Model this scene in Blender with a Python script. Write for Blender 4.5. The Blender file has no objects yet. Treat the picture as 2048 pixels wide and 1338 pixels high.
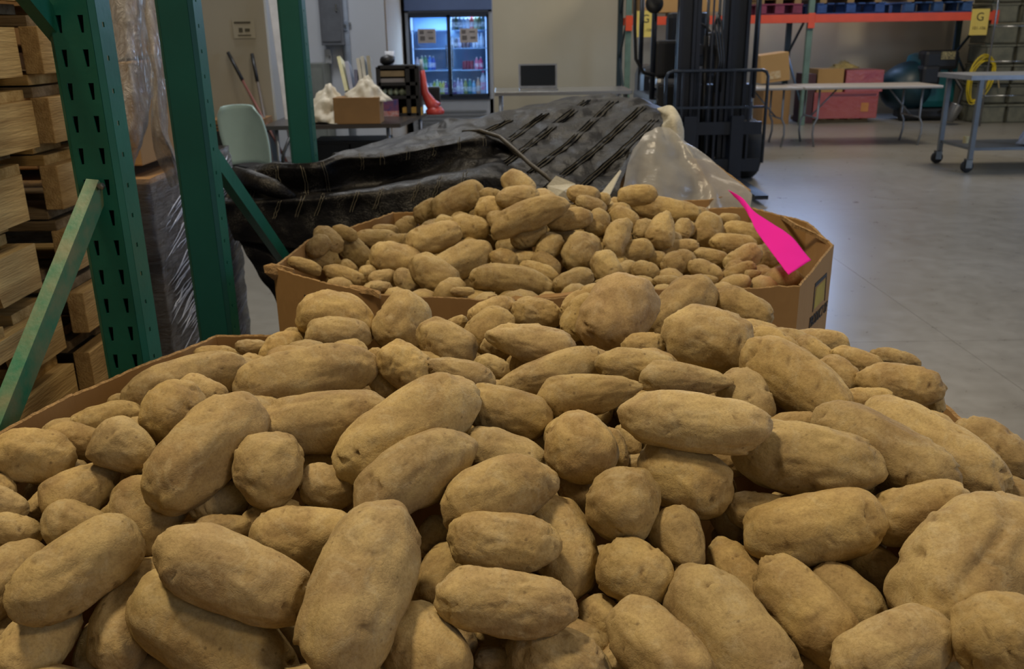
import bpy, bmesh, math, random
import numpy as np
from mathutils import Vector, Matrix, noise
random.seed(7)
S = bpy.context.scene
COL = S.collection

# ---------------------------------------------------------------- camera
FPX = 1785.0
TH, PH, EYE = math.radians(18.84), math.radians(0.83), 1.5
_r0 = Vector((1, 0, 0)); _u0 = Vector((0, math.sin(TH), math.cos(TH)))
FWD = Vector((0, math.cos(TH), -math.sin(TH)))
RGT = _r0 * math.cos(PH) - _u0 * math.sin(PH)
UPV = _u0 * math.cos(PH) + _r0 * math.sin(PH)
cam = bpy.data.cameras.new('camera'); cam_o = bpy.data.objects.new('camera', cam); COL.objects.link(cam_o)
m3 = Matrix((RGT, UPV, -FWD)).transposed()
cam_o.matrix_world = Matrix.Translation((0, 0, EYE)) @ m3.to_4x4()
cam.sensor_fit = 'HORIZONTAL'; cam.sensor_width = 36.0; cam.lens = 36.0 * FPX / 2048.0
cam.clip_start = 0.02; cam.clip_end = 200
cam.dof.use_dof = True; cam.dof.focus_distance = 1.0; cam.dof.aperture_fstop = 13.0
S.camera = cam_o

# ---------------------------------------------------------------- light
S.view_settings.view_transform = 'Standard'; S.view_settings.look = 'None'
S.view_settings.gamma = 1.0; S.view_settings.use_curve_mapping = False
S.view_settings.exposure = -0.06
w = bpy.data.worlds.new('world'); S.world = w; w.use_nodes = True
w.node_tree.nodes['Background'].inputs[0].default_value = (0.80, 0.84, 0.95, 1)
w.node_tree.nodes['Background'].inputs[1].default_value = 0.12
def area(name, loc, target, sx, sy, power, color):
    l = bpy.data.lights.new(name, 'AREA'); l.shape = 'RECTANGLE'; l.size = sx; l.size_y = sy
    l.energy = power; l.color = color
    o = bpy.data.objects.new(name, l); COL.objects.link(o); o.location = loc
    o.rotation_euler = (Vector(target) - Vector(loc)).to_track_quat('-Z', 'Y').to_euler()
    return o
area('high_bay_near', (-1.3, 1.3, 4.6), (-.1, 1.0, 1.0), .45, .45, 118, (1.0, .81, .54))
area('warm_fill_side', (2.6, -.6, 4.2), (-.7, 1.5, .9), .6, .6, 40, (1.0, .78, .52))  # warm fill added to brighten the pallet sides and post faces
area('cool_fill_behind', (3.2, -2.4, 2.6), (-.5, 1.6, .8), 2.0, 1.6, 26, (.60, .72, 1.0))  # cool fill added behind the camera for bluish highlights and shadow sides
area('high_bay_middle', (.3, 4.6, 5.0), (0.2, 3.2, 0.6), 1.1, 1.1, 85, (1.0, .88, .70))
area('high_bay_far', (-2.0, 8.5, 5.6), (-2.0, 8.5, 0), 1.4, 1.4, 150, (.96, .97, .98))
area('high_bay_right', (5.5, 10.5, 5.6), (5.5, 11.5, 0), 1.4, 1.4, 190, (1.0, .86, .66))
area('high_bay_back', (1.0, 12.5, 5.6), (0.5, 14.0, 0), 1.4, 1.4, 100, (1.0, .94, .84))
area('dock_door_daylight', (9.0, 5.0, 2.6), (1.5, 6.0, .4), 3.4, 3.0, 230, (.50, .68, 1.0))
area('window_daylight', (4.6, 16.1, 3.1), (3.0, 6.0, .5), 2.4, 1.7, 330, (.40, .58, 1.0))

# ---------------------------------------------------------------- helpers
def lin(c):
    return tuple((x / 12.92 if x <= .04045 else ((x + .055) / 1.055) ** 2.4) for x in c)
def hexc(h):
    return lin(tuple(int(h[i:i + 2], 16) / 255 for i in (0, 2, 4)))
def ray(px, py): return FWD + RGT * ((px - 1024) / FPX) + UPV * ((669 - py) / FPX)
def at(px, py, d): return Vector((0, 0, EYE)) + ray(px, py) * d
def at_z(px, py, z):
    v = ray(px, py); return Vector((0, 0, EYE)) + v * ((z - EYE) / v.z)
def at_y(px, py, y):
    v = ray(px, py); return Vector((0, 0, EYE)) + v * (y / v.y)

MATS = {}
def M(name, col, rough=.6, metal=0.0, var=.12, scale=8, bump=0.0, bscale=60, emit=0.0, alpha=1.0, trans=0.0, spec=None, stretch=None, col2=None, rvar=0.0, ecol=None):
    """one procedural principled material; col is a hex string"""
    if name in MATS: return MATS[name]
    m = bpy.data.materials.new(name); m.use_nodes = True; nt = m.node_tree; N = nt.nodes; L = nt.links
    b = N['Principled BSDF']
    c = hexc(col); c2 = hexc(col2) if col2 else tuple(x * (1 - var * 2) for x in c)
    b.inputs['Roughness'].default_value = rough; b.inputs['Metallic'].default_value = metal
    if spec is not None: b.inputs['Specular IOR Level'].default_value = spec
    tc = N.new('ShaderNodeTexCoord'); mp = N.new('ShaderNodeMapping')
    L.new(tc.outputs['Object'], mp.inputs['Vector'])
    if stretch: mp.inputs['Scale'].default_value = stretch
    oi = N.new('ShaderNodeObjectInfo'); vm = N.new('ShaderNodeVectorMath'); vm.operation = 'ADD'
    sc = N.new('ShaderNodeVectorMath'); sc.operation = 'SCALE'; sc.inputs[0].default_value = (13.1, 7.7, 3.3)
    L.new(oi.outputs['Random'], sc.inputs['Scale']); L.new(mp.outputs[0], vm.inputs[0]); L.new(sc.outputs[0], vm.inputs[1])
    n = N.new('ShaderNodeTexNoise'); n.inputs['Scale'].default_value = scale; n.inputs['Detail'].default_value = 6; n.inputs['Roughness'].default_value = .62
    L.new(vm.outputs[0], n.inputs['Vector'])
    r = N.new('ShaderNodeValToRGB'); r.color_ramp.elements[0].position = .34; r.color_ramp.elements[1].position = .66
    r.color_ramp.elements[0].color = (*c2, 1); r.color_ramp.elements[1].color = (*c, 1)
    L.new(n.outputs['Fac'], r.inputs['Fac']); L.new(r.outputs['Color'], b.inputs['Base Color'])
    if rvar:
        mr = N.new('ShaderNodeMapRange'); mr.inputs['To Min'].default_value = max(rough - rvar, .02); mr.inputs['To Max'].default_value = min(rough + rvar, 1)
        L.new(n.outputs['Fac'], mr.inputs['Value']); L.new(mr.outputs[0], b.inputs['Roughness'])
    if bump:
        n2 = N.new('ShaderNodeTexNoise'); n2.inputs['Scale'].default_value = bscale; n2.inputs['Detail'].default_value = 5
        L.new(vm.outputs[0], n2.inputs['Vector'])
        bp = N.new('ShaderNodeBump'); bp.inputs['Strength'].default_value = min(bump, 1); bp.inputs['Distance'].default_value = .01
        L.new(n2.outputs['Fac'], bp.inputs['Height']); L.new(bp.outputs[0], b.inputs['Normal'])
    if emit:
        b.inputs['Emission Color'].default_value = (*(hexc(ecol) if ecol else c), 1); b.inputs['Emission Strength'].default_value = emit
    if alpha < 1: b.inputs['Alpha'].default_value = alpha
    if trans: b.inputs['Transmission Weight'].default_value = trans
    MATS[name] = m
    return m

class MB:
    """collects shapes in one frame, links them as ONE mesh object"""
    def __init__(s): s.v = []; s.f = []
    def add(s, vs, fs, mtx=None):
        o = len(s.v)
        s.v += [tuple(mtx @ Vector(p)) if mtx is not None else tuple(p) for p in vs]
        s.f += [tuple(i + o for i in f) for f in fs]; return s
    def box(s, c, d, rot=None, bev=0.0):
        x, y, z = d[0] / 2, d[1] / 2, d[2] / 2
        mt = Matrix.Translation(c)
        if rot is not None: mt = mt @ (rot.to_4x4() if isinstance(rot, Matrix) else Matrix.Rotation(rot, 4, 'Z'))
        b = min(bev, x * .9, y * .9, z * .9)
        if b <= 0:
            vs = [(a * x, e * y, g * z) for a in (-1, 1) for e in (-1, 1) for g in (-1, 1)]
            return s.add(vs, [(0, 1, 3, 2), (4, 6, 7, 5), (0, 4, 5, 1), (2, 3, 7, 6), (0, 2, 6, 4), (1, 5, 7, 3)], mt)
        bm = bmesh.new(); bmesh.ops.create_cube(bm, size=1)
        for v in bm.verts: v.co = Vector((v.co.x * 2 * x, v.co.y * 2 * y, v.co.z * 2 * z))
        bmesh.ops.bevel(bm, geom=bm.edges[:], offset=b, segments=2, affect='EDGES', profile=.6)
        bm.verts.index_update(); r = s.add([v.co[:] for v in bm.verts], [[v.index for v in f.verts] for f in bm.faces], mt); bm.free(); return r
    def b2(s, a, b, **k):
        return s.box(((a[0] + b[0]) / 2, (a[1] + b[1]) / 2, (a[2] + b[2]) / 2), (abs(b[0] - a[0]), abs(b[1] - a[1]), abs(b[2] - a[2])), **k)
    def bar(s, p, q, w, h, up=(0, 0, 1), bev=0.0):
        p, q = Vector(p), Vector(q); x = (q - p).normalized(); u = Vector(up)
        y = u.cross(x)
        if y.length < 1e-4: y = Vector((0, 1, 0)).cross(x)
        y.normalize(); z = x.cross(y)
        return s.box((p + q) / 2, ((q - p).length, w, h), rot=Matrix((x, y, z)).transposed(), bev=bev)
    def tube(s, pts, r, seg=8, closed=False, cap=True):
        pts = [Vector(p) for p in pts]; n = len(pts); rs = r if isinstance(r, (list, tuple)) else [r] * n
        o = len(s.v); prev = None
        for i, p in enumerate(pts):
            a = pts[(i - 1) % n] if (closed or i > 0) else p; b = pts[(i + 1) % n] if (closed or i < n - 1) else p
            t = (b - a); t = t.normalized() if t.length > 1e-9 else Vector((0, 0, 1))
            if prev is None:
                k = Vector((0, 0, 1)) if abs(t.z) < .9 else Vector((1, 0, 0)); nn = k.cross(t).normalized()
            else:
                nn = prev - t * prev.dot(t); nn = nn.normalized() if nn.length > 1e-6 else prev
            prev = nn; bn = t.cross(nn)
            for k in range(seg):
                an = 2 * math.pi * k / seg
                s.v.append(tuple(p + (nn * math.cos(an) + bn * math.sin(an)) * rs[i]))
        m = n if closed else n - 1
        for i in range(m):
            j = (i + 1) % n
            for k in range(seg):
                k2 = (k + 1) % seg
                s.f.append((o + i * seg + k, o + i * seg + k2, o + j * seg + k2, o + j * seg + k))
        if cap and not closed:
            s.f.append(tuple(o + k for k in range(seg))[::-1]); s.f.append(tuple(o + (n - 1) * seg + k for k in range(seg)))
        return s
    def lathe(s, prof, c=(0, 0, 0), seg=16, rot=None):
        o = len(s.v); mt = Matrix.Translation(c)
        if rot is not None: mt = mt @ rot.to_4x4()
        for r, z in prof:
            for k in range(seg):
                a = 2 * math.pi * k / seg; s.v.append(tuple(mt @ Vector((r * math.cos(a), r * math.sin(a), z))))
        for i in range(len(prof) - 1):
            for k in range(seg):
                k2 = (k + 1) % seg
                s.f.append((o + i * seg + k, o + i * seg + k2, o + (i + 1) * seg + k2, o + (i + 1) * seg + k))
        s.f.append(tuple(o + k for k in range(seg))[::-1]); s.f.append(tuple(o + (len(prof) - 1) * seg + k for k in range(seg)))
        return s
    def prism(s, poly, z0, z1, mtx=None):
        n = len(poly)
        vs = [(p[0], p[1], z0) for p in poly] + [(p[0], p[1], z1) for p in poly]
        fs = [tuple(range(n))[::-1], tuple(range(n, 2 * n))] + [(i, (i + 1) % n, n + (i + 1) % n, n + i) for i in range(n)]
        return s.add(vs, fs, mtx)
    def blob(s, c, r, sub=2, amp=.15, freq=3, seed=0, flat=None):
        bm = bmesh.new(); bmesh.ops.create_icosphere(bm, subdivisions=sub, radius=1)
        vs = []
        for v in bm.verts:
            n = v.co.normalized(); k = 1 + amp * noise.noise(n * freq + Vector((seed * 3.1, seed, 0)))
            p = Vector((n.x * r[0] * k, n.y * r[1] * k, n.z * r[2] * k))
            if flat is not None: p.z = max(p.z, flat)
            vs.append(p + Vector(c))
        s.add(vs, [[v.index for v in f.verts] for f in bm.faces]); bm.free(); return s
    def build(s, name, mat, parent=None, smooth=False, world=False, solid=0.0, bevel=0.0):
        me = bpy.data.meshes.new(name)
        off = Vector((0, 0, 0))
        if world and parent is not None:
            p = parent
            while p is not None: off += p.location; p = p.parent
        me.from_pydata([tuple(Vector(v) - off) for v in s.v], [], s.f); me.validate(); me.update()
        if mat is not None: me.materials.append(mat)
        bm = bmesh.new(); bm.from_mesh(me); bmesh.ops.recalc_face_normals(bm, faces=bm.faces); bm.to_mesh(me); bm.free()
        if smooth: me.polygons.foreach_set('use_smooth', [True] * len(me.polygons))
        o = bpy.data.objects.new(name, me); COL.objects.link(o)
        if parent is not None: o.parent = parent
        if solid:
            md = o.modifiers.new('solid', 'SOLIDIFY'); md.thickness = solid; md.offset = 0
        if bevel:
            md = o.modifiers.new('bevel', 'BEVEL'); md.width = bevel; md.segments = 2; md.limit_method = 'ANGLE'
        return o
def tag(o, label=None, cat=None, group=None, kind=None):
    if label: o['label'] = label
    if cat: o['category'] = cat
    if group: o['group'] = group
    if kind: o['kind'] = kind
    return o
def thing(name, label, cat, loc=(0, 0, 0), rz=0, group=None):
    o = bpy.data.objects.new(name, None); COL.objects.link(o); o.location = loc; o.rotation_euler = (0, 0, rz)
    o.empty_display_size = .1
    return tag(o, label, cat, group)
def dup(root, loc=None, rz=None, label=None, group=None):
    r = root.copy(); COL.objects.link(r)
    if loc is not None: r.location = loc
    if rz is not None: r.rotation_euler = (0, 0, rz)
    if label: r['label'] = label
    if group: r['group'] = group
    for ch in list(root.children):
        c = ch.copy(); COL.objects.link(c); c.parent = r
        for g in list(ch.children):
            d = g.copy(); COL.objects.link(d); d.parent = c
    return r
def struct(mb, name, mat, **k):
    o = mb.build(name, mat, **k); o['kind'] = 'structure'; return o
def text(body, size, name, mat, mtx, parent=None, extr=.0006, align='CENTER'):
    cu = bpy.data.curves.new(name, 'FONT'); cu.body = body; cu.size = size; cu.align_x = align; cu.align_y = 'CENTER'; cu.extrude = extr
    cu.resolution_u = 3
    t = bpy.data.objects.new(name, cu); COL.objects.link(t)
    bpy.context.view_layer.update()
    dg = bpy.context.evaluated_depsgraph_get(); me = bpy.data.meshes.new_from_object(t.evaluated_get(dg))
    me.transform(mtx); me.materials.clear(); me.materials.append(mat)
    bpy.data.objects.remove(t); bpy.data.curves.remove(cu)
    o = bpy.data.objects.new(name, me); COL.objects.link(o)
    if parent is not None: o.parent = parent
    return o
def frame_mtx(origin, x, z):
    """x: reading direction, z: face normal"""
    x = Vector(x).normalized(); z = Vector(z).normalized(); y = z.cross(x).normalized(); x = y.cross(z)
    return Matrix.Translation(origin) @ Matrix((x, y, z)).transposed().to_4x4()

# ---------------------------------------------------------------- the room
def floor_mat():
    m = bpy.data.materials.new('polished_concrete'); m.use_nodes = True; N = m.node_tree.nodes; L = m.node_tree.links; b = N['Principled BSDF']
    tc = N.new('ShaderNodeTexCoord')
    n1 = N.new('ShaderNodeTexNoise'); n1.inputs['Scale'].default_value = .55; n1.inputs['Detail'].default_value = 5
    n2 = N.new('ShaderNodeTexNoise'); n2.inputs['Scale'].default_value = 7; n2.inputs['Detail'].default_value = 9; n2.inputs['Roughness'].default_value = .7
    for n in (n1, n2): L.new(tc.outputs['Object'], n.inputs['Vector'])
    r1 = N.new('ShaderNodeValToRGB'); r1.color_ramp.elements[0].color = (*hexc('74716b'), 1); r1.color_ramp.elements[1].color = (*hexc('807e7a'), 1)
    r1.color_ramp.elements[0].position = .38; r1.color_ramp.elements[1].position = .62
    L.new(n1.outputs['Fac'], r1.inputs['Fac'])
    r2 = N.new('ShaderNodeValToRGB'); r2.color_ramp.elements[0].color = (.86, .85, .83, 1); r2.color_ramp.elements[1].color = (1.03, 1.03, 1.02, 1)
    r2.color_ramp.elements[0].position = .30; r2.color_ramp.elements[1].position = .62
    L.new(n2.outputs['Fac'], r2.inputs['Fac'])
    mx = N.new('ShaderNodeMix'); mx.data_type = 'RGBA'; mx.blend_type = 'MULTIPLY'; mx.inputs[0].default_value = 1
    L.new(r1.outputs['Color'], mx.inputs[6]); L.new(r2.outputs['Color'], mx.inputs[7]); L.new(mx.outputs[2], b.inputs['Base Color'])
    mr = N.new('ShaderNodeMapRange'); mr.inputs['From Min'].default_value = .3; mr.inputs['From Max'].default_value = .7
    mr.inputs['To Min'].default_value = .26; mr.inputs['To Max'].default_value = .36
    L.new(n2.outputs['Fac'], mr.inputs['Value']); L.new(mr.outputs[0], b.inputs['Roughness'])
    bp = N.new('ShaderNodeBump'); bp.inputs['Strength'].default_value = .035; bp.inputs['Distance'].default_value = .01
    L.new(n2.outputs['Fac'], bp.inputs['Height']); L.new(bp.outputs[0], b.inputs['Normal'])
    return m
FLOOR = floor_mat()
# concrete slabs with saw-cut joints, joined under one floor
fl = struct(MB().b2((-8, -3, -.12), (14, 17.2, -.012)), 'floor', M('joint_filler', '74716a', .8))
xs = [-8, -4.6, -1.2, 2.2, 5.6, 9.0, 14]; ys = [-3, .6, 4.2, 7.6, 11.0, 14.2, 17.2]
for i in range(len(xs) - 1):
    for j in range(len(ys) - 1):
        MB().b2((xs[i] + .001, ys[j] + .001, -.012), (xs[i + 1] - .001, ys[j + 1] - .001, 0)).build('slab', FLOOR, fl)
WALL = M('painted_wall', 'b6af9a', .8, var=.03, scale=1.2, bump=.05, bscale=40)
wn = struct(MB().b2((3.4, 16.27, 2.25), (5.8, 16.30, 3.95)), 'window_1', M('window_daylight_pane', 'b8cdf0', .3, emit=1.5, ecol='8fb4ff'))
for x in (3.4, 4.6, 5.8): MB().b2((x - .04, 16.2, 2.2), (x + .04, 16.3, 4.0)).build('window_frame', M('window_frame_white', 'b9bcc0', .5), wn)
WALLC = M('office_wall', 'b4b9c2', .8, var=.03, scale=1.2)
struct(MB().b2((-8, 16.3, 0), (14, 16.5, 7)), 'wall_back', WALL)
struct(MB().b2((-8.2, -3, 0), (-8, 17.2, 7)), 'wall_left', WALL)
struct(MB().b2((14, -3, 0), (14.2, 17.2, 7)), 'wall_right', WALL)
struct(MB().b2((-8, -3.2, 0), (14, -3, 7)), 'wall_front', WALL)
struct(MB().b2((-8, -3, 7), (14, 17.2, 7.2)), 'ceiling', M('ceiling_deck', 'b0aca2', .9))
OX = at_y(772, 100, 11.6).x
# office block that juts out at the back left, its return wall faces the cooler
struct(MB().b2((-8, 11.6, 0), (OX, 16.3, 7)), 'wall_office', WALLC)
struct(MB().b2((OX, 11.64, 0), (OX + .02, 16.3, 7)), 'wall_return', M('return_wall', '8b8177', .85, var=.03, scale=1.5))
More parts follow.
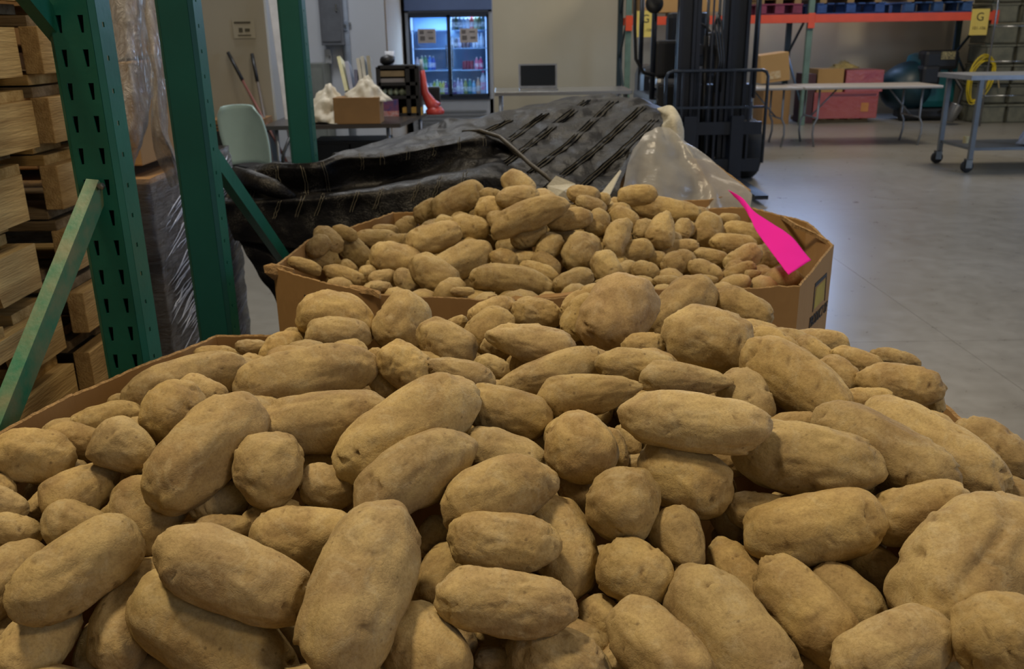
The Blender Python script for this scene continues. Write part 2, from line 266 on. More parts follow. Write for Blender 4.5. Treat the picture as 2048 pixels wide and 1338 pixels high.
# free-standing partition board behind the chair
pl = struct(MB().b2((-4.6, 8.60, 0.0), (at_y(541, 150, 8.6).x, 8.68, 3.4)), 'wall_partition', M('partition_board', 'a79f8c', .75, var=.04, scale=2))
a, b = at_y(543, -30, 8.55), at_y(592, 318, 8.40)
struct(MB().bar(a, b, .085, .06, up=(0, 1, 0), bev=.006), 'trim_partition', M('white_trim', 'eeeef0', .5), bevel=0)
POTATOES = """
1|l|-0.145,0.721,1.004,0.214,0.852,0.478,-0.939,0.046,0.340|0.0907|0.0463|m|tallest potato of the near heap, long, standing steeply with a smiling crease
1|h|0.437,0.731,1.001,0.697,0.411,0.588,-0.678,0.645,0.352|0.0910|0.0597|m|giant heart-shaped potato with a split down its middle at the right edge
1|l|-0.269,0.733,1.011,0.916,-0.116,-0.384,0.371,0.605,0.704|0.0795|0.0358|m|long smooth potato with three eyes lying directly left of the steep creased one
1|l|-0.294,0.725,0.946,0.848,-0.288,-0.446,0.516,0.642,0.567|0.0920|0.0412|m|very long golden potato lowest beside the steep creased one, cut by the picture edge
1|l|-0.431,0.759,1.003,0.587,0.789,0.180,-0.545,0.221,0.809|0.0686|0.0354|m|long tilted potato with pitted upper end near the lower left of the heap
1|l|0.204,0.710,0.955,0.515,-0.797,-0.315,0.756,0.248,0.606|0.0800|0.0394|m|long pointed-up potato at the bottom edge right of centre
1|l|-0.347,0.913,1.057,0.528,0.749,0.400,-0.682,0.093,0.725|0.0812|0.0423|m|large upright-tilted potato with lumpy lower end on the left of the heap
1|n|0.324,0.884,1.046,0.915,-0.404,0.015,0.163,0.403,0.901|0.0800|0.0402|m|large angular potato with a deep dimple, right half of the heap
1|l|0.309,0.808,1.007,0.959,-0.135,0.248,-0.135,0.553,0.822|0.0705|0.0357|m|rough netted potato lying level above the smooth slanting one
1|w|-0.009,0.719,0.985,0.992,-0.096,-0.077,0.118,0.580,0.806|0.0669|0.0304|m|rough level potato directly beneath the wrinkled grey-sided one
1|l|0.198,0.898,1.089,0.964,-0.266,-0.009,0.117,0.392,0.912|0.0821|0.0319|m|long level potato with a corner-like left end, centre right of the heap
1|l|-0.122,0.950,1.061,0.793,0.508,0.337,-0.529,0.299,0.794|0.0952|0.0437|m|biggest long potato in the centre of the near heap, tilted up to the right
1|k|-0.110,0.872,1.042,0.761,0.552,0.341,-0.573,0.323,0.754|0.0781|0.0376|m|long potato with a curved groove just below the biggest centre one
1|l|0.276,0.724,0.971,0.480,-0.820,-0.312,0.741,0.188,0.645|0.0582|0.0312|m|smooth slanting potato with even ends, lower right of the heap
1|l|-0.271,1.099,1.071,0.938,0.341,0.056,-0.172,0.321,0.931|0.0937|0.0370|m|long straight potato crossing the back left of the near heap
1|k|-0.016,0.847,1.033,0.918,0.323,0.230,-0.361,0.445,0.820|0.0651|0.0357|m|bean-shaped smooth potato with one dark dent in the heap centre
1|o|0.333,0.655,0.973,0.905,0.106,0.412,-0.366,0.690,0.625|0.0563|0.0323|m|oval potato with a long scratch at the bottom right edge
1|l|0.415,0.902,1.048,0.686,-0.690,-0.232,0.489,0.200,0.849|0.0857|0.0347|m|long wrinkled potato sloping down to the right above the scuffed one
1|w|-0.011,0.785,1.011,0.996,-0.059,-0.062,0.084,0.528,0.845|0.0575|0.0283|m|wrinkled grey-sided potato stacked over the level lower one
1|r|0.416,0.638,1.003,0.907,-0.123,0.403,-0.217,0.684,0.697|0.0416|0.0360|m|round potato with a dark dent in the bottom right corner
1|l|0.132,0.693,0.951,0.657,-0.701,-0.277,0.672,0.377,0.638|0.0560|0.0327|m|smooth tilted potato at the bottom edge between two long ones
1|l|0.366,1.070,1.066,0.653,-0.658,-0.375,0.585,0.125,0.801|0.0781|0.0381|m|large tapering potato sloping down from the broad dusty one
1|l|-0.226,0.993,1.051,0.962,0.273,-0.006,-0.105,0.390,0.915|0.0845|0.0374|m|long thick potato lying level under the long straight back left one
1|l|0.190,0.890,1.024,0.818,-0.522,-0.241,0.459,0.341,0.821|0.0552|0.0374|m|long oval potato sloping down beside the large angular dimpled one
1|l|0.479,0.925,1.038,0.626,-0.737,-0.254,0.519,0.152,0.841|0.0887|0.0379|m|long sloping potato with fine eyes nearest the right rim
1|o|0.281,1.203,1.078,0.930,-0.351,-0.112,0.217,0.278,0.936|0.0673|0.0450|m|broad dusty potato with a slit eye, high on the right of the heap
1|o|0.161,1.304,1.086,0.627,0.463,0.626,-0.774,0.276,0.570|0.0657|0.0521|m|big greyish purple potato standing tallest at the top of the near heap
1|r|-0.274,0.894,1.041,-0.017,0.785,0.619,-0.960,-0.186,0.210|0.0452|0.0370|m|egg-shaped upright potato with a cracked top, right of the lumpy tilted one
1|r|0.116,0.839,1.023,0.518,0.653,0.552,-0.853,0.343,0.395|0.0402|0.0375|m|ball-shaped potato with one bright eye, centre right of the heap
1|k|-0.391,0.769,0.947,0.127,0.893,0.432,-0.875,-0.104,0.473|0.0618|0.0325|m|big upright bent potato below and right of the long potato with the pitted end
1|k|0.050,0.834,0.976,0.346,-0.785,-0.514,0.918,0.170,0.358|0.0609|0.0354|m|big upright bent potato to the right of the wrinkled grey-sided potato
1|o|-0.087,0.706,0.943,0.654,-0.635,-0.411,0.749,0.465,0.473|0.0476|0.0356|m|broad shaded potato at the bottom edge right of the steep creased one
1|l|-0.221,0.823,0.993,0.978,0.120,-0.173,0.082,0.539,0.838|0.0571|0.0338|m|big long potato above and left of the tall potato with the smiling crease
1|r|0.075,0.917,1.050,0.575,-0.646,-0.502,0.773,0.227,0.592|0.0424|0.0380|m|round apple-like potato in the middle of the near heap
1|o|0.122,0.780,0.976,0.847,-0.491,-0.204,0.447,0.450,0.773|0.0409|0.0320|m|oval potato with a crusty eye low right of the wrinkled one
1|p|0.096,1.038,1.065,0.990,0.038,0.138,-0.142,0.394,0.908|0.0668|0.0283|m|pointed potato lying level in the centre back, blunt end to the right
1|o|-0.568,0.957,1.031,0.898,0.273,-0.344,0.167,0.512,0.843|0.0451|0.0320|m|big round potato with scattered eyes hanging over the left cardboard edge
1|o|-0.469,0.732,0.939,0.310,0.906,0.288,-0.740,0.040,0.672|0.0488|0.0304|m|oval pale potato in the bottom left corner of the near heap
1|o|0.421,0.820,1.016,0.927,-0.143,0.347,-0.207,0.574,0.792|0.0540|0.0298|m|scuffed potato continuing right behind the rough netted one
1|k|-0.458,1.185,1.033,0.856,0.508,0.096,-0.261,0.265,0.928|0.0962|0.0349|m|longest bent potato running along the inner left cardboard wall
1|n|0.040,0.704,0.930,0.932,-0.334,-0.141,0.322,0.585,0.744|0.0527|0.0310|m|big knobbly potato below and right of the rough level potato
1|o|-0.009,1.012,1.052,0.963,-0.188,-0.195,0.256,0.393,0.883|0.0589|0.0309|m|potato with a shaded left end tucked beside the biggest centre one
1|p|-0.446,0.937,1.046,0.853,-0.093,-0.513,0.472,0.556,0.684|0.0433|0.0307|m|pear-shaped potato just right of the one hanging over the left box edge
1|p|-0.497,0.919,1.005,0.587,0.771,0.247,-0.544,0.150,0.825|0.0494|0.0311|m|middling tapered potato below and right of the round potato over the left box edge
1|p|0.173,0.815,0.987,0.293,-0.820,-0.492,0.905,0.072,0.420|0.0414|0.0289|m|narrow-necked potato between the ball-shaped one and the dark gap
1|P|-0.414,0.892,0.985,-0.109,0.798,0.593,-0.927,-0.297,0.230|0.0467|0.0413|m|bell-shaped potato with a narrow knobbed top, left half of the near heap
1|o|0.505,1.079,1.055,0.893,-0.447,0.054,0.110,0.334,0.936|0.0549|0.0268|m|blunt level potato on the right skyline of the near heap
1|P|0.055,1.140,1.052,0.968,0.149,0.203,-0.245,0.365,0.898|0.0847|0.0288|m|long pale potato rising to the right, middle back of the near heap
1|r|-0.413,1.003,1.064,0.173,0.780,0.602,-0.874,-0.161,0.458|0.0414|0.0379|m|blunt round potato resting on the inner left wall side, beside pitted end
1|P|0.027,1.200,1.075,0.964,-0.187,-0.186,0.239,0.319,0.917|0.0665|0.0292|m|tapered potato with a flat shaded flank at the back middle of the near heap
1|p|0.221,1.057,1.075,0.975,-0.221,0.017,0.066,0.360,0.931|0.0580|0.0229|m|flat-topped brown potato just below the broad dusty slit-eyed one
1|o|0.330,0.755,0.959,0.488,-0.823,-0.292,0.709,0.179,0.682|0.0441|0.0269|m|middling oval potato to the right of the smooth slanting potato
1|o|-0.181,1.408,1.043,0.462,0.631,0.623,-0.834,0.070,0.547|0.0543|0.0431|m|upright oval potato with a dark scab, right of the highest back left one
1|o|0.552,0.930,1.036,0.570,-0.778,-0.263,0.531,0.104,0.841|0.0471|0.0277|m|middling oval potato to the right of the long sloping potato by the right rim
1|o|0.277,1.395,1.067,0.762,0.318,0.563,-0.647,0.340,0.683|0.0663|0.0393|m|oval potato leaning right behind the big greyish one at the top
1|k|-0.290,1.412,1.055,0.970,0.030,-0.242,0.218,0.334,0.917|0.0648|0.0402|m|rounded potato standing highest on the back left rim of the near heap
1|o|-0.075,0.806,0.954,0.328,0.814,0.479,-0.919,0.158,0.361|0.0410|0.0284|m|middling upright oval potato to the left of the rough level potato
1|o|-0.214,0.914,1.006,0.969,-0.008,-0.247,0.218,0.503,0.836|0.0333|0.0252|m|middling oval potato below the thick level potato
1|n|-0.145,1.129,1.071,0.876,-0.254,-0.410,0.479,0.365,0.799|0.0395|0.0298|m|middling knobbly potato above the biggest centre potato
1|l|0.243,0.787,0.949,0.415,-0.825,-0.384,0.811,0.145,0.566|0.0654|0.0248|m|big long potato above and right of the long bottom edge potato right of centre
1|o|-0.097,1.240,1.064,0.871,-0.281,-0.403,0.481,0.324,0.815|0.0477|0.0309|m|middling oval potato below and right of the upright potato with dark scab
1|o|0.377,0.803,0.955,0.583,-0.778,-0.234,0.610,0.229,0.759|0.0334|0.0273|m|middling oval potato below and right of the rough netted potato
1|o|-0.008,0.936,1.030,0.896,-0.331,-0.297,0.420,0.411,0.809|0.0558|0.0285|m|oval potato half hidden behind the bean-shaped centre potato
1|o|-0.481,0.858,0.991,0.887,0.023,-0.460,0.351,0.615,0.706|0.0357|0.0268|m|middling oval potato above the long potato with the pitted end
1|o|0.298,1.053,1.049,0.351,-0.742,-0.571,0.845,-0.011,0.534|0.0443|0.0314|m|middling oval potato above and right of the long level centre right potato
1|o|-0.528,0.802,0.964,0.323,0.890,0.322,-0.710,0.003,0.704|0.0464|0.0303|m|middling oval potato to the left of the long potato with the pitted end
1|o|-0.277,1.351,1.041,0.983,0.138,-0.118,0.066,0.333,0.941|0.0520|0.0300|m|middling oval potato below the highest back left potato
1|o|0.378,1.393,1.063,0.782,-0.528,-0.331,0.467,0.147,0.872|0.0506|0.0286|m|block-ended potato sticking out at the top right of the near heap
1|o|-0.337,0.907,0.993,0.884,0.468,0.017,-0.232,0.407,0.883|0.0350|0.0241|m|middling oval potato below the large lumpy tilted potato
1|o|0.165,1.107,1.074,0.976,-0.211,-0.046,0.118,0.342,0.932|0.0552|0.0239|m|smooth oval potato with two small eyes under the big greyish one
1|P|-0.069,1.110,1.068,0.950,-0.173,-0.259,0.306,0.362,0.881|0.0483|0.0193|m|middling tapered potato above and right of the biggest centre potato
1|o|-0.544,1.095,1.016,0.840,0.542,0.007,-0.206,0.308,0.929|0.0443|0.0207|m|middling oval potato above and left of the pear-shaped potato by the left edge
1|n|0.042,1.383,1.063,0.977,-0.153,-0.148,0.188,0.291,0.938|0.0431|0.0252|m|small knobbly potato above the tapered back middle potato
1|o|0.266,0.862,0.997,0.951,-0.303,0.059,0.098,0.478,0.873|0.0345|0.0208|m|middling oval potato to the left of the rough netted potato
1|o|-0.552,0.861,0.987,0.893,0.254,-0.372,0.166,0.581,0.796|0.0308|0.0181|m|middling oval potato above and left of the long potato with the pitted end
1|o|0.089,0.767,0.930,0.596,-0.719,-0.358,0.749,0.337,0.571|0.0281|0.0214|m|small oval potato above and left of the smooth bottom edge potato
1|o|-0.036,1.325,1.053,0.716,0.482,0.505,-0.658,0.224,0.719|0.0447|0.0329|m|middling oval potato to the left of the tapered back middle potato
1|o|-0.230,0.763,0.915,0.657,-0.580,-0.482,0.754,0.528,0.392|0.0350|0.0255|m|middling oval potato to the right of the long golden potato at the bottom edge
1|o|-0.089,0.854,0.975,0.446,0.758,0.477,-0.856,0.204,0.476|0.0255|0.0181|m|small oval potato below the curved groove potato
1|o|-0.542,1.006,1.026,0.907,0.174,-0.384,0.247,0.519,0.819|0.0348|0.0211|m|middling oval potato to the right of the round potato over the left box edge
1|o|0.070,0.920,0.996,0.431,-0.729,-0.531,0.871,0.183,0.456|0.0333|0.0191|m|small oval potato below the apple-like potato
1|o|-0.316,0.849,0.992,0.953,0.253,-0.169,0.014,0.517,0.856|0.0303|0.0157|m|middling oval potato above the smooth three-eyed potato
1|o|0.106,1.344,1.068,0.475,0.561,0.678,-0.874,0.210,0.439|0.0431|0.0245|m|small upright oval potato to the left of the big greyish potato at the top
1|o|0.442,1.125,1.051,0.483,-0.732,-0.480,0.708,0.004,0.706|0.0326|0.0230|m|small oval potato to the right of the large tapering potato
1|o|-0.021,0.721,0.919,0.995,-0.074,-0.070,0.101,0.626,0.773|0.0205|0.0122|m|small oval potato below the rough level potato
1|o|0.453,1.047,1.046,0.929,-0.345,0.132,0.014,0.392,0.920|0.0312|0.0172|m|small oval potato below and left of the blunt skyline potato
1|o|0.484,1.172,1.052,0.811,-0.561,-0.163,0.333,0.214,0.918|0.0375|0.0176|m|small oval potato above and left of the blunt skyline potato
1|o|0.191,1.219,1.064,0.991,-0.079,0.105,-0.072,0.346,0.935|0.0327|0.0189|m|small oval potato above the smooth two-eyed potato
1|o|0.239,0.887,0.975,0.364,-0.802,-0.474,0.851,0.079,0.520|0.0295|0.0170|m|small oval potato below and right of the sloping oval potato
1|o|-0.571,0.886,1.005,0.833,-0.044,-0.551,0.448,0.638,0.626|0.0260|0.0173|m|small oval potato below and left of the round potato over the left box edge
1|o|0.536,1.169,1.057,0.844,-0.532,-0.072,0.236,0.248,0.939|0.0338|0.0133|m|small oval potato above the blunt skyline potato
1|o|-0.432,0.761,0.912,0.068,0.906,0.418,-0.877,-0.145,0.457|0.0304|0.0153|m|middling upright oval potato to the right of the pale corner potato
1|o|0.475,1.297,1.037,0.932,-0.360,0.038,0.080,0.309,0.948|0.0432|0.0208|m|middling oval potato above and right of the large tapering potato
1|r|-0.375,1.377,1.008,0.907,0.406,0.113,-0.237,0.269,0.934|0.0402|0.0303|m|small round potato above and left of the long straight potato at the back left
1|o|-0.412,1.100,1.048,0.895,-0.049,-0.444,0.412,0.474,0.778|0.0332|0.0213|m|small oval potato below and right of the bent potato along the left wall
1|o|0.067,0.740,0.920,0.823,-0.519,-0.229,0.511,0.501,0.699|0.0282|0.0199|m|middling oval potato to the left of the smooth bottom edge potato
1|o|-0.028,1.161,1.057,0.928,-0.239,-0.285,0.356,0.340,0.870|0.0259|0.0153|m|small oval potato below and left of the tapered back middle potato
1|o|-0.032,1.403,1.061,0.944,0.230,0.235,-0.295,0.279,0.914|0.0414|0.0226|m|small oval potato above and left of the tapered back middle potato
1|o|-0.378,0.753,0.893,0.931,0.275,-0.240,0.014,0.631,0.775|0.0331|0.0127|m|middling oval potato to the left of the long golden potato at the bottom edge
1|o|0.382,1.220,1.063,0.747,-0.580,-0.325,0.492,0.153,0.857|0.0421|0.0203|m|middling oval potato above and left of the large tapering potato
1|o|-0.180,1.137,1.048,0.502,-0.566,-0.653,0.864,0.298,0.406|0.0248|0.0171|m|small oval potato above and left of the biggest centre potato
1|o|0.118,0.951,1.030,0.180,-0.768,-0.615,0.964,0.012,0.267|0.0287|0.0153|m|small upright oval potato to the right of the apple-like potato
1|o|-0.272,0.882,0.983,0.904,0.427,0.032,-0.236,0.436,0.868|0.0344|0.0196|m|middling oval potato above and right of the smooth three-eyed potato
1|o|0.252,0.948,1.015,0.936,-0.349,-0.032,0.183,0.409,0.894|0.0296|0.0177|m|small oval potato below and right of the long level centre right potato
1|o|0.346,0.996,1.038,0.961,-0.224,0.164,-0.052,0.435,0.899|0.0367|0.0159|m|middling oval potato above the large dimpled angular potato
1|o|-0.238,0.991,1.002,0.978,0.181,-0.107,0.014,0.452,0.892|0.0338|0.0185|m|small oval potato below the thick level potato
1|o|0.436,1.209,1.053,0.631,-0.663,-0.402,0.595,0.082,0.800|0.0317|0.0188|m|small oval potato above and right of the large tapering potato
1|o|0.282,0.705,0.921,0.939,-0.318,0.130,0.097,0.608,0.788|0.0239|0.0129|m|small oval potato below the smooth slanting potato
1|o|0.139,0.984,1.027,0.407,-0.723,-0.558,0.866,0.112,0.487|0.0222|0.0128|m|small oval potato to the right of the apple-like potato
1|o|-0.069,0.751,0.921,0.648,-0.643,-0.409,0.750,0.446,0.488|0.0335|0.0241|m|middling oval potato above and right of the broad potato at the bottom edge
1|o|-0.017,0.773,0.908,0.995,-0.077,-0.068,0.101,0.606,0.789|0.0285|0.0155|m|small oval potato to the right of the broad potato at the bottom edge
1|o|-0.546,0.923,0.989,0.407,0.842,0.353,-0.671,0.014,0.741|0.0254|0.0134|m|small oval potato below the round potato over the left box edge
1|o|0.557,0.888,0.998,0.538,-0.808,-0.241,0.552,0.121,0.825|0.0355|0.0219|m|middling oval potato above and right of the giant split potato
1|o|-0.436,1.415,1.001,0.965,0.194,-0.177,0.098,0.358,0.929|0.0286|0.0134|m|small oval potato above and left of the long straight potato at the back left
1|o|0.099,0.720,0.922,0.650,0.643,0.405,-0.753,0.471,0.459|0.0225|0.0146|m|small oval potato to the left of the smooth bottom edge potato
1|o|0.118,1.397,1.074,0.820,0.324,0.472,-0.560,0.285,0.778|0.0459|0.0254|m|small oval potato to the left of the big greyish potato at the top
1|o|-0.497,1.411,0.991,0.954,0.253,-0.163,0.064,0.358,0.931|0.0361|0.0151|m|small oval potato above and right of the bent potato along the left wall
1|o|0.040,1.004,1.001,0.588,-0.629,-0.509,0.775,0.256,0.578|0.0321|0.0206|m|small oval potato to the left of the apple-like potato
1|o|0.554,1.077,1.033,-0.040,-0.749,-0.661,0.893,-0.324,0.312|0.0195|0.0105|m|tiny upright oval potato above the long sloping potato by the right rim
1|o|-0.090,1.407,1.040,0.924,0.290,0.247,-0.328,0.275,0.904|0.0183|0.0124|m|tiny oval potato to the right of the upright potato with dark scab
1|o|-0.517,0.770,0.924,0.398,0.888,0.232,-0.666,0.106,0.739|0.0242|0.0169|m|small oval potato above and left of the pale corner potato
1|o|0.144,0.946,1.012,0.991,-0.126,0.049,0.014,0.456,0.890|0.0177|0.0130|m|tiny oval potato above the ball-shaped potato
1|o|-0.361,1.412,1.025,0.972,0.218,-0.089,0.014,0.322,0.947|0.0192|0.0109|m|tiny oval potato above the long straight potato at the back left
1|r|-0.196,1.205,1.059,0.988,0.137,-0.066,0.014,0.346,0.938|0.0129|0.0122|m|tiny round potato below and left of the upright potato with dark scab
1|o|-0.362,0.869,0.981,0.903,0.425,-0.069,-0.150,0.460,0.875|0.0122|0.0078|m|tiny oval potato to the right of the bell-shaped potato
1|r|-0.555,1.172,1.005,0.917,0.362,-0.170,0.014,0.394,0.919|0.0199|0.0142|m|tiny round potato above the pear-shaped potato by the left edge
1|o|0.406,1.161,1.057,0.542,-0.697,-0.469,0.682,0.040,0.730|0.0272|0.0160|m|small oval potato above the large dimpled angular potato
1|o|0.446,0.932,0.995,0.693,-0.694,-0.195,0.473,0.234,0.849|0.0267|0.0176|m|small oval potato below the long wrinkled sloping potato
2|k|0.046,2.161,1.070,0.924,0.204,0.323,-0.361,0.189,0.913|0.1027|0.0379|m|long bent potato across the top middle of the far heap
2|k|0.003,1.974,0.959,0.989,-0.087,-0.117,0.136,0.261,0.956|0.0985|0.0332|m|long two-lobed potato at the front middle of the far heap
2|o|-0.193,2.210,1.005,0.957,0.228,0.181,-0.227,0.194,0.954|0.0709|0.0378|m|thick potato on the left flank of the far heap
2|l|-0.127,2.125,0.964,0.878,0.329,0.348,-0.425,0.197,0.884|0.0880|0.0416|m|long slanting potato left of centre in the far heap
2|l|-0.145,2.491,1.047,0.887,0.296,0.356,-0.409,0.140,0.902|0.0795|0.0421|m|long potato high on the left slope of the far heap
2|o|-0.181,2.027,0.957,0.826,-0.291,-0.484,0.555,0.261,0.790|0.0655|0.0410|m|oval potato slanting down toward the torn front rim
2|o|0.173,2.121,0.985,0.433,0.525,0.733,-0.897,0.172,0.407|0.0548|0.0451|m|largest round potato in the middle of the far heap
2|o|-0.283,2.167,0.960,0.947,-0.087,-0.308,0.320,0.268,0.909|0.0702|0.0436|m|broad potato in the front left of the far heap
2|l|0.438,2.497,1.014,0.962,-0.250,-0.108,0.151,0.163,0.975|0.0976|0.0339|m|long potato lying level in front of the clear plastic sheet
2|p|0.383,2.221,1.018,0.267,0.540,0.798,-0.961,0.206,0.183|0.0514|0.0367|m|pear-shaped upright potato right of the peanut-shaped one
2|k|0.261,2.149,1.014,0.341,0.534,0.774,-0.940,0.180,0.290|0.0531|0.0307|m|peanut-shaped upright potato in the middle of the far heap
2|o|0.536,2.388,0.978,0.374,0.494,0.785,-0.924,0.267,0.272|0.0507|0.0381|m|upright potato with a flat cut face near the pink sheet
2|o|-0.109,2.268,1.019,0.995,-0.011,-0.101,0.101,0.211,0.972|0.0555|0.0335|m|middling oval potato below the long left slope potato
2|o|0.148,2.202,1.051,0.992,0.018,0.124,-0.125,0.206,0.971|0.0575|0.0275|m|smooth level potato right of the long top middle one
2|o|0.348,2.426,1.068,0.992,-0.089,0.090,-0.072,0.185,0.980|0.0546|0.0287|m|small oval potato perched against the clear plastic sheet
2|o|0.223,2.034,0.969,0.416,-0.594,-0.689,0.868,0.034,0.495|0.0409|0.0329|m|small oval potato below and right of the largest round far potato
2|o|0.586,2.299,0.957,0.956,-0.291,-0.036,0.099,0.205,0.974|0.0619|0.0277|m|middling oval potato above and left of the potato under the pink sheet
2|o|0.019,2.301,1.092,0.991,0.071,0.114,-0.125,0.174,0.977|0.0570|0.0272|m|middling oval potato above and left of the long top middle potato
2|o|0.140,1.956,0.960,0.942,0.162,0.293,-0.328,0.273,0.904|0.0469|0.0250|m|middling oval potato below the largest round far potato
2|o|-0.415,2.332,0.942,0.706,-0.329,-0.627,0.707,0.281,0.649|0.0521|0.0334|m|upright oval potato near the left corner of the far box
2|o|0.403,2.091,0.963,0.945,0.051,0.322,-0.323,0.293,0.900|0.0424|0.0301|m|wrinkled oval potato at the right front of the far heap
2|o|0.654,2.466,0.950,0.899,-0.395,-0.190,0.264,0.142,0.954|0.0593|0.0324|m|middling oval potato above the potato under the pink sheet
2|o|0.311,2.152,0.978,0.970,0.031,0.243,-0.242,0.262,0.934|0.0421|0.0296|m|small oval potato below and right of the peanut-shaped potato
2|o|0.573,2.143,0.955,0.863,0.128,0.488,-0.501,0.337,0.797|0.0501|0.0309|m|potato in the pink shade closest under the pink sheet
2|o|0.046,2.191,1.014,0.901,0.241,0.359,-0.409,0.206,0.889|0.0492|0.0312|m|middling oval potato below the long top middle potato
2|o|-0.406,2.109,0.939,0.946,-0.039,-0.321,0.318,0.301,0.899|0.0540|0.0207|m|middling oval potato below and left of the upright left corner potato
2|o|0.094,2.152,0.992,0.633,0.446,0.633,-0.756,0.182,0.629|0.0391|0.0296|m|small oval potato below and right of the long top middle potato
2|r|-0.049,2.324,1.052,1.000,0.018,-0.018,0.014,0.190,0.982|0.0446|0.0368|m|small round potato to the left of the long top middle potato
2|o|0.220,2.232,1.033,0.511,0.465,0.723,-0.855,0.186,0.485|0.0391|0.0292|m|small oval potato above and left of the peanut-shaped potato
2|o|0.460,2.047,0.955,0.856,-0.433,-0.282,0.379,0.158,0.912|0.0442|0.0225|m|middling oval potato to the right of the wrinkled oval front potato
2|o|-0.485,2.204,0.992,0.675,0.543,0.500,-0.617,0.045,0.785|0.0333|0.0252|m|small oval potato to the left of the upright left corner potato
2|o|0.024,2.361,1.111,0.785,-0.335,-0.521,0.585,0.126,0.801|0.0497|0.0331|m|stubby potato on the very top of the far heap
2|o|-0.371,2.415,0.960,0.989,0.141,-0.047,0.014,0.220,0.975|0.0565|0.0262|m|middling oval potato above and right of the upright left corner potato
2|o|0.502,2.178,0.953,0.929,-0.342,-0.143,0.217,0.190,0.957|0.0453|0.0213|m|small oval potato below the flat-cut potato
2|o|-0.469,2.258,0.995,0.768,-0.250,-0.590,0.641,0.292,0.710|0.0448|0.0271|m|small oval potato above and left of the upright left corner potato
2|o|-0.485,2.042,0.982,0.933,-0.020,-0.358,0.347,0.307,0.886|0.0403|0.0165|m|small oval potato to the left of the broad front left potato
2|r|-0.017,2.111,0.974,0.926,-0.217,-0.309,0.356,0.229,0.906|0.0366|0.0243|m|small round potato above and left of the two-lobed front potato
2|o|-0.247,2.051,0.937,0.778,-0.321,-0.541,0.623,0.276,0.732|0.0376|0.0250|m|small oval potato below and right of the broad front left potato
2|o|0.313,2.023,0.963,0.958,-0.258,-0.126,0.186,0.225,0.956|0.0340|0.0222|m|small oval potato to the left of the wrinkled oval front potato
2|o|0.653,2.234,0.941,0.962,-0.268,0.052,0.014,0.239,0.971|0.0347|0.0309|m|small oval potato to the right of the potato under the pink sheet
2|o|0.295,2.286,1.032,0.807,-0.406,-0.429,0.508,0.109,0.854|0.0406|0.0298|m|small oval potato above the peanut-shaped potato
2|o|0.426,2.226,0.967,0.987,-0.125,0.105,-0.071,0.245,0.967|0.0536|0.0217|m|middling oval potato above the wrinkled oval front potato
2|o|-0.233,2.517,1.012,0.832,0.370,0.414,-0.485,0.123,0.866|0.0446|0.0327|m|small oval potato above the thick left flank potato
2|o|-0.485,2.232,0.951,0.977,0.106,-0.184,0.150,0.267,0.952|0.0475|0.0257|m|middling oval potato to the left of the upright left corner potato
2|o|0.208,2.279,1.072,0.909,-0.286,-0.304,0.354,0.141,0.925|0.0415|0.0206|m|small oval potato above and right of the smooth level far potato
2|o|0.191,2.322,1.090,0.988,-0.132,-0.080,0.101,0.165,0.981|0.0431|0.0248|m|small oval potato to the right of the long top middle potato
2|o|-0.300,2.523,0.968,0.712,0.469,0.523,-0.627,0.089,0.774|0.0379|0.0287|m|small oval potato to the left of the thick left flank potato
2|o|0.065,2.027,0.962,0.920,-0.256,-0.296,0.355,0.229,0.906|0.0496|0.0223|m|middling oval potato to the right of the two-lobed front potato
2|o|0.084,2.076,0.967,0.778,-0.401,-0.484,0.585,0.179,0.791|0.0390|0.0251|m|small oval potato above and right of the two-lobed front potato
2|o|0.540,2.045,0.948,0.931,0.019,0.364,-0.350,0.329,0.877|0.0418|0.0213|m|small oval potato below the potato under the pink sheet
2|o|0.457,2.320,0.993,0.395,0.491,0.776,-0.918,0.249,0.310|0.0327|0.0251|m|small upright oval potato below and right of the long potato before the plastic
2|o|-0.436,2.312,1.000,0.936,-0.048,-0.350,0.350,0.260,0.900|0.0358|0.0184|m|small oval potato above and left of the broad front left potato
2|o|0.340,2.255,1.008,0.229,0.555,0.800,-0.972,0.180,0.153|0.0302|0.0257|m|small oval potato to the left of the pear-shaped upright potato
2|o|-0.309,2.075,0.940,0.964,0.246,0.098,-0.158,0.235,0.959|0.0337|0.0204|m|small oval potato below and left of the broad front left potato
2|o|0.008,2.221,0.973,0.979,-0.117,-0.165,0.188,0.226,0.956|0.0472|0.0280|m|middling oval potato above the two-lobed front potato
2|o|0.127,2.230,1.011,0.916,-0.265,-0.302,0.355,0.181,0.917|0.0396|0.0267|m|small oval potato below and left of the smooth level far potato
2|o|0.361,2.161,0.953,0.987,-0.159,0.025,0.014,0.243,0.970|0.0286|0.0224|m|small oval potato below the pear-shaped upright potato
2|o|-0.109,1.913,0.950,0.998,0.048,-0.029,0.014,0.277,0.961|0.0267|0.0100|m|small oval potato below the long slanting far potato
2|o|0.351,1.947,0.957,0.985,-0.169,0.032,0.014,0.266,0.964|0.0317|0.0136|m|small oval potato below and left of the wrinkled oval front potato
2|o|-0.300,1.986,0.943,0.990,0.134,-0.053,0.014,0.272,0.962|0.0254|0.0127|m|small oval potato below and right of the upright left corner potato
2|o|0.273,2.053,0.957,0.945,0.105,0.308,-0.326,0.282,0.902|0.0286|0.0214|m|small oval potato below the peanut-shaped potato
2|o|-0.350,2.452,0.975,0.990,0.132,-0.043,0.014,0.211,0.977|0.0363|0.0181|m|small oval potato above and right of the upright left corner potato
2|o|-0.051,2.403,1.080,0.988,-0.063,-0.144,0.153,0.173,0.973|0.0324|0.0176|m|small oval potato to the right of the long left slope potato
2|o|-0.354,2.133,0.938,0.987,0.149,-0.055,0.014,0.257,0.966|0.0222|0.0197|m|tiny oval potato below and right of the upright left corner potato
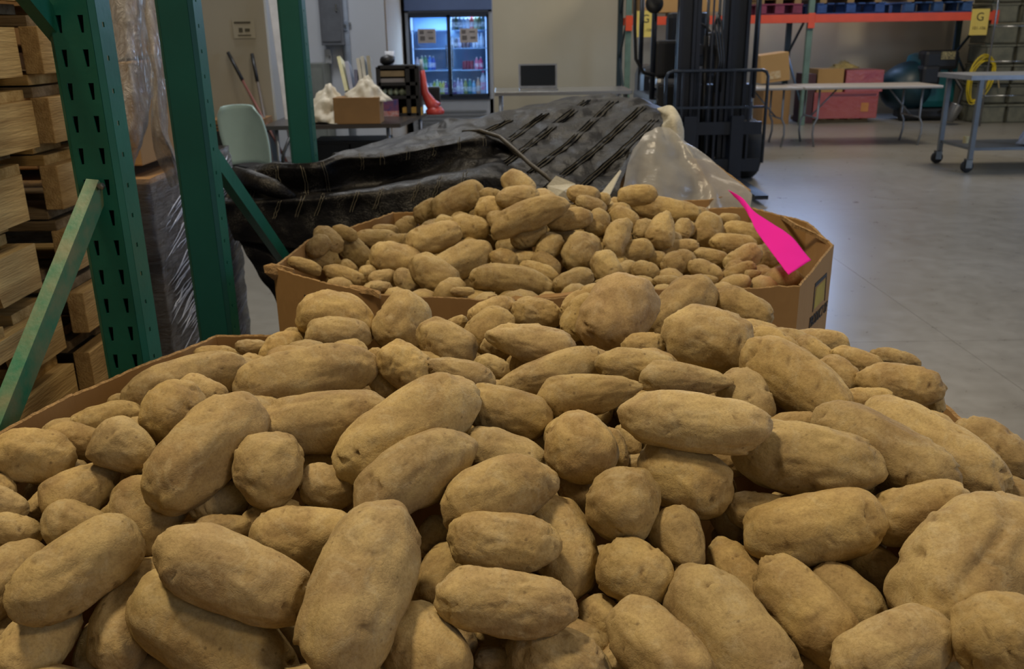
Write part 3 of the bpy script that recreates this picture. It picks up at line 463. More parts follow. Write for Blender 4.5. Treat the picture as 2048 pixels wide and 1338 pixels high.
2|o|0.035,2.136,0.964,1.000,-0.019,-0.010,0.014,0.243,0.970|0.0369|0.0221|m|small oval potato below the long top middle potato
2|o|-0.298,2.353,0.960,0.992,0.116,-0.042,0.014,0.225,0.974|0.0417|0.0269|m|small oval potato above the broad front left potato
2|o|0.625,2.517,0.979,0.957,-0.285,-0.045,0.099,0.178,0.979|0.0314|0.0171|m|small oval potato above and right of the flat-cut potato
2|o|-0.096,2.303,0.978,0.974,-0.095,-0.205,0.222,0.224,0.949|0.0633|0.0263|m|middling oval potato above and right of the long slanting far potato
2|o|0.284,2.331,1.047,0.993,-0.119,0.008,0.014,0.189,0.982|0.0330|0.0198|m|small oval potato below and left of the oval potato against the plastic
2|o|-0.412,2.191,0.936,0.765,-0.284,-0.578,0.643,0.302,0.703|0.0244|0.0190|m|tiny oval potato below and left of the upright left corner potato
2|o|0.246,2.329,1.077,0.995,-0.104,0.004,0.014,0.177,0.984|0.0184|0.0170|m|tiny oval potato to the left of the oval potato against the plastic
2|p|0.565,2.019,0.951,0.959,-0.078,0.273,-0.236,0.316,0.919|0.0200|0.0129|m|tiny tapered potato below and right of the potato under the pink sheet
2|o|0.429,1.969,0.954,0.979,-0.202,0.041,0.014,0.264,0.964|0.0423|0.0114|m|middling oval potato below and right of the wrinkled oval front potato
2|o|0.528,2.521,0.992,0.979,-0.200,0.025,0.014,0.194,0.981|0.0429|0.0243|m|small oval potato above and left of the flat-cut potato
2|o|-0.042,2.341,0.983,1.000,0.014,-0.018,0.014,0.216,0.976|0.0400|0.0267|m|small oval potato below and left of the long top middle potato
2|o|-0.334,2.215,0.937,0.815,0.437,0.381,-0.482,0.147,0.864|0.0388|0.0255|m|small oval potato to the left of the slanting front rim potato
2|o|0.166,2.258,0.991,0.997,-0.073,0.002,0.014,0.219,0.976|0.0322|0.0232|m|small oval potato above and left of the largest round far potato
1|o|-0.328,1.015,1.050,-0.618,-0.770,0.162,-0.780,0.626,0.000|0.0463|0.0280|f|middling shadowed half-buried potato above and right of the large lumpy tilted potato
1|o|0.432,0.966,0.957,-0.951,-0.305,-0.047,-0.305,0.952,0.000|0.0384|0.0316|f|middling shadowed half-buried potato below the long wrinkled sloping potato
1|o|-0.309,1.154,1.067,-0.956,-0.292,0.033,-0.292,0.956,0.000|0.0343|0.0289|f|small shadowed half-buried potato above and left of the long straight potato at the back left
1|o|0.105,0.854,0.927,0.828,-0.507,0.238,-0.522,-0.853,0.000|0.0364|0.0315|f|middling shadowed half-buried potato to the left of the crusty-eyed oval potato
1|o|0.110,1.369,1.010,-0.737,0.615,0.280,0.641,0.768,-0.000|0.0536|0.0326|f|middling shadowed half-buried potato above and right of the long pale rising potato
1|o|-0.570,1.001,0.965,0.044,-0.999,0.005,-0.999,-0.044,0.000|0.0490|0.0317|f|middling shadowed half-buried potato below and right of the round potato over the left box edge
1|o|0.258,0.885,0.936,0.188,-0.953,-0.238,-0.981,-0.194,0.000|0.0400|0.0263|f|middling shadowed half-buried potato to the left of the rough netted potato
1|o|-0.247,1.255,1.040,-0.922,-0.387,0.008,-0.387,0.922,0.000|0.0318|0.0269|f|small shadowed half-buried potato above and right of the long straight potato at the back left
1|o|0.417,1.256,1.045,0.946,0.116,-0.303,0.121,-0.993,0.000|0.0372|0.0292|f|small shadowed half-buried potato above the large tapering potato
1|o|-0.320,1.291,1.025,0.773,-0.571,0.275,-0.594,-0.804,0.000|0.0438|0.0301|f|middling shadowed half-buried potato above the long straight potato at the back left
1|o|-0.013,1.267,1.051,-0.607,0.631,-0.482,0.721,0.693,-0.000|0.0382|0.0262|f|small shadowed half-buried potato to the left of the tapered back middle potato
1|o|-0.228,1.194,0.999,-0.096,-0.874,-0.477,-0.994,0.109,0.000|0.0388|0.0333|f|small shadowed half-buried potato above and right of the thick level potato
1|o|0.106,1.129,1.004,-0.027,-0.944,0.329,-1.000,0.029,0.000|0.0539|0.0324|f|middling shadowed half-buried potato below the pointed centre potato
1|o|0.158,0.873,0.960,-0.143,-0.969,-0.202,-0.989,0.146,0.000|0.0439|0.0347|f|middling shadowed half-buried potato to the left of the narrow-necked potato
1|o|-0.620,0.914,0.993,-0.851,0.101,-0.515,0.118,0.993,-0.000|0.0471|0.0330|f|middling shadowed half-buried potato below and left of the round potato over the left box edge
1|o|0.379,1.309,1.040,-0.912,-0.211,0.352,-0.225,0.974,0.000|0.0429|0.0312|f|middling shadowed half-buried potato below and right of the block-ended potato
1|o|-0.600,1.086,0.990,-0.419,0.904,-0.088,0.907,0.421,-0.000|0.0392|0.0295|f|middling shadowed half-buried potato above and right of the round potato over the left box edge
1|o|-0.120,0.869,0.930,0.678,-0.733,0.049,-0.734,-0.679,0.000|0.0482|0.0284|f|middling shadowed half-buried potato above and right of the tall potato with the smiling crease
1|o|0.160,1.153,0.950,0.627,-0.726,0.281,-0.757,-0.654,0.000|0.0394|0.0307|f|middling shadowed half-buried potato to the right of the apple-like potato
1|o|-0.470,0.971,0.940,0.957,0.287,0.034,0.288,-0.958,0.000|0.0404|0.0275|f|middling shadowed half-buried potato to the left of the bell-shaped potato
1|o|-0.148,0.783,0.865,-0.537,0.823,0.185,0.838,0.546,-0.000|0.0367|0.0262|f|middling shadowed half-buried potato to the left of the broad potato at the bottom edge
1|o|0.175,1.059,1.032,-0.421,-0.897,0.131,-0.905,0.425,0.000|0.0394|0.0301|f|middling shadowed half-buried potato to the left of the long level centre right potato
1|o|0.368,1.115,1.028,-0.918,-0.329,-0.219,-0.337,0.941,0.000|0.0380|0.0264|f|middling shadowed half-buried potato below and left of the large tapering potato
1|o|-0.583,0.940,0.923,-0.328,-0.940,-0.089,-0.944,0.329,0.000|0.0372|0.0260|f|middling shadowed half-buried potato above and left of the long potato with the pitted end
1|o|0.169,0.850,0.897,0.863,-0.495,-0.100,-0.498,-0.867,0.000|0.0349|0.0270|f|middling shadowed half-buried potato below and right of the crusty-eyed oval potato
1|o|0.511,1.002,1.019,-0.905,-0.231,0.357,-0.247,0.969,0.000|0.0425|0.0327|f|middling shadowed half-buried potato above the long sloping potato by the right rim
1|o|0.194,1.146,1.059,0.723,-0.689,-0.044,-0.690,-0.724,0.000|0.0311|0.0262|f|small shadowed half-buried potato to the right of the smooth two-eyed potato
1|o|0.386,0.876,0.957,-0.904,-0.424,-0.050,-0.425,0.905,0.000|0.0364|0.0283|f|middling shadowed half-buried potato to the right of the rough netted potato
2|o|-0.026,2.259,1.032,0.537,-0.771,-0.343,-0.820,-0.572,0.000|0.0402|0.0278|f|small shadowed half-buried potato to the left of the long top middle potato
2|o|0.669,2.085,0.920,0.960,0.013,-0.281,0.013,-1.000,0.000|0.0427|0.0278|f|small shadowed half-buried potato below and right of the potato under the pink sheet
1|o|-0.415,1.273,1.000,-0.624,-0.496,-0.603,-0.622,0.783,0.000|0.0462|0.0275|f|middling shadowed half-buried potato to the right of the bent potato along the left wall
1|o|0.038,1.229,1.025,0.960,-0.187,-0.210,-0.192,-0.981,0.000|0.0477|0.0317|f|middling shadowed half-buried potato to the left of the long pale rising potato
2|o|0.704,2.348,0.919,0.004,-0.946,-0.325,-1.000,-0.004,0.000|0.0380|0.0272|f|small shadowed half-buried potato to the right of the potato under the pink sheet
1|o|0.231,0.942,0.975,-0.480,-0.858,0.180,-0.873,0.488,0.000|0.0359|0.0312|f|middling shadowed half-buried potato below and right of the sloping oval potato
1|o|0.347,0.964,0.924,-0.247,0.969,0.000,0.969,0.247,-0.000|0.0487|0.0315|f|middling shadowed half-buried potato above and left of the rough netted potato
1|o|0.008,0.893,0.915,-0.990,-0.033,0.141,-0.033,0.999,0.000|0.0359|0.0268|f|middling shadowed half-buried potato below and right of the wrinkled grey-sided potato
2|o|-0.188,2.346,0.996,-0.555,-0.471,-0.686,-0.647,0.763,0.000|0.0462|0.0295|f|small shadowed half-buried potato above and right of the thick left flank potato
2|o|0.609,2.101,0.925,-0.066,0.989,-0.134,0.998,0.066,-0.000|0.0344|0.0281|f|small shadowed half-buried potato below and right of the flat-cut potato
1|o|-0.470,1.004,1.020,-0.871,-0.268,-0.413,-0.294,0.956,0.000|0.0397|0.0333|f|middling shadowed half-buried potato above and right of the pear-shaped potato by the left edge
1|o|0.384,0.712,0.905,0.775,-0.631,0.025,-0.632,-0.775,0.000|0.0513|0.0316|f|big shadowed half-buried potato below and right of the long-scratched potato
1|o|-0.249,0.956,0.921,0.313,0.946,-0.083,0.950,-0.314,0.000|0.0516|0.0337|f|middling shadowed half-buried potato above and left of the tall potato with the smiling crease
2|o|0.549,2.086,0.941,0.666,-0.670,-0.327,-0.709,-0.705,0.000|0.0322|0.0264|f|small shadowed half-buried potato below the potato under the pink sheet
1|o|-0.619,1.005,1.003,0.225,0.955,-0.191,0.973,-0.229,0.000|0.0530|0.0313|f|middling shadowed half-buried potato to the left of the round potato over the left box edge
1|o|0.171,1.128,1.007,0.858,0.364,0.362,0.390,-0.921,0.000|0.0348|0.0267|f|small shadowed half-buried potato below the smooth two-eyed potato
1|o|0.421,0.829,0.911,-0.286,-0.899,0.333,-0.953,0.303,0.000|0.0479|0.0296|f|middling shadowed half-buried potato to the left of the giant split potato
1|o|0.306,0.768,0.908,0.882,0.323,-0.344,0.344,-0.939,0.000|0.0383|0.0269|f|middling shadowed half-buried potato below the smooth slanting potato
1|o|-0.032,0.859,0.960,-0.925,-0.374,-0.069,-0.374,0.927,0.000|0.0372|0.0321|f|middling shadowed half-buried potato to the left of the wrinkled grey-sided potato
1|o|0.037,0.800,0.902,0.840,-0.454,0.297,-0.476,-0.880,0.000|0.0353|0.0270|f|middling shadowed half-buried potato to the right of the rough level potato
1|o|-0.331,0.964,0.953,0.237,-0.970,-0.050,-0.971,-0.237,0.000|0.0456|0.0336|f|middling shadowed half-buried potato below and left of the cracked egg-shaped potato
2|o|0.090,2.364,1.071,-0.294,0.948,0.120,0.955,0.296,-0.000|0.0469|0.0292|f|small shadowed half-buried potato above and right of the long top middle potato
1|o|-0.077,0.775,0.859,-0.988,-0.057,-0.143,-0.058,0.998,0.000|0.0481|0.0335|f|middling shadowed half-buried potato below and right of the broad potato at the bottom edge
1|o|-0.102,0.828,0.882,0.745,-0.505,-0.436,-0.561,-0.828,0.000|0.0388|0.0315|f|middling shadowed half-buried potato above the broad potato at the bottom edge
1|o|-0.191,0.681,0.915,0.879,0.463,-0.112,0.466,-0.885,0.000|0.0378|0.0304|f|middling shadowed half-buried potato below and right of the long golden potato at the bottom edge
1|o|-0.189,0.962,0.982,0.093,0.993,-0.073,0.996,-0.093,0.000|0.0406|0.0333|f|middling shadowed half-buried potato to the left of the curved groove potato
1|o|-0.056,1.006,0.966,0.793,0.599,0.111,0.603,-0.798,0.000|0.0345|0.0288|f|small shadowed half-buried potato above and left of the bean-shaped potato
2|o|0.250,2.120,0.943,-0.785,-0.487,-0.383,-0.527,0.850,0.000|0.0447|0.0291|f|small shadowed half-buried potato below the peanut-shaped potato
2|o|0.175,2.314,1.036,0.603,-0.772,-0.202,-0.788,-0.616,0.000|0.0449|0.0320|f|small shadowed half-buried potato to the right of the smooth level far potato
1|o|-0.142,1.193,1.043,0.920,0.383,-0.081,0.384,-0.923,0.000|0.0452|0.0270|f|middling shadowed half-buried potato above the biggest centre potato
1|o|-0.479,1.031,0.967,0.915,-0.277,0.294,-0.290,-0.957,0.000|0.0380|0.0296|f|middling shadowed half-buried potato below and right of the pear-shaped potato by the left edge
2|o|-0.115,2.221,0.974,-0.800,-0.567,-0.198,-0.578,0.816,0.000|0.0395|0.0264|f|small shadowed half-buried potato above and right of the long slanting far potato
2|o|0.122,2.244,0.965,0.725,-0.576,-0.377,-0.622,-0.783,0.000|0.0332|0.0263|f|small shadowed half-buried potato to the left of the largest round far potato
1|o|-0.002,0.775,0.952,-0.874,-0.203,0.442,-0.227,0.974,0.000|0.0506|0.0303|f|big shadowed half-buried potato above and right of the rough level potato
1|o|-0.408,0.973,0.956,-0.804,-0.583,0.113,-0.587,0.809,0.000|0.0326|0.0280|f|small shadowed half-buried potato to the right of the bell-shaped potato
1|o|0.479,0.913,0.935,-0.460,0.837,-0.295,0.876,0.482,-0.000|0.0413|0.0281|f|middling shadowed half-buried potato below the scuffed potato
1|o|0.203,1.074,0.978,0.561,0.634,0.532,0.749,-0.663,0.000|0.0414|0.0282|f|middling shadowed half-buried potato below and left of the long level centre right potato
1|o|0.042,0.971,0.940,0.808,0.189,0.558,0.228,-0.974,0.000|0.0355|0.0267|f|middling shadowed half-buried potato to the right of the bean-shaped potato
2|o|-0.207,2.406,0.983,-0.561,-0.828,0.012,-0.828,0.561,0.000|0.0447|0.0341|f|small shadowed half-buried potato above the thick left flank potato
2|o|0.417,2.273,0.975,0.996,0.080,-0.048,0.080,-0.997,0.000|0.0301|0.0261|f|small shadowed half-buried potato below and right of the pear-shaped upright potato
1|o|-0.166,1.221,1.000,0.070,0.994,0.083,0.997,-0.071,0.000|0.0366|0.0294|f|small shadowed half-buried potato above the biggest centre potato
2|o|-0.250,2.305,0.967,-0.470,0.781,0.412,0.857,0.515,-0.000|0.0440|0.0302|f|small shadowed half-buried potato to the left of the thick left flank potato
1|o|-0.065,1.109,1.005,-0.608,0.778,-0.155,0.788,0.616,-0.000|0.0543|0.0350|f|middling shadowed half-buried potato to the left of the potato with shaded left end
2|o|0.304,2.487,1.020,0.968,-0.042,-0.249,-0.043,-0.999,0.000|0.0375|0.0313|f|small shadowed half-buried potato below and left of the oval potato against the plastic
1|o|-0.094,0.967,0.985,0.796,-0.554,0.244,-0.571,-0.821,0.000|0.0411|0.0291|f|middling shadowed half-buried potato to the right of the curved groove potato
1|o|0.433,0.733,0.864,0.710,0.661,0.242,0.682,-0.732,0.000|0.0417|0.0280|f|middling shadowed half-buried potato below and right of the long-scratched potato
2|o|0.269,2.221,1.003,-0.341,0.930,0.137,0.939,0.345,-0.000|0.0466|0.0331|f|middling shadowed half-buried potato above the peanut-shaped potato
2|o|-0.080,2.489,1.006,-0.729,-0.679,-0.090,-0.682,0.732,0.000|0.0498|0.0307|f|small shadowed half-buried potato below and right of the long left slope potato
2|o|0.178,2.223,0.908,0.811,-0.567,0.148,-0.573,-0.820,0.000|0.0494|0.0308|f|middling shadowed half-buried potato below the largest round far potato
1|o|0.308,0.965,1.026,0.815,0.432,0.386,0.469,-0.883,0.000|0.0318|0.0271|f|small shadowed half-buried potato above and left of the large dimpled angular potato
1|o|-0.021,1.034,1.003,0.950,-0.252,-0.183,-0.256,-0.967,0.000|0.0407|0.0294|f|middling shadowed half-buried potato above and left of the half hidden centre potato
1|o|0.062,1.054,0.997,-0.883,0.397,0.251,0.410,0.912,-0.000|0.0379|0.0313|f|middling shadowed half-buried potato above and left of the apple-like potato
2|o|0.473,2.385,0.981,-0.012,0.955,-0.298,1.000,0.012,-0.000|0.0387|0.0288|f|small shadowed half-buried potato below and right of the long potato before the plastic
2|o|-0.137,2.415,0.998,-0.128,-0.856,-0.501,-0.989,0.147,0.000|0.0375|0.0294|f|small shadowed half-buried potato below the long left slope potato
2|o|0.221,2.215,0.959,-0.988,0.147,-0.050,0.147,0.989,-0.000|0.0405|0.0329|f|small shadowed half-buried potato to the right of the largest round far potato
2|o|0.258,2.315,0.984,0.919,0.085,0.384,0.092,-0.996,0.000|0.0443|0.0296|f|small shadowed half-buried potato to the left of the peanut-shaped potato
1|o|0.242,1.360,0.969,-0.702,-0.518,0.488,-0.593,0.805,0.000|0.0420|0.0347|f|small shadowed half-buried potato to the left of the flat brown potato
1|o|0.214,1.025,0.997,-0.938,-0.237,-0.252,-0.245,0.969,0.000|0.0507|0.0317|f|middling shadowed half-buried potato above the sloping oval potato
1|o|0.293,0.812,0.935,0.615,-0.788,-0.005,-0.788,-0.615,0.000|0.0338|0.0291|f|middling shadowed half-buried potato above and left of the smooth slanting potato
1|o|-0.123,0.765,0.919,0.392,-0.919,-0.048,-0.920,-0.392,0.000|0.0413|0.0270|f|middling shadowed half-buried potato above and left of the broad potato at the bottom edge
2|o|0.092,2.190,0.951,0.824,0.561,-0.081,0.563,-0.826,0.000|0.0349|0.0269|f|small shadowed half-buried potato above and right of the two-lobed front potato
2|o|0.191,2.156,0.930,0.984,-0.003,0.180,-0.003,-1.000,0.000|0.0386|0.0269|f|small shadowed half-buried potato below the largest round far potato
2|o|-0.004,2.287,0.965,0.375,-0.779,-0.502,-0.901,-0.434,0.000|0.0371|0.0275|f|small shadowed half-buried potato above the two-lobed front potato
1|o|0.071,0.985,1.033,-0.580,-0.799,0.161,-0.809,0.587,0.000|0.0399|0.0285|f|middling shadowed half-buried potato below the long pale rising potato
1|o|0.278,1.303,1.017,-0.009,-0.980,-0.198,-1.000,0.009,0.000|0.0407|0.0284|f|small shadowed half-buried potato below and left of the broad dusty slit-eyed potato
1|o|-0.071,1.272,1.006,-0.043,0.978,0.203,0.999,0.044,-0.000|0.0493|0.0308|f|middling shadowed half-buried potato above and left of the potato with shaded left end
1|o|-0.176,1.156,0.982,0.031,-0.697,-0.716,-0.999,-0.045,0.000|0.0381|0.0282|f|small shadowed half-buried potato above and left of the biggest centre potato
"""
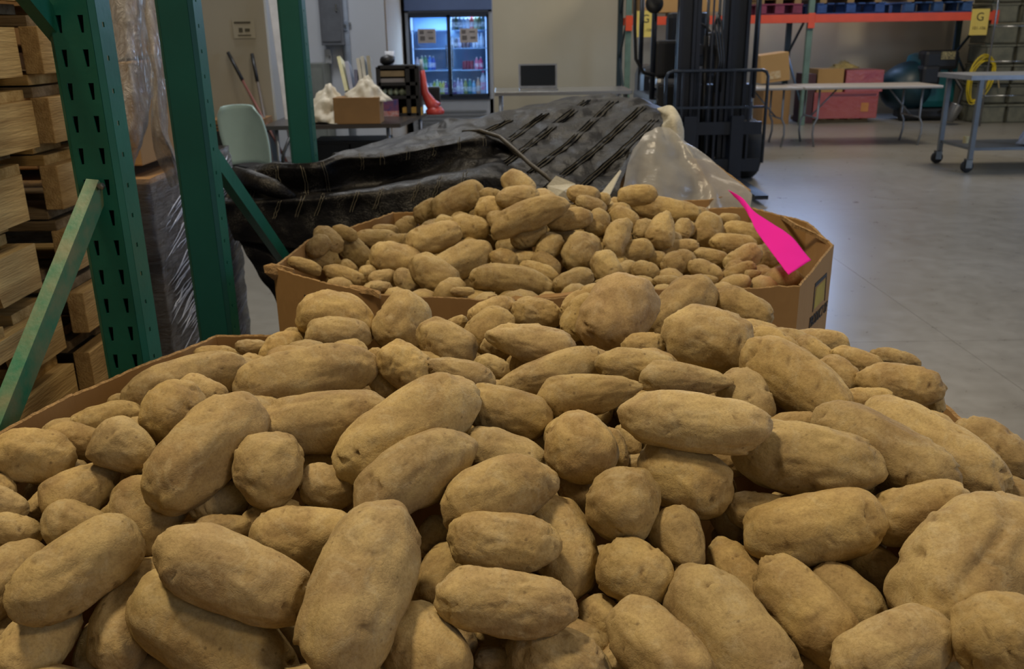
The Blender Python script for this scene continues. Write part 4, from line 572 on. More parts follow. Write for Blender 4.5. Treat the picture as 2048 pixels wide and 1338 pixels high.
HEAP = """
1|-0.56,0.59,0.86,-0.75,0.34,-0.57|0.049|0.033
1|-0.21,0.42,0.85,-0.67,-0.71,0.20|0.053|0.032
1|0.09,0.54,0.85,-0.89,-0.40,0.23|0.043|0.028
1|0.39,0.46,0.84,0.95,-0.21,0.22|0.041|0.029
1|-0.07,0.42,0.84,-0.04,-0.94,0.35|0.051|0.031
1|-0.26,0.54,0.87,-0.18,0.92,-0.34|0.044|0.034
1|0.47,0.53,0.84,0.97,-0.07,0.22|0.032|0.027
1|-0.34,0.54,0.85,0.25,0.97,0.01|0.044|0.031
1|-0.50,0.48,0.83,-0.74,0.67,-0.04|0.056|0.033
1|0.36,1.16,1.05,-0.99,0.04,0.16|0.034|0.027
1|0.42,0.58,0.87,-0.97,0.24,0.11|0.036|0.026
1|0.49,0.69,0.92,-0.44,-0.90,-0.01|0.037|0.033
1|0.33,0.49,0.86,0.51,-0.85,-0.10|0.044|0.030
1|0.52,0.79,0.97,0.28,0.95,-0.12|0.039|0.030
1|-0.21,0.62,0.90,-0.22,-0.97,0.05|0.041|0.034
1|-0.29,1.20,1.05,0.96,0.28,-0.02|0.033|0.026
1|0.13,0.45,0.84,0.66,-0.74,0.06|0.039|0.030
1|0.22,0.39,0.83,0.02,-0.93,-0.36|0.038|0.031
1|0.11,0.61,0.90,0.67,0.72,0.16|0.045|0.027
1|-0.40,0.44,0.83,-0.25,-0.89,-0.39|0.054|0.033
1|-0.14,0.54,0.86,0.44,-0.84,0.32|0.037|0.027
1|-0.62,0.85,0.99,1.00,0.01,0.09|0.039|0.027
1|0.52,0.63,0.88,0.84,0.45,-0.31|0.049|0.033
1|-0.08,0.60,0.89,-0.98,0.18,-0.05|0.040|0.029
1|-0.48,1.36,0.93,-0.11,-0.99,0.06|0.043|0.034
1|-0.51,0.67,0.90,0.73,-0.65,-0.20|0.047|0.028
1|-0.37,0.60,0.87,-0.72,0.62,-0.32|0.037|0.027
1|-0.59,0.68,0.90,-0.78,-0.54,-0.32|0.038|0.033
1|0.03,0.59,0.87,0.39,-0.69,-0.61|0.038|0.027
1|0.04,0.42,0.83,-0.92,-0.37,-0.14|0.049|0.030
1|-0.42,1.32,0.98,-0.59,-0.80,-0.14|0.041|0.032
1|0.26,0.49,0.85,-0.23,0.95,-0.20|0.044|0.031
1|-0.29,0.47,0.85,-0.01,1.00,0.09|0.033|0.027
1|0.20,0.64,0.89,0.40,-0.90,0.18|0.038|0.028
1|0.34,1.27,1.04,-0.43,0.88,-0.19|0.039|0.030
1|-0.51,1.29,0.97,0.50,-0.82,0.27|0.033|0.027
1|0.42,0.41,0.83,0.95,0.16,0.28|0.032|0.027
1|0.45,0.63,0.89,0.08,1.00,-0.02|0.039|0.031
1|0.03,1.30,1.04,0.06,-0.83,0.56|0.045|0.035
1|0.37,0.54,0.86,-0.77,0.61,0.21|0.037|0.028
1|-0.46,0.56,0.84,0.82,0.22,-0.52|0.044|0.031
1|0.23,0.57,0.86,-0.53,0.84,0.10|0.036|0.030
1|0.29,0.60,0.87,-0.21,-0.98,0.04|0.044|0.030
1|0.00,0.51,0.85,-0.44,0.81,-0.38|0.049|0.032
1|-0.14,0.47,0.84,-0.70,0.53,0.48|0.045|0.033
1|-0.31,0.60,0.88,0.21,-0.86,0.46|0.043|0.027
1|-0.45,0.62,0.88,-0.85,0.33,0.40|0.036|0.027
1|0.20,0.45,0.85,-0.76,-0.62,-0.19|0.047|0.033
1|-0.10,0.65,0.91,-0.88,-0.10,0.46|0.037|0.028
1|-0.62,0.75,0.93,0.16,-0.99,-0.05|0.048|0.029
1|-0.44,0.68,0.92,0.59,0.78,-0.21|0.040|0.027
1|-0.04,1.37,1.01,-0.95,-0.13,-0.29|0.036|0.031
1|0.29,0.38,0.84,0.40,-0.91,-0.12|0.051|0.032
1|-0.02,0.64,0.89,-0.59,-0.81,0.04|0.036|0.030
1|-0.07,0.53,0.86,0.94,0.07,-0.33|0.046|0.031
1|0.36,0.65,0.89,0.98,-0.20,0.00|0.039|0.031
1|-0.48,0.40,0.82,-1.00,0.05,0.01|0.046|0.029
1|-0.11,1.37,1.01,0.53,-0.83,-0.16|0.051|0.033
1|0.33,1.36,1.02,0.48,0.73,0.49|0.040|0.027
1|-0.34,0.40,0.83,-0.92,0.31,-0.24|0.047|0.032
1|0.11,0.38,0.83,0.99,-0.13,0.05|0.047|0.029
1|-0.52,1.24,0.98,-0.09,-0.94,-0.34|0.037|0.029
1|0.42,0.51,0.85,-0.97,0.24,0.04|0.037|0.031
1|0.49,0.84,0.99,-0.81,0.57,0.12|0.038|0.027
1|-0.14,0.60,0.88,-0.53,-0.79,-0.30|0.034|0.028
1|-0.02,0.44,0.84,0.51,0.69,0.51|0.037|0.028
1|-0.40,1.38,0.95,0.97,0.25,0.04|0.039|0.033
1|0.34,0.42,0.83,0.99,-0.12,-0.05|0.035|0.028
1|-0.42,0.50,0.85,0.68,0.73,0.07|0.035|0.030
1|-0.57,0.51,0.83,0.36,0.82,-0.44|0.036|0.027
1|-0.11,1.03,1.04,1.00,0.07,0.00|0.044|0.033
1|-0.27,0.63,0.91,-0.37,0.90,-0.24|0.046|0.034
1|0.16,0.57,0.87,-0.62,-0.79,-0.01|0.035|0.027
1|-0.32,1.23,1.02,0.81,0.09,-0.58|0.044|0.029
1|-0.25,0.41,0.81,0.14,-0.99,0.03|0.044|0.027
1|0.41,1.35,0.99,-0.06,-0.99,0.15|0.043|0.030
1|-0.13,0.40,0.81,0.81,0.51,0.29|0.040|0.028
1|0.37,0.91,1.00,-0.28,-0.96,-0.02|0.039|0.029
1|-0.46,0.81,0.96,0.84,0.53,-0.14|0.034|0.029
1|-0.35,0.98,1.01,0.97,0.06,-0.25|0.044|0.026
1|-0.19,0.53,0.85,-0.80,0.51,0.32|0.033|0.028
1|-0.48,1.20,0.98,0.07,0.98,-0.19|0.037|0.028
1|0.17,0.52,0.84,0.18,0.98,-0.08|0.032|0.027
1|-0.32,0.81,0.97,0.89,0.14,0.44|0.042|0.031
1|-0.32,1.33,0.98,0.46,-0.82,-0.33|0.036|0.028
1|0.29,0.66,0.90,0.15,-0.99,0.07|0.033|0.028
1|-0.62,0.63,0.86,0.21,-0.98,-0.04|0.039|0.028
1|0.51,0.58,0.86,-0.37,-0.91,0.20|0.042|0.035
1|-0.53,0.55,0.82,-0.42,0.88,-0.24|0.036|0.027
1|-0.24,0.49,0.83,-0.90,0.42,0.11|0.033|0.027
1|0.44,0.88,0.98,-0.82,0.55,-0.16|0.033|0.026
1|-0.44,1.08,1.01,0.94,-0.34,-0.02|0.043|0.029
1|0.45,1.01,1.02,-0.40,0.84,-0.37|0.033|0.028
1|0.18,1.36,1.00,0.09,0.82,-0.56|0.043|0.029
1|-0.42,0.97,1.00,0.93,0.11,0.36|0.044|0.026
1|0.39,0.37,0.80,-0.40,0.91,-0.09|0.040|0.033
1|-0.25,1.34,0.99,-0.43,-0.86,-0.27|0.039|0.027
1|0.07,0.49,0.83,-1.00,-0.06,0.02|0.040|0.033
1|0.46,0.47,0.82,0.83,-0.44,0.35|0.049|0.034
1|-0.56,1.13,0.98,0.86,-0.49,-0.15|0.053|0.035
1|0.46,0.78,0.91,0.84,-0.54,-0.02|0.039|0.033
1|0.24,0.66,0.86,0.46,0.86,-0.23|0.032|0.028
1|0.46,0.64,0.84,0.97,0.19,-0.18|0.034|0.027
1|-0.45,0.68,0.86,0.46,-0.88,0.09|0.040|0.029
1|0.14,0.56,0.82,0.12,0.97,-0.23|0.031|0.026
1|0.39,1.26,0.99,0.37,0.71,-0.59|0.032|0.028
1|-0.35,1.08,1.00,0.02,0.99,0.16|0.048|0.032
1|-0.57,0.87,0.94,0.99,0.06,-0.15|0.033|0.028
1|-0.14,0.70,0.88,-0.52,0.64,-0.56|0.047|0.031
1|0.21,0.40,0.78,0.91,0.41,0.03|0.048|0.029
1|-0.07,0.68,0.86,-0.92,-0.36,-0.17|0.049|0.031
1|-0.38,1.21,0.99,0.46,0.84,0.27|0.047|0.030
1|-0.15,0.65,0.85,0.05,-0.89,-0.45|0.040|0.032
1|0.42,0.58,0.81,-0.27,0.96,-0.11|0.044|0.034
1|-0.21,1.12,1.00,0.98,-0.21,0.03|0.053|0.031
1|0.12,0.99,0.99,-0.10,-0.99,0.00|0.041|0.031
1|-0.47,0.52,0.78,0.28,0.92,0.28|0.044|0.032
1|-0.24,0.68,0.87,0.60,0.79,-0.15|0.037|0.027
1|0.00,0.52,0.80,0.57,0.67,-0.49|0.042|0.026
1|-0.07,0.38,0.78,-0.93,0.35,0.12|0.047|0.035
1|0.15,1.19,1.01,0.97,-0.22,-0.11|0.043|0.030
1|-0.49,0.43,0.77,-0.88,0.47,-0.03|0.036|0.027
1|0.27,1.12,1.01,-0.65,0.76,0.02|0.043|0.035
1|-0.33,0.46,0.80,0.04,0.99,-0.09|0.044|0.029
1|-0.28,1.08,1.00,-0.93,-0.36,-0.08|0.042|0.030
1|0.34,0.51,0.80,0.70,-0.64,0.31|0.031|0.026
1|0.25,0.45,0.80,0.81,-0.05,-0.59|0.035|0.029
1|-0.45,1.28,0.94,-1.00,0.06,0.05|0.035|0.028
1|0.03,1.37,0.97,0.04,-0.99,0.16|0.044|0.029
1|-0.49,0.73,0.88,-0.91,0.39,-0.12|0.036|0.028
1|0.16,0.76,0.91,-0.93,-0.20,-0.32|0.038|0.026
1|0.13,0.70,0.89,-0.82,-0.48,0.32|0.044|0.030
1|0.07,0.57,0.81,0.86,0.51,-0.06|0.048|0.034
1|-0.06,0.53,0.80,-0.64,0.69,0.33|0.040|0.030
1|-0.27,0.54,0.80,-0.89,-0.13,-0.44|0.034|0.026
1|-0.55,0.62,0.82,0.42,0.77,0.47|0.030|0.026
1|0.04,0.46,0.79,-0.02,-0.95,0.30|0.038|0.030
1|-0.51,1.25,0.93,0.18,-0.96,0.19|0.041|0.030
1|-0.15,1.37,0.97,0.77,-0.58,0.26|0.034|0.027
1|0.23,0.73,0.89,0.81,0.48,0.34|0.031|0.026
1|-0.25,0.61,0.84,0.41,-0.91,0.04|0.045|0.028
1|0.34,1.19,1.01,0.89,0.45,0.03|0.033|0.026
1|-0.29,1.37,0.94,-0.13,-0.99,-0.07|0.038|0.027
1|0.50,1.17,0.99,0.05,1.00,-0.04|0.034|0.029
1|0.49,1.05,0.98,0.29,0.89,0.34|0.054|0.034
1|-0.60,0.82,0.91,0.93,-0.36,-0.07|0.045|0.027
1|-0.34,0.65,0.85,0.98,0.14,0.15|0.043|0.026
1|-0.48,0.63,0.83,-0.20,-0.94,-0.29|0.040|0.031
1|0.03,0.67,0.88,0.51,0.83,0.20|0.045|0.028
1|-0.29,0.79,0.93,-0.95,-0.30,0.11|0.043|0.028
1|0.36,1.34,0.97,0.87,-0.23,-0.43|0.039|0.031
1|0.41,0.66,0.86,-0.10,-0.96,-0.27|0.039|0.030
1|0.10,1.27,1.00,-0.68,-0.73,-0.07|0.043|0.027
1|-0.12,0.59,0.83,0.95,-0.02,-0.30|0.048|0.029
1|-0.03,1.32,0.98,-0.98,-0.11,-0.16|0.047|0.031
1|0.44,1.19,0.99,0.34,-0.80,0.49|0.048|0.034
1|0.00,0.91,0.97,0.97,-0.22,0.03|0.046|0.034
1|0.39,1.01,1.00,-0.49,0.65,0.58|0.034|0.027
1|-0.37,0.55,0.80,0.38,-0.80,-0.46|0.038|0.026
1|-0.59,0.76,0.88,0.27,-0.84,0.47|0.042|0.028
1|0.19,0.49,0.79,-0.82,0.48,0.30|0.048|0.030
1|-0.44,1.14,0.97,-0.65,0.76,-0.06|0.037|0.028
1|-0.62,0.70,0.84,-0.94,-0.20,-0.28|0.045|0.029
1|0.35,0.43,0.78,0.30,0.87,0.40|0.043|0.027
1|-0.58,1.19,0.93,-0.51,-0.85,0.14|0.046|0.031
1|0.13,0.61,0.84,-0.78,-0.43,-0.46|0.039|0.033
1|-0.32,0.71,0.88,0.84,0.53,0.12|0.041|0.029
1|-0.11,1.17,1.00,-0.92,-0.38,0.10|0.044|0.026
1|-0.10,0.49,0.80,-0.98,-0.06,0.20|0.039|0.030
1|-0.48,1.11,0.98,0.87,-0.48,-0.10|0.036|0.028
1|-0.42,1.33,0.91,0.81,0.52,0.29|0.043|0.032
1|0.22,0.62,0.83,0.31,-0.95,-0.02|0.037|0.029
1|0.12,0.93,0.98,0.51,-0.28,0.81|0.036|0.028
1|0.47,0.85,0.95,-0.54,0.75,0.38|0.032|0.027
1|0.31,0.56,0.82,-0.26,0.94,0.24|0.038|0.033
1|-0.56,0.67,0.85,-0.46,-0.88,0.11|0.030|0.026
1|-0.50,0.69,0.85,-0.99,0.12,0.05|0.033|0.028
1|0.23,1.26,0.99,0.65,0.67,-0.36|0.037|0.029
1|0.29,0.50,0.79,-0.03,0.73,0.68|0.037|0.029
1|-0.46,1.38,0.88,-0.73,0.46,-0.50|0.044|0.026
1|-0.03,0.45,0.79,-0.18,-0.93,-0.31|0.043|0.027
1|-0.38,1.26,0.96,-0.84,0.48,-0.26|0.031|0.027
1|0.33,0.62,0.84,0.30,-0.93,-0.21|0.034|0.028
1|0.25,1.19,1.01,0.64,0.65,-0.41|0.040|0.027
1|0.48,0.55,0.80,-0.87,-0.44,0.22|0.034|0.028
1|-0.02,1.19,1.00,0.94,-0.02,0.34|0.034|0.030
1|-0.05,0.61,0.83,0.75,-0.66,-0.06|0.035|0.030
1|0.18,1.27,1.00,-0.22,0.90,-0.37|0.033|0.026
1|-0.55,0.49,0.79,-0.99,0.15,0.03|0.030|0.026
1|0.11,0.43,0.79,-0.98,0.10,-0.16|0.043|0.026
1|0.05,1.17,1.01,-0.87,-0.36,0.35|0.039|0.027
1|0.30,0.39,0.79,-0.40,0.83,0.38|0.034|0.027
1|-0.60,0.55,0.79,0.88,0.45,-0.17|0.042|0.032
1|0.31,1.06,1.00,-0.17,0.96,0.21|0.032|0.027
1|0.45,1.27,0.98,0.62,-0.75,0.23|0.043|0.034
1|-0.18,1.03,1.00,0.93,0.38,0.01|0.045|0.029
1|-0.27,1.28,0.99,0.11,0.94,-0.34|0.041|0.028
1|-0.39,0.68,0.86,0.20,0.91,0.36|0.033|0.027
1|-0.28,1.03,1.01,-0.70,-0.71,0.08|0.041|0.030
1|0.01,0.97,0.99,-0.82,0.57,-0.08|0.032|0.026
1|-0.43,0.40,0.78,-0.51,0.74,-0.45|0.040|0.028
1|-0.20,0.58,0.82,-0.22,-0.96,-0.18|0.036|0.029
1|0.39,0.51,0.80,0.88,-0.45,-0.15|0.037|0.029
1|-0.34,1.38,0.92,-0.27,0.96,-0.08|0.038|0.027
1|-0.35,0.39,0.77,0.92,-0.25,-0.29|0.043|0.030
1|0.27,0.71,0.88,0.78,0.55,0.30|0.037|0.028
1|-0.41,1.02,0.98,-0.78,0.42,-0.45|0.040|0.027
1|-0.50,0.86,0.94,-0.99,-0.14,0.10|0.042|0.030
1|0.20,1.22,1.01,0.95,-0.09,0.31|0.032|0.027
1|0.41,0.45,0.79,0.28,-0.94,0.18|0.041|0.030
1|0.32,1.23,1.00,-0.09,0.95,0.30|0.035|0.028
1|-0.41,0.61,0.82,-0.60,-0.76,0.26|0.041|0.034
1|0.28,1.29,0.96,0.86,0.35,0.36|0.038|0.032
1|-0.21,1.31,0.96,0.97,0.09,-0.21|0.031|0.026
1|-0.19,0.88,0.94,-0.56,0.83,-0.06|0.046|0.032
1|-0.19,0.53,0.78,0.92,0.39,0.06|0.047|0.035
1|-0.22,0.47,0.77,0.78,0.50,0.38|0.040|0.031
1|0.39,1.15,0.98,-0.39,-0.91,0.16|0.038|0.029
1|-0.34,1.15,0.97,0.97,-0.24,0.08|0.051|0.035
1|-0.32,0.87,0.93,-0.68,-0.73,0.11|0.044|0.031
1|0.32,1.13,0.97,-0.46,0.61,-0.65|0.040|0.027
1|-0.19,1.26,0.97,-0.62,-0.77,0.18|0.043|0.026
1|0.49,0.69,0.83,0.75,-0.65,-0.12|0.035|0.030
1|-0.52,0.94,0.94,-0.39,0.71,-0.59|0.035|0.027
1|-0.32,1.23,0.95,-0.93,-0.33,0.13|0.042|0.033
1|-0.61,0.62,0.79,0.92,0.36,-0.13|0.036|0.031
1|0.05,0.75,0.87,-0.87,-0.50,-0.04|0.033|0.029
1|-0.15,0.82,0.92,-0.62,-0.47,0.63|0.042|0.030
1|-0.25,0.39,0.75,0.77,0.64,-0.06|0.041|0.034
1|-0.53,0.81,0.89,0.80,0.59,0.09|0.044|0.030
1|-0.13,1.29,0.96,0.49,-0.86,0.13|0.036|0.028
1|-0.14,1.10,0.98,-0.81,0.59,0.03|0.037|0.030
1|-0.18,0.39,0.76,0.32,-0.92,-0.23|0.054|0.033
1|0.06,0.41,0.76,-0.59,-0.79,0.15|0.042|0.027
1|-0.33,0.58,0.79,-0.78,0.35,0.52|0.034|0.029
1|0.11,1.34,0.94,-0.48,0.86,0.17|0.037|0.032
1|0.35,0.57,0.79,-0.80,0.54,-0.25|0.046|0.029
1|-0.37,1.32,0.92,-0.60,-0.70,0.39|0.033|0.026
1|0.01,0.64,0.81,-0.78,0.52,0.35|0.040|0.032
1|0.18,1.33,0.95,-0.08,0.98,0.15|0.039|0.028
1|-0.08,1.37,0.93,0.74,-0.62,0.27|0.040|0.033
1|0.34,1.01,0.97,-0.00,-0.98,0.19|0.032|0.026
1|0.49,0.50,0.76,-0.91,-0.42,-0.02|0.040|0.027
1|-0.55,1.07,0.92,-0.04,0.99,0.15|0.032|0.026
1|-0.38,0.82,0.91,0.40,-0.70,-0.59|0.035|0.026
1|0.18,0.96,0.95,-0.46,0.85,-0.27|0.040|0.026
1|0.07,0.68,0.83,0.90,-0.43,0.06|0.043|0.029
1|-0.38,0.45,0.77,-0.39,-0.67,-0.63|0.032|0.027
1|0.04,1.11,0.98,-0.36,0.86,0.37|0.040|0.029
1|0.47,0.60,0.80,-0.94,-0.19,0.28|0.035|0.031
1|0.33,0.86,0.94,0.99,0.15,0.06|0.039|0.032
1|-0.42,0.52,0.76,0.27,-0.93,0.25|0.050|0.032
1|-0.30,0.50,0.77,0.93,0.37,-0.06|0.036|0.027
1|0.42,1.07,0.98,0.46,0.88,-0.14|0.037|0.030
1|0.06,1.30,0.96,0.09,-0.88,-0.46|0.040|0.031
1|-0.61,0.87,0.92,-0.20,-0.91,-0.37|0.031|0.026
1|-0.20,0.73,0.87,-0.85,0.51,-0.15|0.033|0.029
1|-0.47,1.20,0.92,-0.58,-0.81,-0.01|0.032|0.028
1|0.32,0.73,0.86,0.45,-0.82,-0.35|0.044|0.027
1|-0.42,1.21,0.94,-0.97,0.14,0.19|0.039|0.033
1|0.31,0.67,0.83,-0.96,-0.03,-0.28|0.049|0.032
1|0.52,0.83,0.91,0.63,-0.54,0.56|0.042|0.030
1|-0.50,1.15,0.94,0.07,0.94,0.34|0.043|0.029
1|-0.38,1.37,0.89,-0.52,0.82,0.23|0.039|0.031
1|-0.11,0.54,0.79,0.48,-0.87,0.13|0.036|0.029
1|-0.12,0.44,0.77,0.68,-0.62,-0.39|0.047|0.033
1|-0.21,1.35,0.93,-0.75,-0.07,0.66|0.047|0.030
1|0.15,1.21,0.97,-0.95,-0.28,-0.13|0.037|0.026
1|0.40,0.38,0.74,-0.05,-0.89,-0.45|0.040|0.033
1|0.26,0.55,0.77,-1.00,0.01,-0.06|0.047|0.033
1|-0.26,0.89,0.94,-0.94,-0.30,0.18|0.032|0.027
1|-0.47,1.33,0.87,-0.92,-0.39,0.04|0.034|0.028
1|0.37,1.20,0.96,-0.95,0.22,-0.21|0.041|0.034
1|0.06,0.53,0.77,-0.99,0.05,0.09|0.033|0.028
1|0.50,0.74,0.86,-0.79,-0.54,0.30|0.038|0.027
1|-0.01,0.72,0.86,-0.29,0.88,0.37|0.039|0.032
1|-0.03,1.25,0.97,-0.26,-0.95,-0.17|0.043|0.028
1|0.11,0.48,0.77,0.19,-0.91,-0.38|0.039|0.029
1|-0.26,0.76,0.87,0.87,-0.08,0.49|0.038|0.028
1|0.36,0.80,0.89,-0.65,0.70,-0.30|0.045|0.028
1|0.05,0.90,0.94,-0.42,0.88,-0.23|0.040|0.026
1|0.21,1.18,0.98,-0.75,-0.38,0.54|0.037|0.028
1|-0.45,1.07,0.94,-0.26,0.95,-0.14|0.034|0.027
1|0.34,1.30,0.97,-0.45,0.87,0.19|0.035|0.027
1|0.18,0.69,0.84,0.59,0.66,-0.47|0.049|0.029
1|-0.60,1.05,0.92,-0.20,-0.98,-0.03|0.034|0.028
1|-0.32,1.03,0.97,-0.48,0.86,-0.16|0.032|0.027
1|-0.06,0.92,0.94,0.42,0.91,-0.03|0.048|0.033
1|-0.52,0.60,0.77,0.98,0.11,-0.15|0.034|0.027
1|-0.52,0.53,0.75,0.05,1.00,0.05|0.048|0.030
1|-0.38,0.73,0.86,-0.59,-0.67,0.46|0.036|0.029
1|0.14,0.41,0.75,0.56,-0.75,0.35|0.046|0.034
1|-0.44,0.86,0.92,0.41,-0.84,0.36|0.041|0.030
1|0.26,0.60,0.80,-0.57,-0.76,0.32|0.034|0.028
1|-0.44,0.76,0.86,0.40,0.91,-0.08|0.047|0.028
1|0.10,0.82,0.88,0.45,-0.88,-0.13|0.045|0.030
1|-0.26,1.07,0.94,0.99,-0.09,-0.10|0.051|0.031
1|0.49,1.14,0.93,0.68,-0.67,0.29|0.046|0.031
1|-0.09,0.50,0.75,0.80,-0.59,-0.11|0.048|0.028
1|-0.31,0.43,0.74,0.09,0.92,0.39|0.039|0.032
1|-0.00,0.53,0.74,-0.64,-0.76,0.05|0.041|0.026
1|-0.39,1.14,0.93,0.85,-0.51,-0.13|0.047|0.030
1|-0.24,0.73,0.83,0.44,-0.85,-0.27|0.035|0.029
1|0.41,0.69,0.80,-0.57,0.82,-0.09|0.046|0.028
1|0.32,0.47,0.73,-0.87,-0.50,-0.02|0.037|0.028
1|-0.08,1.26,0.94,-0.47,0.88,0.07|0.031|0.027
1|0.47,1.08,0.93,0.65,0.52,0.56|0.038|0.027
1|0.11,1.09,0.95,0.40,0.65,0.65|0.035|0.027
1|-0.59,0.55,0.72,0.06,-0.93,-0.38|0.042|0.032
1|-0.00,1.37,0.90,-0.97,-0.24,0.02|0.042|0.027
1|-0.49,0.48,0.72,-0.85,0.53,-0.04|0.039|0.032
1|0.24,1.35,0.91,0.87,-0.48,0.07|0.040|0.027
1|-0.17,0.61,0.77,0.63,-0.43,0.65|0.044|0.028
1|0.36,1.26,0.94,0.70,0.71,-0.05|0.033|0.026
1|-0.58,0.72,0.80,0.94,0.29,0.18|0.035|0.027
1|-0.30,0.66,0.80,-0.90,-0.44,0.05|0.047|0.032
1|0.43,0.55,0.74,0.10,0.96,0.25|0.048|0.031
1|-0.50,0.39,0.70,0.17,0.87,0.46|0.036|0.028
1|-0.53,1.02,0.92,0.28,0.94,0.20|0.041|0.033
1|0.47,1.21,0.93,0.27,0.82,-0.51|0.039|0.033
1|0.04,1.22,0.95,0.05,-0.99,0.15|0.042|0.034
1|-0.47,0.92,0.91,0.40,0.79,-0.46|0.043|0.027
1|-0.35,0.92,0.92,0.95,-0.26,-0.16|0.042|0.028
1|-0.56,0.85,0.88,0.95,0.07,0.30|0.041|0.032
1|-0.01,0.59,0.77,-0.96,-0.03,0.26|0.045|0.031
1|-0.10,0.70,0.82,0.49,-0.55,-0.68|0.039|0.027
1|-0.32,0.56,0.74,-0.33,-0.84,0.44|0.040|0.028
1|-0.28,1.31,0.92,0.99,0.06,0.13|0.049|0.031
1|-0.08,1.07,0.95,0.88,0.48,-0.05|0.035|0.028
1|0.12,1.00,0.93,0.60,-0.78,0.18|0.048|0.030
1|-0.22,1.15,0.95,0.29,0.95,0.08|0.038|0.028
1|0.19,0.61,0.78,0.98,-0.15,-0.13|0.050|0.030
1|0.33,1.33,0.92,0.13,0.88,-0.46|0.047|0.032
1|0.20,0.77,0.86,-0.90,-0.42,-0.08|0.043|0.028
1|-0.08,1.21,0.96,0.98,0.21,-0.06|0.036|0.027
1|0.27,1.23,0.94,0.55,-0.47,0.69|0.045|0.031
1|-0.00,0.44,0.73,0.61,0.77,-0.20|0.032|0.028
1|-0.02,1.12,0.96,0.99,-0.07,0.11|0.039|0.033
1|-0.26,0.50,0.73,0.01,1.00,0.05|0.037|0.028
1|0.30,0.93,0.92,0.09,-0.93,0.35|0.035|0.027
1|-0.50,0.71,0.80,0.76,0.62,0.20|0.046|0.032
1|-0.03,1.19,0.95,0.81,0.58,0.09|0.036|0.027
1|0.15,0.55,0.75,0.94,-0.33,-0.08|0.037|0.032
1|0.45,0.44,0.73,-0.02,0.98,0.19|0.044|0.030
1|-0.53,0.76,0.83,0.43,-0.66,-0.61|0.039|0.031
1|0.40,1.02,0.94,-0.67,0.69,0.27|0.037|0.027
1|-0.45,0.39,0.71,0.14,-0.88,0.46|0.046|0.032
1|-0.24,0.60,0.78,0.96,-0.29,0.04|0.042|0.035
1|0.37,0.50,0.73,0.23,-0.97,0.03|0.046|0.032
1|-0.00,1.06,0.94,0.37,-0.92,-0.11|0.036|0.030
1|0.44,1.33,0.91,0.70,0.71,-0.01|0.032|0.027
1|0.23,0.45,0.73,-0.85,0.43,-0.32|0.043|0.026
1|-0.21,0.81,0.88,0.99,-0.11,0.09|0.040|0.027
1|-0.58,1.10,0.89,0.02,0.99,0.12|0.046|0.033
1|-0.56,0.66,0.78,-0.48,0.86,0.19|0.041|0.026
1|0.22,1.12,0.96,-0.72,-0.62,-0.32|0.032|0.027
1|-0.14,1.35,0.92,-0.07,0.94,0.34|0.031|0.026
1|-0.16,1.07,0.94,-0.17,-0.90,0.40|0.035|0.026
1|0.23,0.67,0.80,-0.99,-0.01,-0.15|0.042|0.030
1|-0.42,1.26,0.89,-0.91,0.32,-0.26|0.047|0.031
1|0.17,1.27,0.94,-0.98,0.13,0.17|0.038|0.029
1|-0.14,1.22,0.94,0.18,-0.93,0.31|0.040|0.033
1|-0.09,0.63,0.79,0.89,-0.45,-0.05|0.035|0.030
1|-0.42,1.34,0.85,0.85,0.49,0.16|0.036|0.028
1|-0.18,1.00,0.94,-0.88,0.48,-0.02|0.035|0.029
1|-0.37,0.67,0.80,-0.18,-0.96,0.20|0.038|0.031
1|0.26,0.72,0.83,-0.50,-0.80,0.33|0.047|0.029
1|0.23,0.39,0.73,-0.42,-0.89,0.17|0.037|0.026
1|0.44,0.80,0.87,-0.51,-0.84,-0.22|0.043|0.026
1|-0.39,0.40,0.71,-0.09,-0.95,-0.30|0.052|0.033
1|-0.18,0.47,0.73,0.24,0.95,0.22|0.041|0.030
1|-0.53,1.20,0.89,0.40,0.69,-0.60|0.040|0.026
1|0.38,0.78,0.85,-0.80,0.57,-0.18|0.035|0.026
1|-0.19,0.71,0.82,-0.38,-0.89,0.25|0.039|0.030
1|-0.45,0.59,0.76,-0.32,0.94,0.14|0.040|0.026
1|0.49,0.98,0.93,-0.95,0.19,-0.24|0.037|0.030
1|-0.27,0.82,0.88,-1.00,-0.02,-0.10|0.033|0.026
1|0.37,1.09,0.94,0.22,-0.91,-0.35|0.043|0.033
1|-0.52,0.92,0.89,0.91,-0.01,-0.42|0.038|0.028
1|0.44,1.13,0.95,0.07,-0.94,0.33|0.039|0.026
1|0.06,1.33,0.92,0.32,0.94,0.12|0.036|0.027
1|0.24,0.83,0.90,0.59,-0.53,0.62|0.044|0.029
1|-0.27,1.19,0.95,0.97,0.18,-0.14|0.035|0.028
1|-0.32,0.79,0.87,0.65,-0.75,-0.09|0.034|0.029
1|-0.35,1.09,0.94,0.26,-0.90,-0.35|0.039|0.034
1|-0.46,1.37,0.82,-0.76,-0.64,0.14|0.035|0.028
1|-0.60,1.00,0.90,0.96,-0.01,0.27|0.046|0.028
1|-0.53,1.27,0.86,-0.47,0.87,0.16|0.043|0.026
1|-0.25,1.38,0.90,0.35,0.81,-0.47|0.044|0.027
1|-0.04,0.84,0.89,-0.37,0.87,-0.31|0.045|0.029
1|0.50,0.65,0.80,0.87,-0.20,0.45|0.032|0.027
1|0.27,1.15,0.96,-0.45,-0.85,-0.26|0.034|0.027
1|-0.03,1.31,0.93,0.11,-0.98,0.13|0.050|0.033
1|0.19,1.01,0.94,-0.76,0.57,-0.31|0.041|0.031
1|0.32,0.39,0.72,0.74,-0.66,-0.12|0.040|0.031
1|-0.37,0.61,0.76,0.09,-0.92,0.37|0.037|0.031
1|0.09,0.39,0.72,1.00,-0.02,-0.05|0.047|0.029
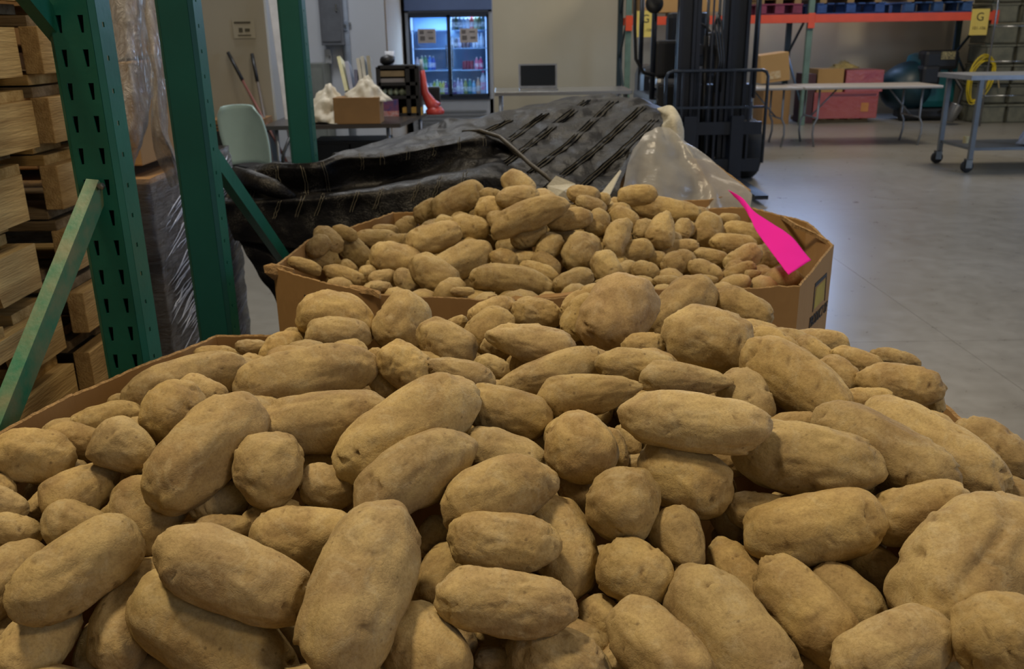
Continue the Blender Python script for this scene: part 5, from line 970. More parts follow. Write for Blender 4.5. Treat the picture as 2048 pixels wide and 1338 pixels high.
1|-0.54,0.45,0.72,0.18,-0.97,-0.14|0.038|0.031
1|0.09,0.64,0.79,0.76,0.54,0.35|0.044|0.034
1|-0.41,0.72,0.82,0.84,-0.52,-0.14|0.041|0.028
1|0.36,0.64,0.80,0.61,0.79,0.05|0.042|0.032
1|-0.48,1.25,0.88,-0.24,0.94,0.25|0.032|0.027
2|0.51,1.97,0.94,-0.96,-0.01,-0.29|0.042|0.026
2|0.47,1.90,0.94,0.11,-0.97,0.21|0.039|0.029
2|0.30,1.85,0.93,-0.98,0.14,0.14|0.038|0.032
2|-0.14,1.95,0.94,0.83,0.28,0.47|0.042|0.032
2|-0.06,1.87,0.93,0.49,0.84,0.21|0.046|0.029
2|-0.26,1.96,0.92,-0.88,0.27,0.38|0.035|0.030
2|0.01,1.83,0.94,-0.49,0.53,0.69|0.037|0.027
2|0.04,2.25,1.04,-0.98,0.11,-0.14|0.041|0.027
2|-0.32,2.02,0.92,0.89,-0.30,0.34|0.037|0.031
2|0.11,2.28,1.07,-0.17,-0.98,0.03|0.043|0.031
2|0.63,2.01,0.94,0.46,-0.83,0.32|0.052|0.035
2|0.14,1.90,0.94,0.54,-0.72,0.43|0.039|0.030
2|0.52,1.88,0.92,0.90,0.41,-0.16|0.037|0.030
2|-0.06,2.02,0.94,-1.00,-0.04,-0.03|0.040|0.028
2|0.30,1.97,0.94,0.97,0.12,-0.19|0.042|0.027
2|0.39,1.85,0.94,-0.86,-0.10,-0.50|0.054|0.035
2|-0.32,2.28,0.94,0.00,1.00,0.03|0.042|0.028
2|0.22,1.97,0.94,0.93,-0.24,0.28|0.042|0.026
2|0.17,1.82,0.94,-0.44,0.86,-0.27|0.045|0.030
2|0.57,2.46,0.96,0.52,0.82,-0.25|0.050|0.030
2|0.26,1.90,0.94,0.43,0.85,-0.31|0.033|0.027
2|0.03,1.88,0.93,-0.95,0.18,0.25|0.045|0.033
2|0.41,1.93,0.93,0.27,-0.96,0.11|0.043|0.035
2|-0.26,2.23,0.95,-0.90,-0.01,0.43|0.041|0.032
2|0.37,2.01,0.94,0.20,-0.98,0.07|0.042|0.034
2|0.34,1.92,0.93,0.81,0.59,-0.02|0.036|0.031
2|0.58,1.97,0.93,0.40,-0.89,-0.22|0.039|0.032
2|-0.38,2.00,0.91,-0.71,-0.69,-0.16|0.045|0.027
2|-0.20,1.95,0.92,0.72,0.64,-0.26|0.040|0.029
2|0.59,2.35,0.94,0.64,-0.74,-0.20|0.033|0.026
2|0.47,1.84,0.92,-0.96,0.06,0.26|0.037|0.029
2|-0.42,2.14,0.91,0.88,0.40,0.26|0.043|0.027
2|-0.41,2.06,0.92,0.72,0.62,-0.33|0.039|0.030
2|0.21,1.87,0.94,0.16,-0.99,-0.03|0.035|0.030
2|0.10,1.82,0.93,-0.19,-0.92,-0.33|0.040|0.031
2|0.01,2.05,0.94,0.51,-0.82,-0.24|0.035|0.026
2|0.08,1.91,0.92,0.44,0.85,0.31|0.034|0.028
2|0.40,2.15,0.93,0.72,0.30,0.62|0.039|0.029
2|-0.31,2.13,0.90,0.67,-0.65,0.37|0.047|0.033
2|0.52,2.02,0.90,0.98,0.10,-0.19|0.045|0.029
2|0.46,2.22,0.93,-0.64,0.74,0.23|0.034|0.026
2|-0.08,1.96,0.91,0.48,-0.85,0.21|0.051|0.031
2|0.43,2.09,0.92,0.21,0.95,-0.21|0.032|0.027
2|-0.24,2.11,0.91,-0.26,0.94,-0.23|0.039|0.030
2|0.14,2.00,0.92,-0.30,0.89,0.34|0.042|0.027
2|-0.35,2.36,0.92,0.20,0.97,0.14|0.041|0.026
2|-0.16,2.27,0.96,-0.38,0.91,-0.18|0.039|0.032
2|0.51,2.46,0.96,-0.69,-0.66,-0.29|0.034|0.026
2|-0.19,2.18,0.93,0.86,0.50,0.07|0.040|0.034
2|0.57,2.41,0.92,-0.04,-0.92,-0.40|0.037|0.031
2|-0.44,2.21,0.90,-0.95,-0.18,-0.24|0.036|0.031
2|0.26,2.01,0.92,0.12,0.98,0.15|0.034|0.030
2|0.34,2.21,0.96,0.65,0.75,-0.12|0.040|0.029
2|0.57,2.19,0.91,0.07,-1.00,-0.07|0.041|0.029
2|0.36,2.30,1.00,-0.99,0.07,0.12|0.047|0.030
2|0.43,2.02,0.91,0.45,-0.87,0.22|0.047|0.034
2|-0.12,1.89,0.91,-0.27,-0.93,-0.24|0.044|0.028
2|-0.01,1.93,0.91,0.37,0.82,0.44|0.043|0.032
2|0.35,2.08,0.92,0.46,-0.80,0.38|0.042|0.027
2|0.52,2.22,0.93,-1.00,0.02,0.03|0.035|0.026
2|-0.45,2.07,0.89,0.39,-0.90,-0.19|0.040|0.026
2|-0.20,2.48,0.96,0.15,-0.99,-0.04|0.032|0.027
2|-0.34,2.27,0.89,-0.46,-0.88,-0.09|0.041|0.027
2|0.36,1.96,0.88,0.94,-0.34,-0.01|0.044|0.032
2|0.20,2.04,0.89,0.17,0.98,-0.12|0.038|0.028
2|0.54,2.48,0.91,-0.18,0.98,0.03|0.043|0.028
2|0.62,2.25,0.87,-0.69,0.62,-0.36|0.038|0.033
2|-0.20,2.06,0.88,0.95,-0.02,-0.31|0.036|0.030
2|0.54,2.33,0.90,0.57,-0.77,-0.28|0.051|0.032
2|-0.02,2.16,0.92,-0.93,0.16,0.34|0.042|0.033
2|-0.33,2.01,0.87,0.18,-0.93,0.33|0.041|0.028
2|0.06,2.10,0.91,0.58,-0.80,0.17|0.046|0.027
2|0.44,2.31,0.94,0.33,-0.94,-0.11|0.034|0.028
2|0.62,2.00,0.88,-0.05,0.97,-0.23|0.040|0.027
2|0.63,2.38,0.88,0.24,-0.97,-0.06|0.043|0.029
2|0.63,2.11,0.87,0.57,-0.75,-0.33|0.045|0.028
2|0.02,1.82,0.88,0.74,-0.67,-0.04|0.045|0.029
2|0.54,2.11,0.89,-0.75,-0.66,-0.00|0.049|0.030
2|-0.29,2.20,0.89,0.99,0.15,-0.08|0.046|0.027
2|-0.11,2.08,0.88,0.81,-0.55,0.20|0.049|0.033
2|-0.38,2.07,0.87,0.90,0.43,-0.04|0.044|0.033
2|0.50,2.16,0.89,0.46,-0.87,0.16|0.042|0.027
2|0.57,1.91,0.88,0.98,0.21,0.01|0.044|0.034
2|0.18,1.88,0.90,0.88,-0.43,0.22|0.035|0.030
2|-0.19,2.13,0.88,-0.83,0.55,0.13|0.036|0.027
2|-0.12,2.16,0.90,0.18,-0.96,0.20|0.048|0.031
2|-0.19,2.33,0.93,0.61,-0.76,-0.19|0.035|0.030
2|0.09,1.97,0.89,-0.31,0.93,0.21|0.037|0.030
2|-0.32,2.42,0.89,-0.69,-0.63,0.35|0.044|0.032
2|0.30,2.07,0.90,-0.92,0.16,0.37|0.035|0.030
2|0.68,2.32,0.87,-0.63,0.71,-0.32|0.044|0.026
2|-0.01,2.11,0.90,0.95,0.03,-0.30|0.037|0.028
2|0.61,2.31,0.89,-0.86,0.40,0.32|0.042|0.031
2|-0.39,2.31,0.87,0.00,0.99,-0.13|0.039|0.030
2|0.02,2.30,1.02,-0.98,0.18,0.08|0.039|0.034
2|-0.20,2.23,0.92,0.92,0.21,0.34|0.044|0.027
2|0.31,2.36,1.01,0.87,0.07,-0.50|0.037|0.027
2|0.26,2.18,0.93,-0.75,0.65,0.09|0.038|0.027
2|-0.23,1.95,0.87,-0.69,-0.72,-0.01|0.044|0.032
2|0.37,2.20,0.91,0.99,0.04,0.10|0.043|0.026
2|-0.01,1.99,0.90,0.79,-0.49,0.36|0.042|0.026
2|-0.28,2.49,0.90,0.94,0.33,0.05|0.042|0.033
2|0.60,2.45,0.89,0.58,-0.75,0.32|0.037|0.029
2|0.35,2.27,0.95,-0.21,0.96,-0.17|0.039|0.027
2|-0.16,2.02,0.87,0.78,0.55,0.29|0.047|0.030
2|-0.28,2.31,0.90,0.69,-0.60,0.41|0.039|0.034
2|-0.07,1.89,0.88,0.53,0.85,0.05|0.051|0.031
2|-0.24,2.40,0.93,-0.22,-0.96,0.17|0.032|0.027
2|0.43,2.49,0.95,0.69,0.73,0.00|0.051|0.032
2|0.21,1.96,0.89,0.71,-0.70,-0.05|0.035|0.027
2|0.48,1.91,0.88,-0.18,0.95,-0.24|0.055|0.033
2|0.52,2.27,0.90,0.72,-0.66,0.20|0.033|0.028
2|0.28,1.91,0.88,0.19,-0.96,0.19|0.051|0.034
2|0.02,2.39,1.05,-0.71,0.46,-0.53|0.037|0.027
2|0.40,2.38,0.96,0.85,-0.51,0.12|0.045|0.028
2|0.35,2.03,0.89,-0.46,0.64,0.62|0.032|0.026
2|0.15,1.93,0.88,0.63,0.74,-0.24|0.037|0.031
2|0.55,1.97,0.88,1.00,0.01,-0.03|0.039|0.029
2|0.01,2.48,1.04,-0.97,-0.16,-0.18|0.041|0.029
2|-0.41,2.16,0.86,0.65,0.07,-0.75|0.040|0.028
2|0.64,2.19,0.88,0.99,-0.14,0.09|0.043|0.032
2|0.66,2.43,0.88,0.37,-0.84,0.38|0.042|0.029
2|-0.27,2.01,0.88,0.27,-0.85,-0.46|0.046|0.028
2|0.57,2.05,0.88,-0.92,-0.01,-0.39|0.034|0.027
2|0.15,1.82,0.88,-0.86,0.46,-0.22|0.043|0.028
2|0.42,1.85,0.88,-0.19,-0.98,0.12|0.047|0.032
2|0.45,2.41,0.94,0.75,0.66,0.00|0.042|0.028
2|0.25,1.83,0.89,-0.78,0.59,-0.19|0.043|0.033
2|-0.06,2.21,0.93,-0.98,-0.12,0.15|0.039|0.027
2|-0.09,2.02,0.88,0.97,0.18,-0.15|0.036|0.030
2|-0.15,2.49,0.96,0.91,0.36,0.22|0.040|0.034
2|0.35,1.88,0.89,-0.31,-0.95,0.04|0.038|0.027
2|0.52,1.84,0.89,-0.69,0.72,-0.12|0.035|0.028
2|0.03,2.02,0.88,-0.43,0.84,0.34|0.034|0.029
2|0.23,2.33,1.03,-0.02,-1.00,0.02|0.035|0.030
2|0.26,2.38,1.04,-0.15,0.99,-0.06|0.034|0.027
2|0.32,2.15,0.92,0.16,0.88,0.44|0.034|0.027
2|0.13,2.07,0.90,-0.57,0.74,0.35|0.046|0.034
2|0.08,1.86,0.88,0.98,0.05,0.18|0.037|0.031
2|-0.23,2.18,0.85,-0.45,-0.78,-0.43|0.047|0.028
2|-0.25,2.09,0.85,-0.98,0.20,0.08|0.047|0.034
2|0.10,2.15,0.90,-0.07,-0.82,-0.57|0.040|0.028
2|-0.05,2.44,0.99,0.37,0.92,-0.11|0.048|0.032
2|-0.40,2.00,0.85,-0.89,-0.42,-0.17|0.043|0.031
2|0.50,2.03,0.85,-0.71,-0.71,-0.05|0.042|0.031
2|-0.13,1.91,0.85,0.84,0.40,0.36|0.050|0.031
2|0.29,2.00,0.86,0.91,0.41,-0.05|0.051|0.035
2|-0.01,2.05,0.86,0.90,0.42,-0.11|0.046|0.030
2|0.31,1.85,0.86,-0.32,-0.94,-0.15|0.042|0.035
2|0.30,2.28,0.96,-0.55,-0.77,-0.33|0.044|0.033
2|0.23,2.46,1.04,-0.83,-0.55,-0.04|0.038|0.028
2|0.39,1.92,0.86,0.97,-0.06,0.24|0.040|0.028
2|0.68,2.09,0.84,-0.56,-0.75,-0.37|0.051|0.031
2|-0.39,2.25,0.85,0.65,0.58,-0.49|0.042|0.033
2|0.20,2.39,1.04,0.86,0.48,-0.19|0.038|0.031
2|0.58,2.36,0.87,0.32,-0.93,0.17|0.034|0.029
2|0.26,2.13,0.88,-0.78,-0.60,-0.15|0.038|0.033
2|0.45,2.20,0.87,0.73,0.68,-0.09|0.036|0.028
2|-0.15,2.40,0.94,0.92,0.38,0.10|0.042|0.032
2|-0.35,2.15,0.84,-0.83,0.52,0.19|0.044|0.026
2|0.03,1.96,0.86,-0.64,0.64,-0.43|0.034|0.026
2|0.40,2.15,0.87,-0.39,-0.91,0.17|0.043|0.030
2|0.57,2.21,0.85,-0.78,0.62,0.14|0.044|0.031
2|0.09,2.49,1.04,0.75,0.66,0.06|0.044|0.026
2|0.38,2.05,0.86,0.68,-0.71,-0.19|0.037|0.031
2|0.51,2.39,0.88,0.78,-0.07,0.63|0.035|0.029
2|-0.29,2.26,0.86,-0.03,0.94,0.35|0.042|0.028
2|0.69,2.22,0.84,-0.77,0.63,0.09|0.052|0.031
2|0.46,2.10,0.86,0.54,-0.77,-0.34|0.047|0.029
2|0.48,1.84,0.84,0.74,0.66,-0.14|0.039|0.032
2|0.18,2.11,0.88,-0.27,-0.96,-0.03|0.037|0.027
2|-0.00,1.90,0.85,0.96,0.21,0.17|0.034|0.029
2|0.38,1.84,0.85,-0.19,-0.91,0.36|0.042|0.026
2|0.09,2.02,0.86,-0.99,-0.09,0.10|0.040|0.032
2|-0.09,2.25,0.92,0.38,0.92,0.12|0.033|0.027
2|0.48,2.26,0.88,-0.33,0.94,-0.06|0.034|0.028
2|0.49,2.48,0.88,0.06,0.97,-0.24|0.044|0.032
2|-0.44,2.09,0.83,-0.42,0.89,-0.20|0.047|0.032
2|-0.21,2.30,0.88,-0.61,-0.72,-0.34|0.037|0.029
2|-0.34,2.33,0.86,-0.85,0.33,-0.40|0.044|0.035
2|-0.05,2.14,0.87,0.05,-0.96,-0.28|0.042|0.033
2|-0.13,1.99,0.85,0.49,0.27,0.83|0.038|0.029
2|-0.22,2.04,0.85,-0.92,0.29,0.27|0.037|0.026
2|-0.22,2.44,0.90,0.98,0.13,-0.15|0.042|0.028
2|-0.10,2.35,0.95,0.58,0.60,-0.55|0.037|0.028
2|0.56,2.10,0.84,-0.37,-0.92,-0.08|0.037|0.028
2|0.43,1.96,0.85,0.87,-0.43,-0.25|0.043|0.028
2|0.32,1.94,0.85,0.55,-0.75,-0.37|0.032|0.028
2|-0.26,2.38,0.88,0.60,0.80,-0.06|0.047|0.029
2|0.23,1.89,0.86,0.97,-0.24,-0.10|0.044|0.026
2|0.40,2.24,0.89,-0.87,-0.47,-0.18|0.037|0.026
2|0.14,1.89,0.85,-0.96,-0.27,0.01|0.048|0.030
2|0.70,2.37,0.85,-0.57,-0.78,-0.25|0.038|0.026
2|0.38,2.32,0.92,-0.44,-0.83,0.34|0.038|0.033
2|0.35,2.46,0.96,-0.76,0.65,-0.06|0.048|0.034
2|-0.05,2.00,0.85,-0.33,0.58,-0.75|0.034|0.027
2|0.48,2.33,0.90,-0.59,0.77,-0.25|0.038|0.029
2|0.10,2.32,1.02,-0.77,-0.60,-0.22|0.043|0.027
2|0.10,2.44,1.05,-0.85,-0.49,0.21|0.040|0.028
2|0.08,1.81,0.85,0.88,-0.37,-0.29|0.037|0.027
2|-0.32,2.06,0.84,-0.47,0.69,0.54|0.033|0.026
2|0.60,1.97,0.84,-0.78,-0.57,-0.25|0.035|0.029
2|0.53,1.90,0.83,-0.81,-0.56,0.19|0.042|0.027
2|0.00,2.11,0.84,-0.87,-0.18,-0.46|0.051|0.031
2|0.56,2.46,0.84,-0.81,-0.33,0.48|0.046|0.031
2|-0.28,2.20,0.83,0.92,0.40,0.05|0.042|0.030
2|0.30,2.41,0.97,-0.95,-0.22,-0.23|0.031|0.027
2|-0.12,2.06,0.83,-0.97,0.25,-0.06|0.047|0.030
2|0.52,2.09,0.82,0.96,0.16,0.24|0.030|0.026
2|0.49,2.32,0.85,-0.64,-0.73,-0.22|0.045|0.034
2|0.32,2.19,0.86,-0.04,-0.91,0.41|0.043|0.026
2|0.49,2.14,0.83,-0.83,-0.27,-0.49|0.049|0.034
2|-0.42,2.22,0.81,0.75,-0.63,0.20|0.046|0.028
2|0.52,1.96,0.82,-0.65,-0.75,0.15|0.048|0.034
2|-0.35,2.05,0.82,-0.03,-0.98,-0.21|0.033|0.027
2|-0.14,2.28,0.89,-0.09,-0.95,-0.29|0.038|0.028
2|0.34,2.38,0.94,-0.07,0.92,0.40|0.038|0.030
2|-0.05,1.88,0.82,-0.81,0.55,0.18|0.049|0.030
2|0.16,2.03,0.84,0.98,0.22,-0.03|0.037|0.028
2|-0.30,1.97,0.81,-0.25,0.89,0.39|0.040|0.029
2|-0.16,2.48,0.89,-0.20,-0.97,-0.13|0.047|0.031
2|0.38,2.11,0.83,0.84,0.52,-0.16|0.035|0.029
2|0.24,2.27,0.94,-0.21,-0.97,0.08|0.036|0.031
2|-0.10,2.17,0.84,0.08,0.89,0.44|0.039|0.028
2|0.27,2.22,0.90,0.63,0.78,-0.01|0.032|0.027
2|0.31,2.11,0.85,0.99,0.13,-0.03|0.045|0.031
2|-0.18,2.16,0.84,0.99,0.13,-0.02|0.038|0.031
2|0.61,2.04,0.82,-0.63,-0.75,-0.22|0.040|0.035
2|0.62,2.42,0.82,0.98,0.05,-0.20|0.041|0.027
2|-0.17,2.37,0.89,0.85,0.04,-0.52|0.043|0.035
2|0.19,1.99,0.84,0.77,0.45,-0.45|0.043|0.027
2|0.41,2.00,0.82,-0.96,-0.25,-0.11|0.044|0.030
2|0.63,2.16,0.82,0.75,0.66,-0.03|0.045|0.031
2|0.14,2.48,1.01,0.33,0.92,0.18|0.054|0.032
2|0.03,1.85,0.82,0.71,0.42,-0.57|0.046|0.033
2|0.65,2.32,0.82,0.56,0.72,-0.41|0.036|0.030
2|0.02,2.43,1.01,-0.97,0.22,0.04|0.041|0.028
2|0.15,2.18,0.88,-0.84,0.53,-0.09|0.034|0.028
2|-0.21,1.92,0.81,0.66,0.70,-0.27|0.037|0.027
2|-0.25,2.46,0.86,-0.60,-0.80,0.03|0.033|0.028
2|0.17,1.83,0.83,-0.54,0.67,-0.50|0.044|0.029
2|0.11,2.10,0.84,0.38,-0.88,-0.28|0.050|0.033
2|-0.05,1.95,0.82,0.79,-0.42,-0.44|0.041|0.033
2|0.06,2.38,1.01,-1.00,0.03,0.07|0.048|0.035
2|0.30,2.34,0.95,0.98,-0.20,0.07|0.037|0.029
2|0.03,2.17,0.87,-0.62,0.72,-0.32|0.036|0.031
2|0.01,2.24,0.92,-0.36,0.91,-0.19|0.048|0.033
2|0.57,2.28,0.84,0.21,-0.95,-0.24|0.042|0.026
2|0.06,1.91,0.82,0.02,-1.00,0.00|0.041|0.034
2|-0.19,2.24,0.85,-0.04,-0.93,-0.35|0.037|0.028
2|0.61,2.36,0.82,0.74,0.66,-0.14|0.046|0.028
2|0.33,1.98,0.82,-0.07,-1.00,0.05|0.035|0.027
2|0.39,2.41,0.91,-0.86,-0.29,-0.42|0.042|0.032
2|-0.34,2.39,0.84,-0.63,0.77,0.07|0.035|0.030
2|-0.08,2.46,0.95,0.16,0.98,0.08|0.037|0.028
2|0.25,2.46,0.99,0.94,0.27,0.19|0.042|0.031
2|0.45,1.88,0.83,0.73,0.68,-0.07|0.042|0.033
2|0.05,2.07,0.83,-0.60,0.67,0.44|0.034|0.029
2|0.08,2.25,0.94,0.02,-0.99,0.13|0.037|0.028
2|-0.40,2.28,0.81,-0.88,-0.26,-0.40|0.042|0.027
2|0.45,2.38,0.89,0.42,0.75,-0.51|0.039|0.026
2|0.51,2.23,0.84,0.32,0.86,-0.40|0.042|0.033
2|-0.13,2.22,0.86,0.51,-0.86,0.01|0.037|0.028
2|-0.39,2.15,0.81,0.80,0.46,-0.38|0.039|0.027
2|0.13,2.38,1.03,-0.98,-0.10,-0.18|0.034|0.027
2|0.22,2.09,0.85,0.27,0.96,0.06|0.042|0.028
2|0.17,2.31,0.97,0.84,0.02,-0.54|0.039|0.027
2|0.25,2.39,0.99,-0.44,0.90,-0.07|0.044|0.032
2|-0.44,2.17,0.82,-0.92,-0.06,-0.39|0.035|0.027
2|-0.21,1.99,0.82,0.80,-0.58,0.16|0.036|0.031
2|0.13,1.96,0.84,-0.67,0.70,0.25|0.036|0.030
2|0.54,1.84,0.82,-0.06,0.98,-0.20|0.034|0.029
2|0.23,1.83,0.83,0.08,-0.96,0.25|0.047|0.033
"""

# ---------------------------------------------------------------- potatoes
def potato_mat():
    m = bpy.data.materials.new('potato_skin'); m.use_nodes = True; N = m.node_tree.nodes; L = m.node_tree.links; b = N['Principled BSDF']
    b.inputs['Roughness'].default_value = .78; b.inputs['Specular IOR Level'].default_value = .22
    ge = N.new('ShaderNodeTexCoord'); oi = N.new('ShaderNodeObjectInfo')
    vt = N.new('ShaderNodeVectorTransform'); vt.vector_type = 'POINT'; vt.convert_from = 'OBJECT'; vt.convert_to = 'WORLD'
    L.new(ge.outputs['Object'], vt.inputs[0])
    sc = N.new('ShaderNodeVectorMath'); sc.operation = 'SCALE'; sc.inputs[0].default_value = (17, 9, 5)
    L.new(oi.outputs['Random'], sc.inputs['Scale'])
    ad = N.new('ShaderNodeVectorMath'); ad.operation = 'ADD'; L.new(vt.outputs[0], ad.inputs[0]); L.new(sc.outputs[0], ad.inputs[1])
    def noise_(scale, det=6, rough=.6, dist=0.0):
        n = N.new('ShaderNodeTexNoise'); n.inputs['Scale'].default_value = scale; n.inputs['Detail'].default_value = det
        n.inputs['Roughness'].default_value = rough; n.inputs['Distortion'].default_value = dist
        L.new(ad.outputs[0], n.inputs['Vector']); return n
    def ramp(src, p0, c0, p1, c1):
        r = N.new('ShaderNodeValToRGB'); e = r.color_ramp.elements
        e[0].position = p0; e[0].color = (*c0, 1); e[1].position = p1; e[1].color = (*c1, 1); L.new(src, r.inputs['Fac']); return r
    def mix(bl, fac, a, c):
        x = N.new('ShaderNodeMix'); x.data_type = 'RGBA'; x.blend_type = bl
        if isinstance(fac, float): x.inputs[0].default_value = fac
        else: L.new(fac, x.inputs[0])
        for k, s in ((6, a), (7, c)):
            if isinstance(s, tuple): x.inputs[k].default_value = (*s, 1)
            else: L.new(s, x.inputs[k])
        return x.outputs[2]
    base = mix('MIX', oi.outputs['Random'], hexc('ad9767'), hexc('a18c67'))
    big = noise_(16, 5, .6, .6)
    c1 = ramp(big.outputs['Fac'], .36, hexc('856c46'), .62, hexc('b9a26d')).outputs['Color']
    col = mix('MIX', .62, base, c1)
    dust = noise_(34, 7, .7, 1.2)                       # pale dry soil film
    df = ramp(dust.outputs['Fac'], .50, (0, 0, 0), .70, (1, 1, 1)).outputs['Color']
    dm = N.new('ShaderNodeMath'); dm.operation = 'MULTIPLY'; dm.inputs[1].default_value = .55; L.new(df, dm.inputs[0])
    col = mix('MIX', dm.outputs[0], col, hexc('b6a783'))
    scuff = noise_(22, 8, .75, .3)                      # grey brown scuffs
    sf = ramp(scuff.outputs['Fac'], .60, (0, 0, 0), .74, (1, 1, 1)).outputs['Color']
    sm_ = N.new('ShaderNodeMath'); sm_.operation = 'MULTIPLY'; sm_.inputs[1].default_value = .62; L.new(sf, sm_.inputs[0])
    col = mix('MIX', sm_.outputs[0], col, hexc('6d5a42'))
    fine = noise_(300, 5, .7)
    ff = ramp(fine.outputs['Fac'], .34, (.68, .65, .61), .56, (1.04, 1.03, 1.02)).outputs['Color']
    col = mix('MULTIPLY', .62, col, ff)
    spv = N.new('ShaderNodeTexVoronoi'); spv.inputs['Scale'].default_value = 75; L.new(ad.outputs[0], spv.inputs['Vector'])
    spr = ramp(spv.outputs['Distance'], .07, (1, 1, 1), .17, (0, 0, 0)).outputs['Color']
    spg = ramp(noise_(45, 2).outputs['Fac'], .50, (0, 0, 0), .60, (1, 1, 1)).outputs['Color']
    spm = N.new('ShaderNodeMath'); spm.operation = 'MULTIPLY'; L.new(spr, spm.inputs[0]); L.new(spg, spm.inputs[1])
    sp2 = N.new('ShaderNodeMath'); sp2.operation = 'MULTIPLY'; sp2.inputs[1].default_value = .6; L.new(spm.outputs[0], sp2.inputs[0])
    col = mix('MIX', sp2.outputs[0], col, hexc('5c4830'))
    at_ = N.new('ShaderNodeAttribute'); at_.attribute_name = 'pit'; at_.attribute_type = 'GEOMETRY'
    pm = N.new('ShaderNodeMath'); pm.operation = 'MULTIPLY'; pm.inputs[1].default_value = .9; pm.use_clamp = True; L.new(at_.outputs['Fac'], pm.inputs[0])
    col = mix('MIX', pm.outputs[0], col, hexc('5a4329'))
    col = mix('MULTIPLY', 1.0, col, oi.outputs['Color'])
    L.new(col, b.inputs['Base Color'])
    # relief: russet net, lenticels, broad dents
    net = N.new('ShaderNodeTexVoronoi'); net.feature = 'DISTANCE_TO_EDGE'; net.inputs['Scale'].default_value = 170
    wn = noise_(60, 3); wd = N.new('ShaderNodeVectorMath'); wd.operation = 'SCALE'; wd.inputs['Scale'].default_value = .02
    L.new(wn.outputs['Color'], wd.inputs[0]); wa = N.new('ShaderNodeVectorMath'); wa.operation = 'ADD'; L.new(ad.outputs[0], wa.inputs[0]); L.new(wd.outputs[0], wa.inputs[1])
    L.new(wa.outputs[0], net.inputs['Vector'])
    nr = ramp(net.outputs['Distance'], 0.0, (0, 0, 0), .12, (1, 1, 1)).outputs['Color']
    mid = noise_(70, 6, .58)
    s1 = N.new('ShaderNodeMath'); s1.operation = 'MULTIPLY_ADD'; s1.inputs[1].default_value = .10; L.new(nr, s1.inputs[0]); L.new(mid.outputs['Fac'], s1.inputs[2])
    bp = N.new('ShaderNodeBump'); bp.inputs['Strength'].default_value = .6; bp.inputs['Distance'].default_value = .0022
    L.new(s1.outputs[0], bp.inputs['Height']); L.new(bp.outputs[0], b.inputs['Normal'])
    return m
SKIN = potato_mat()

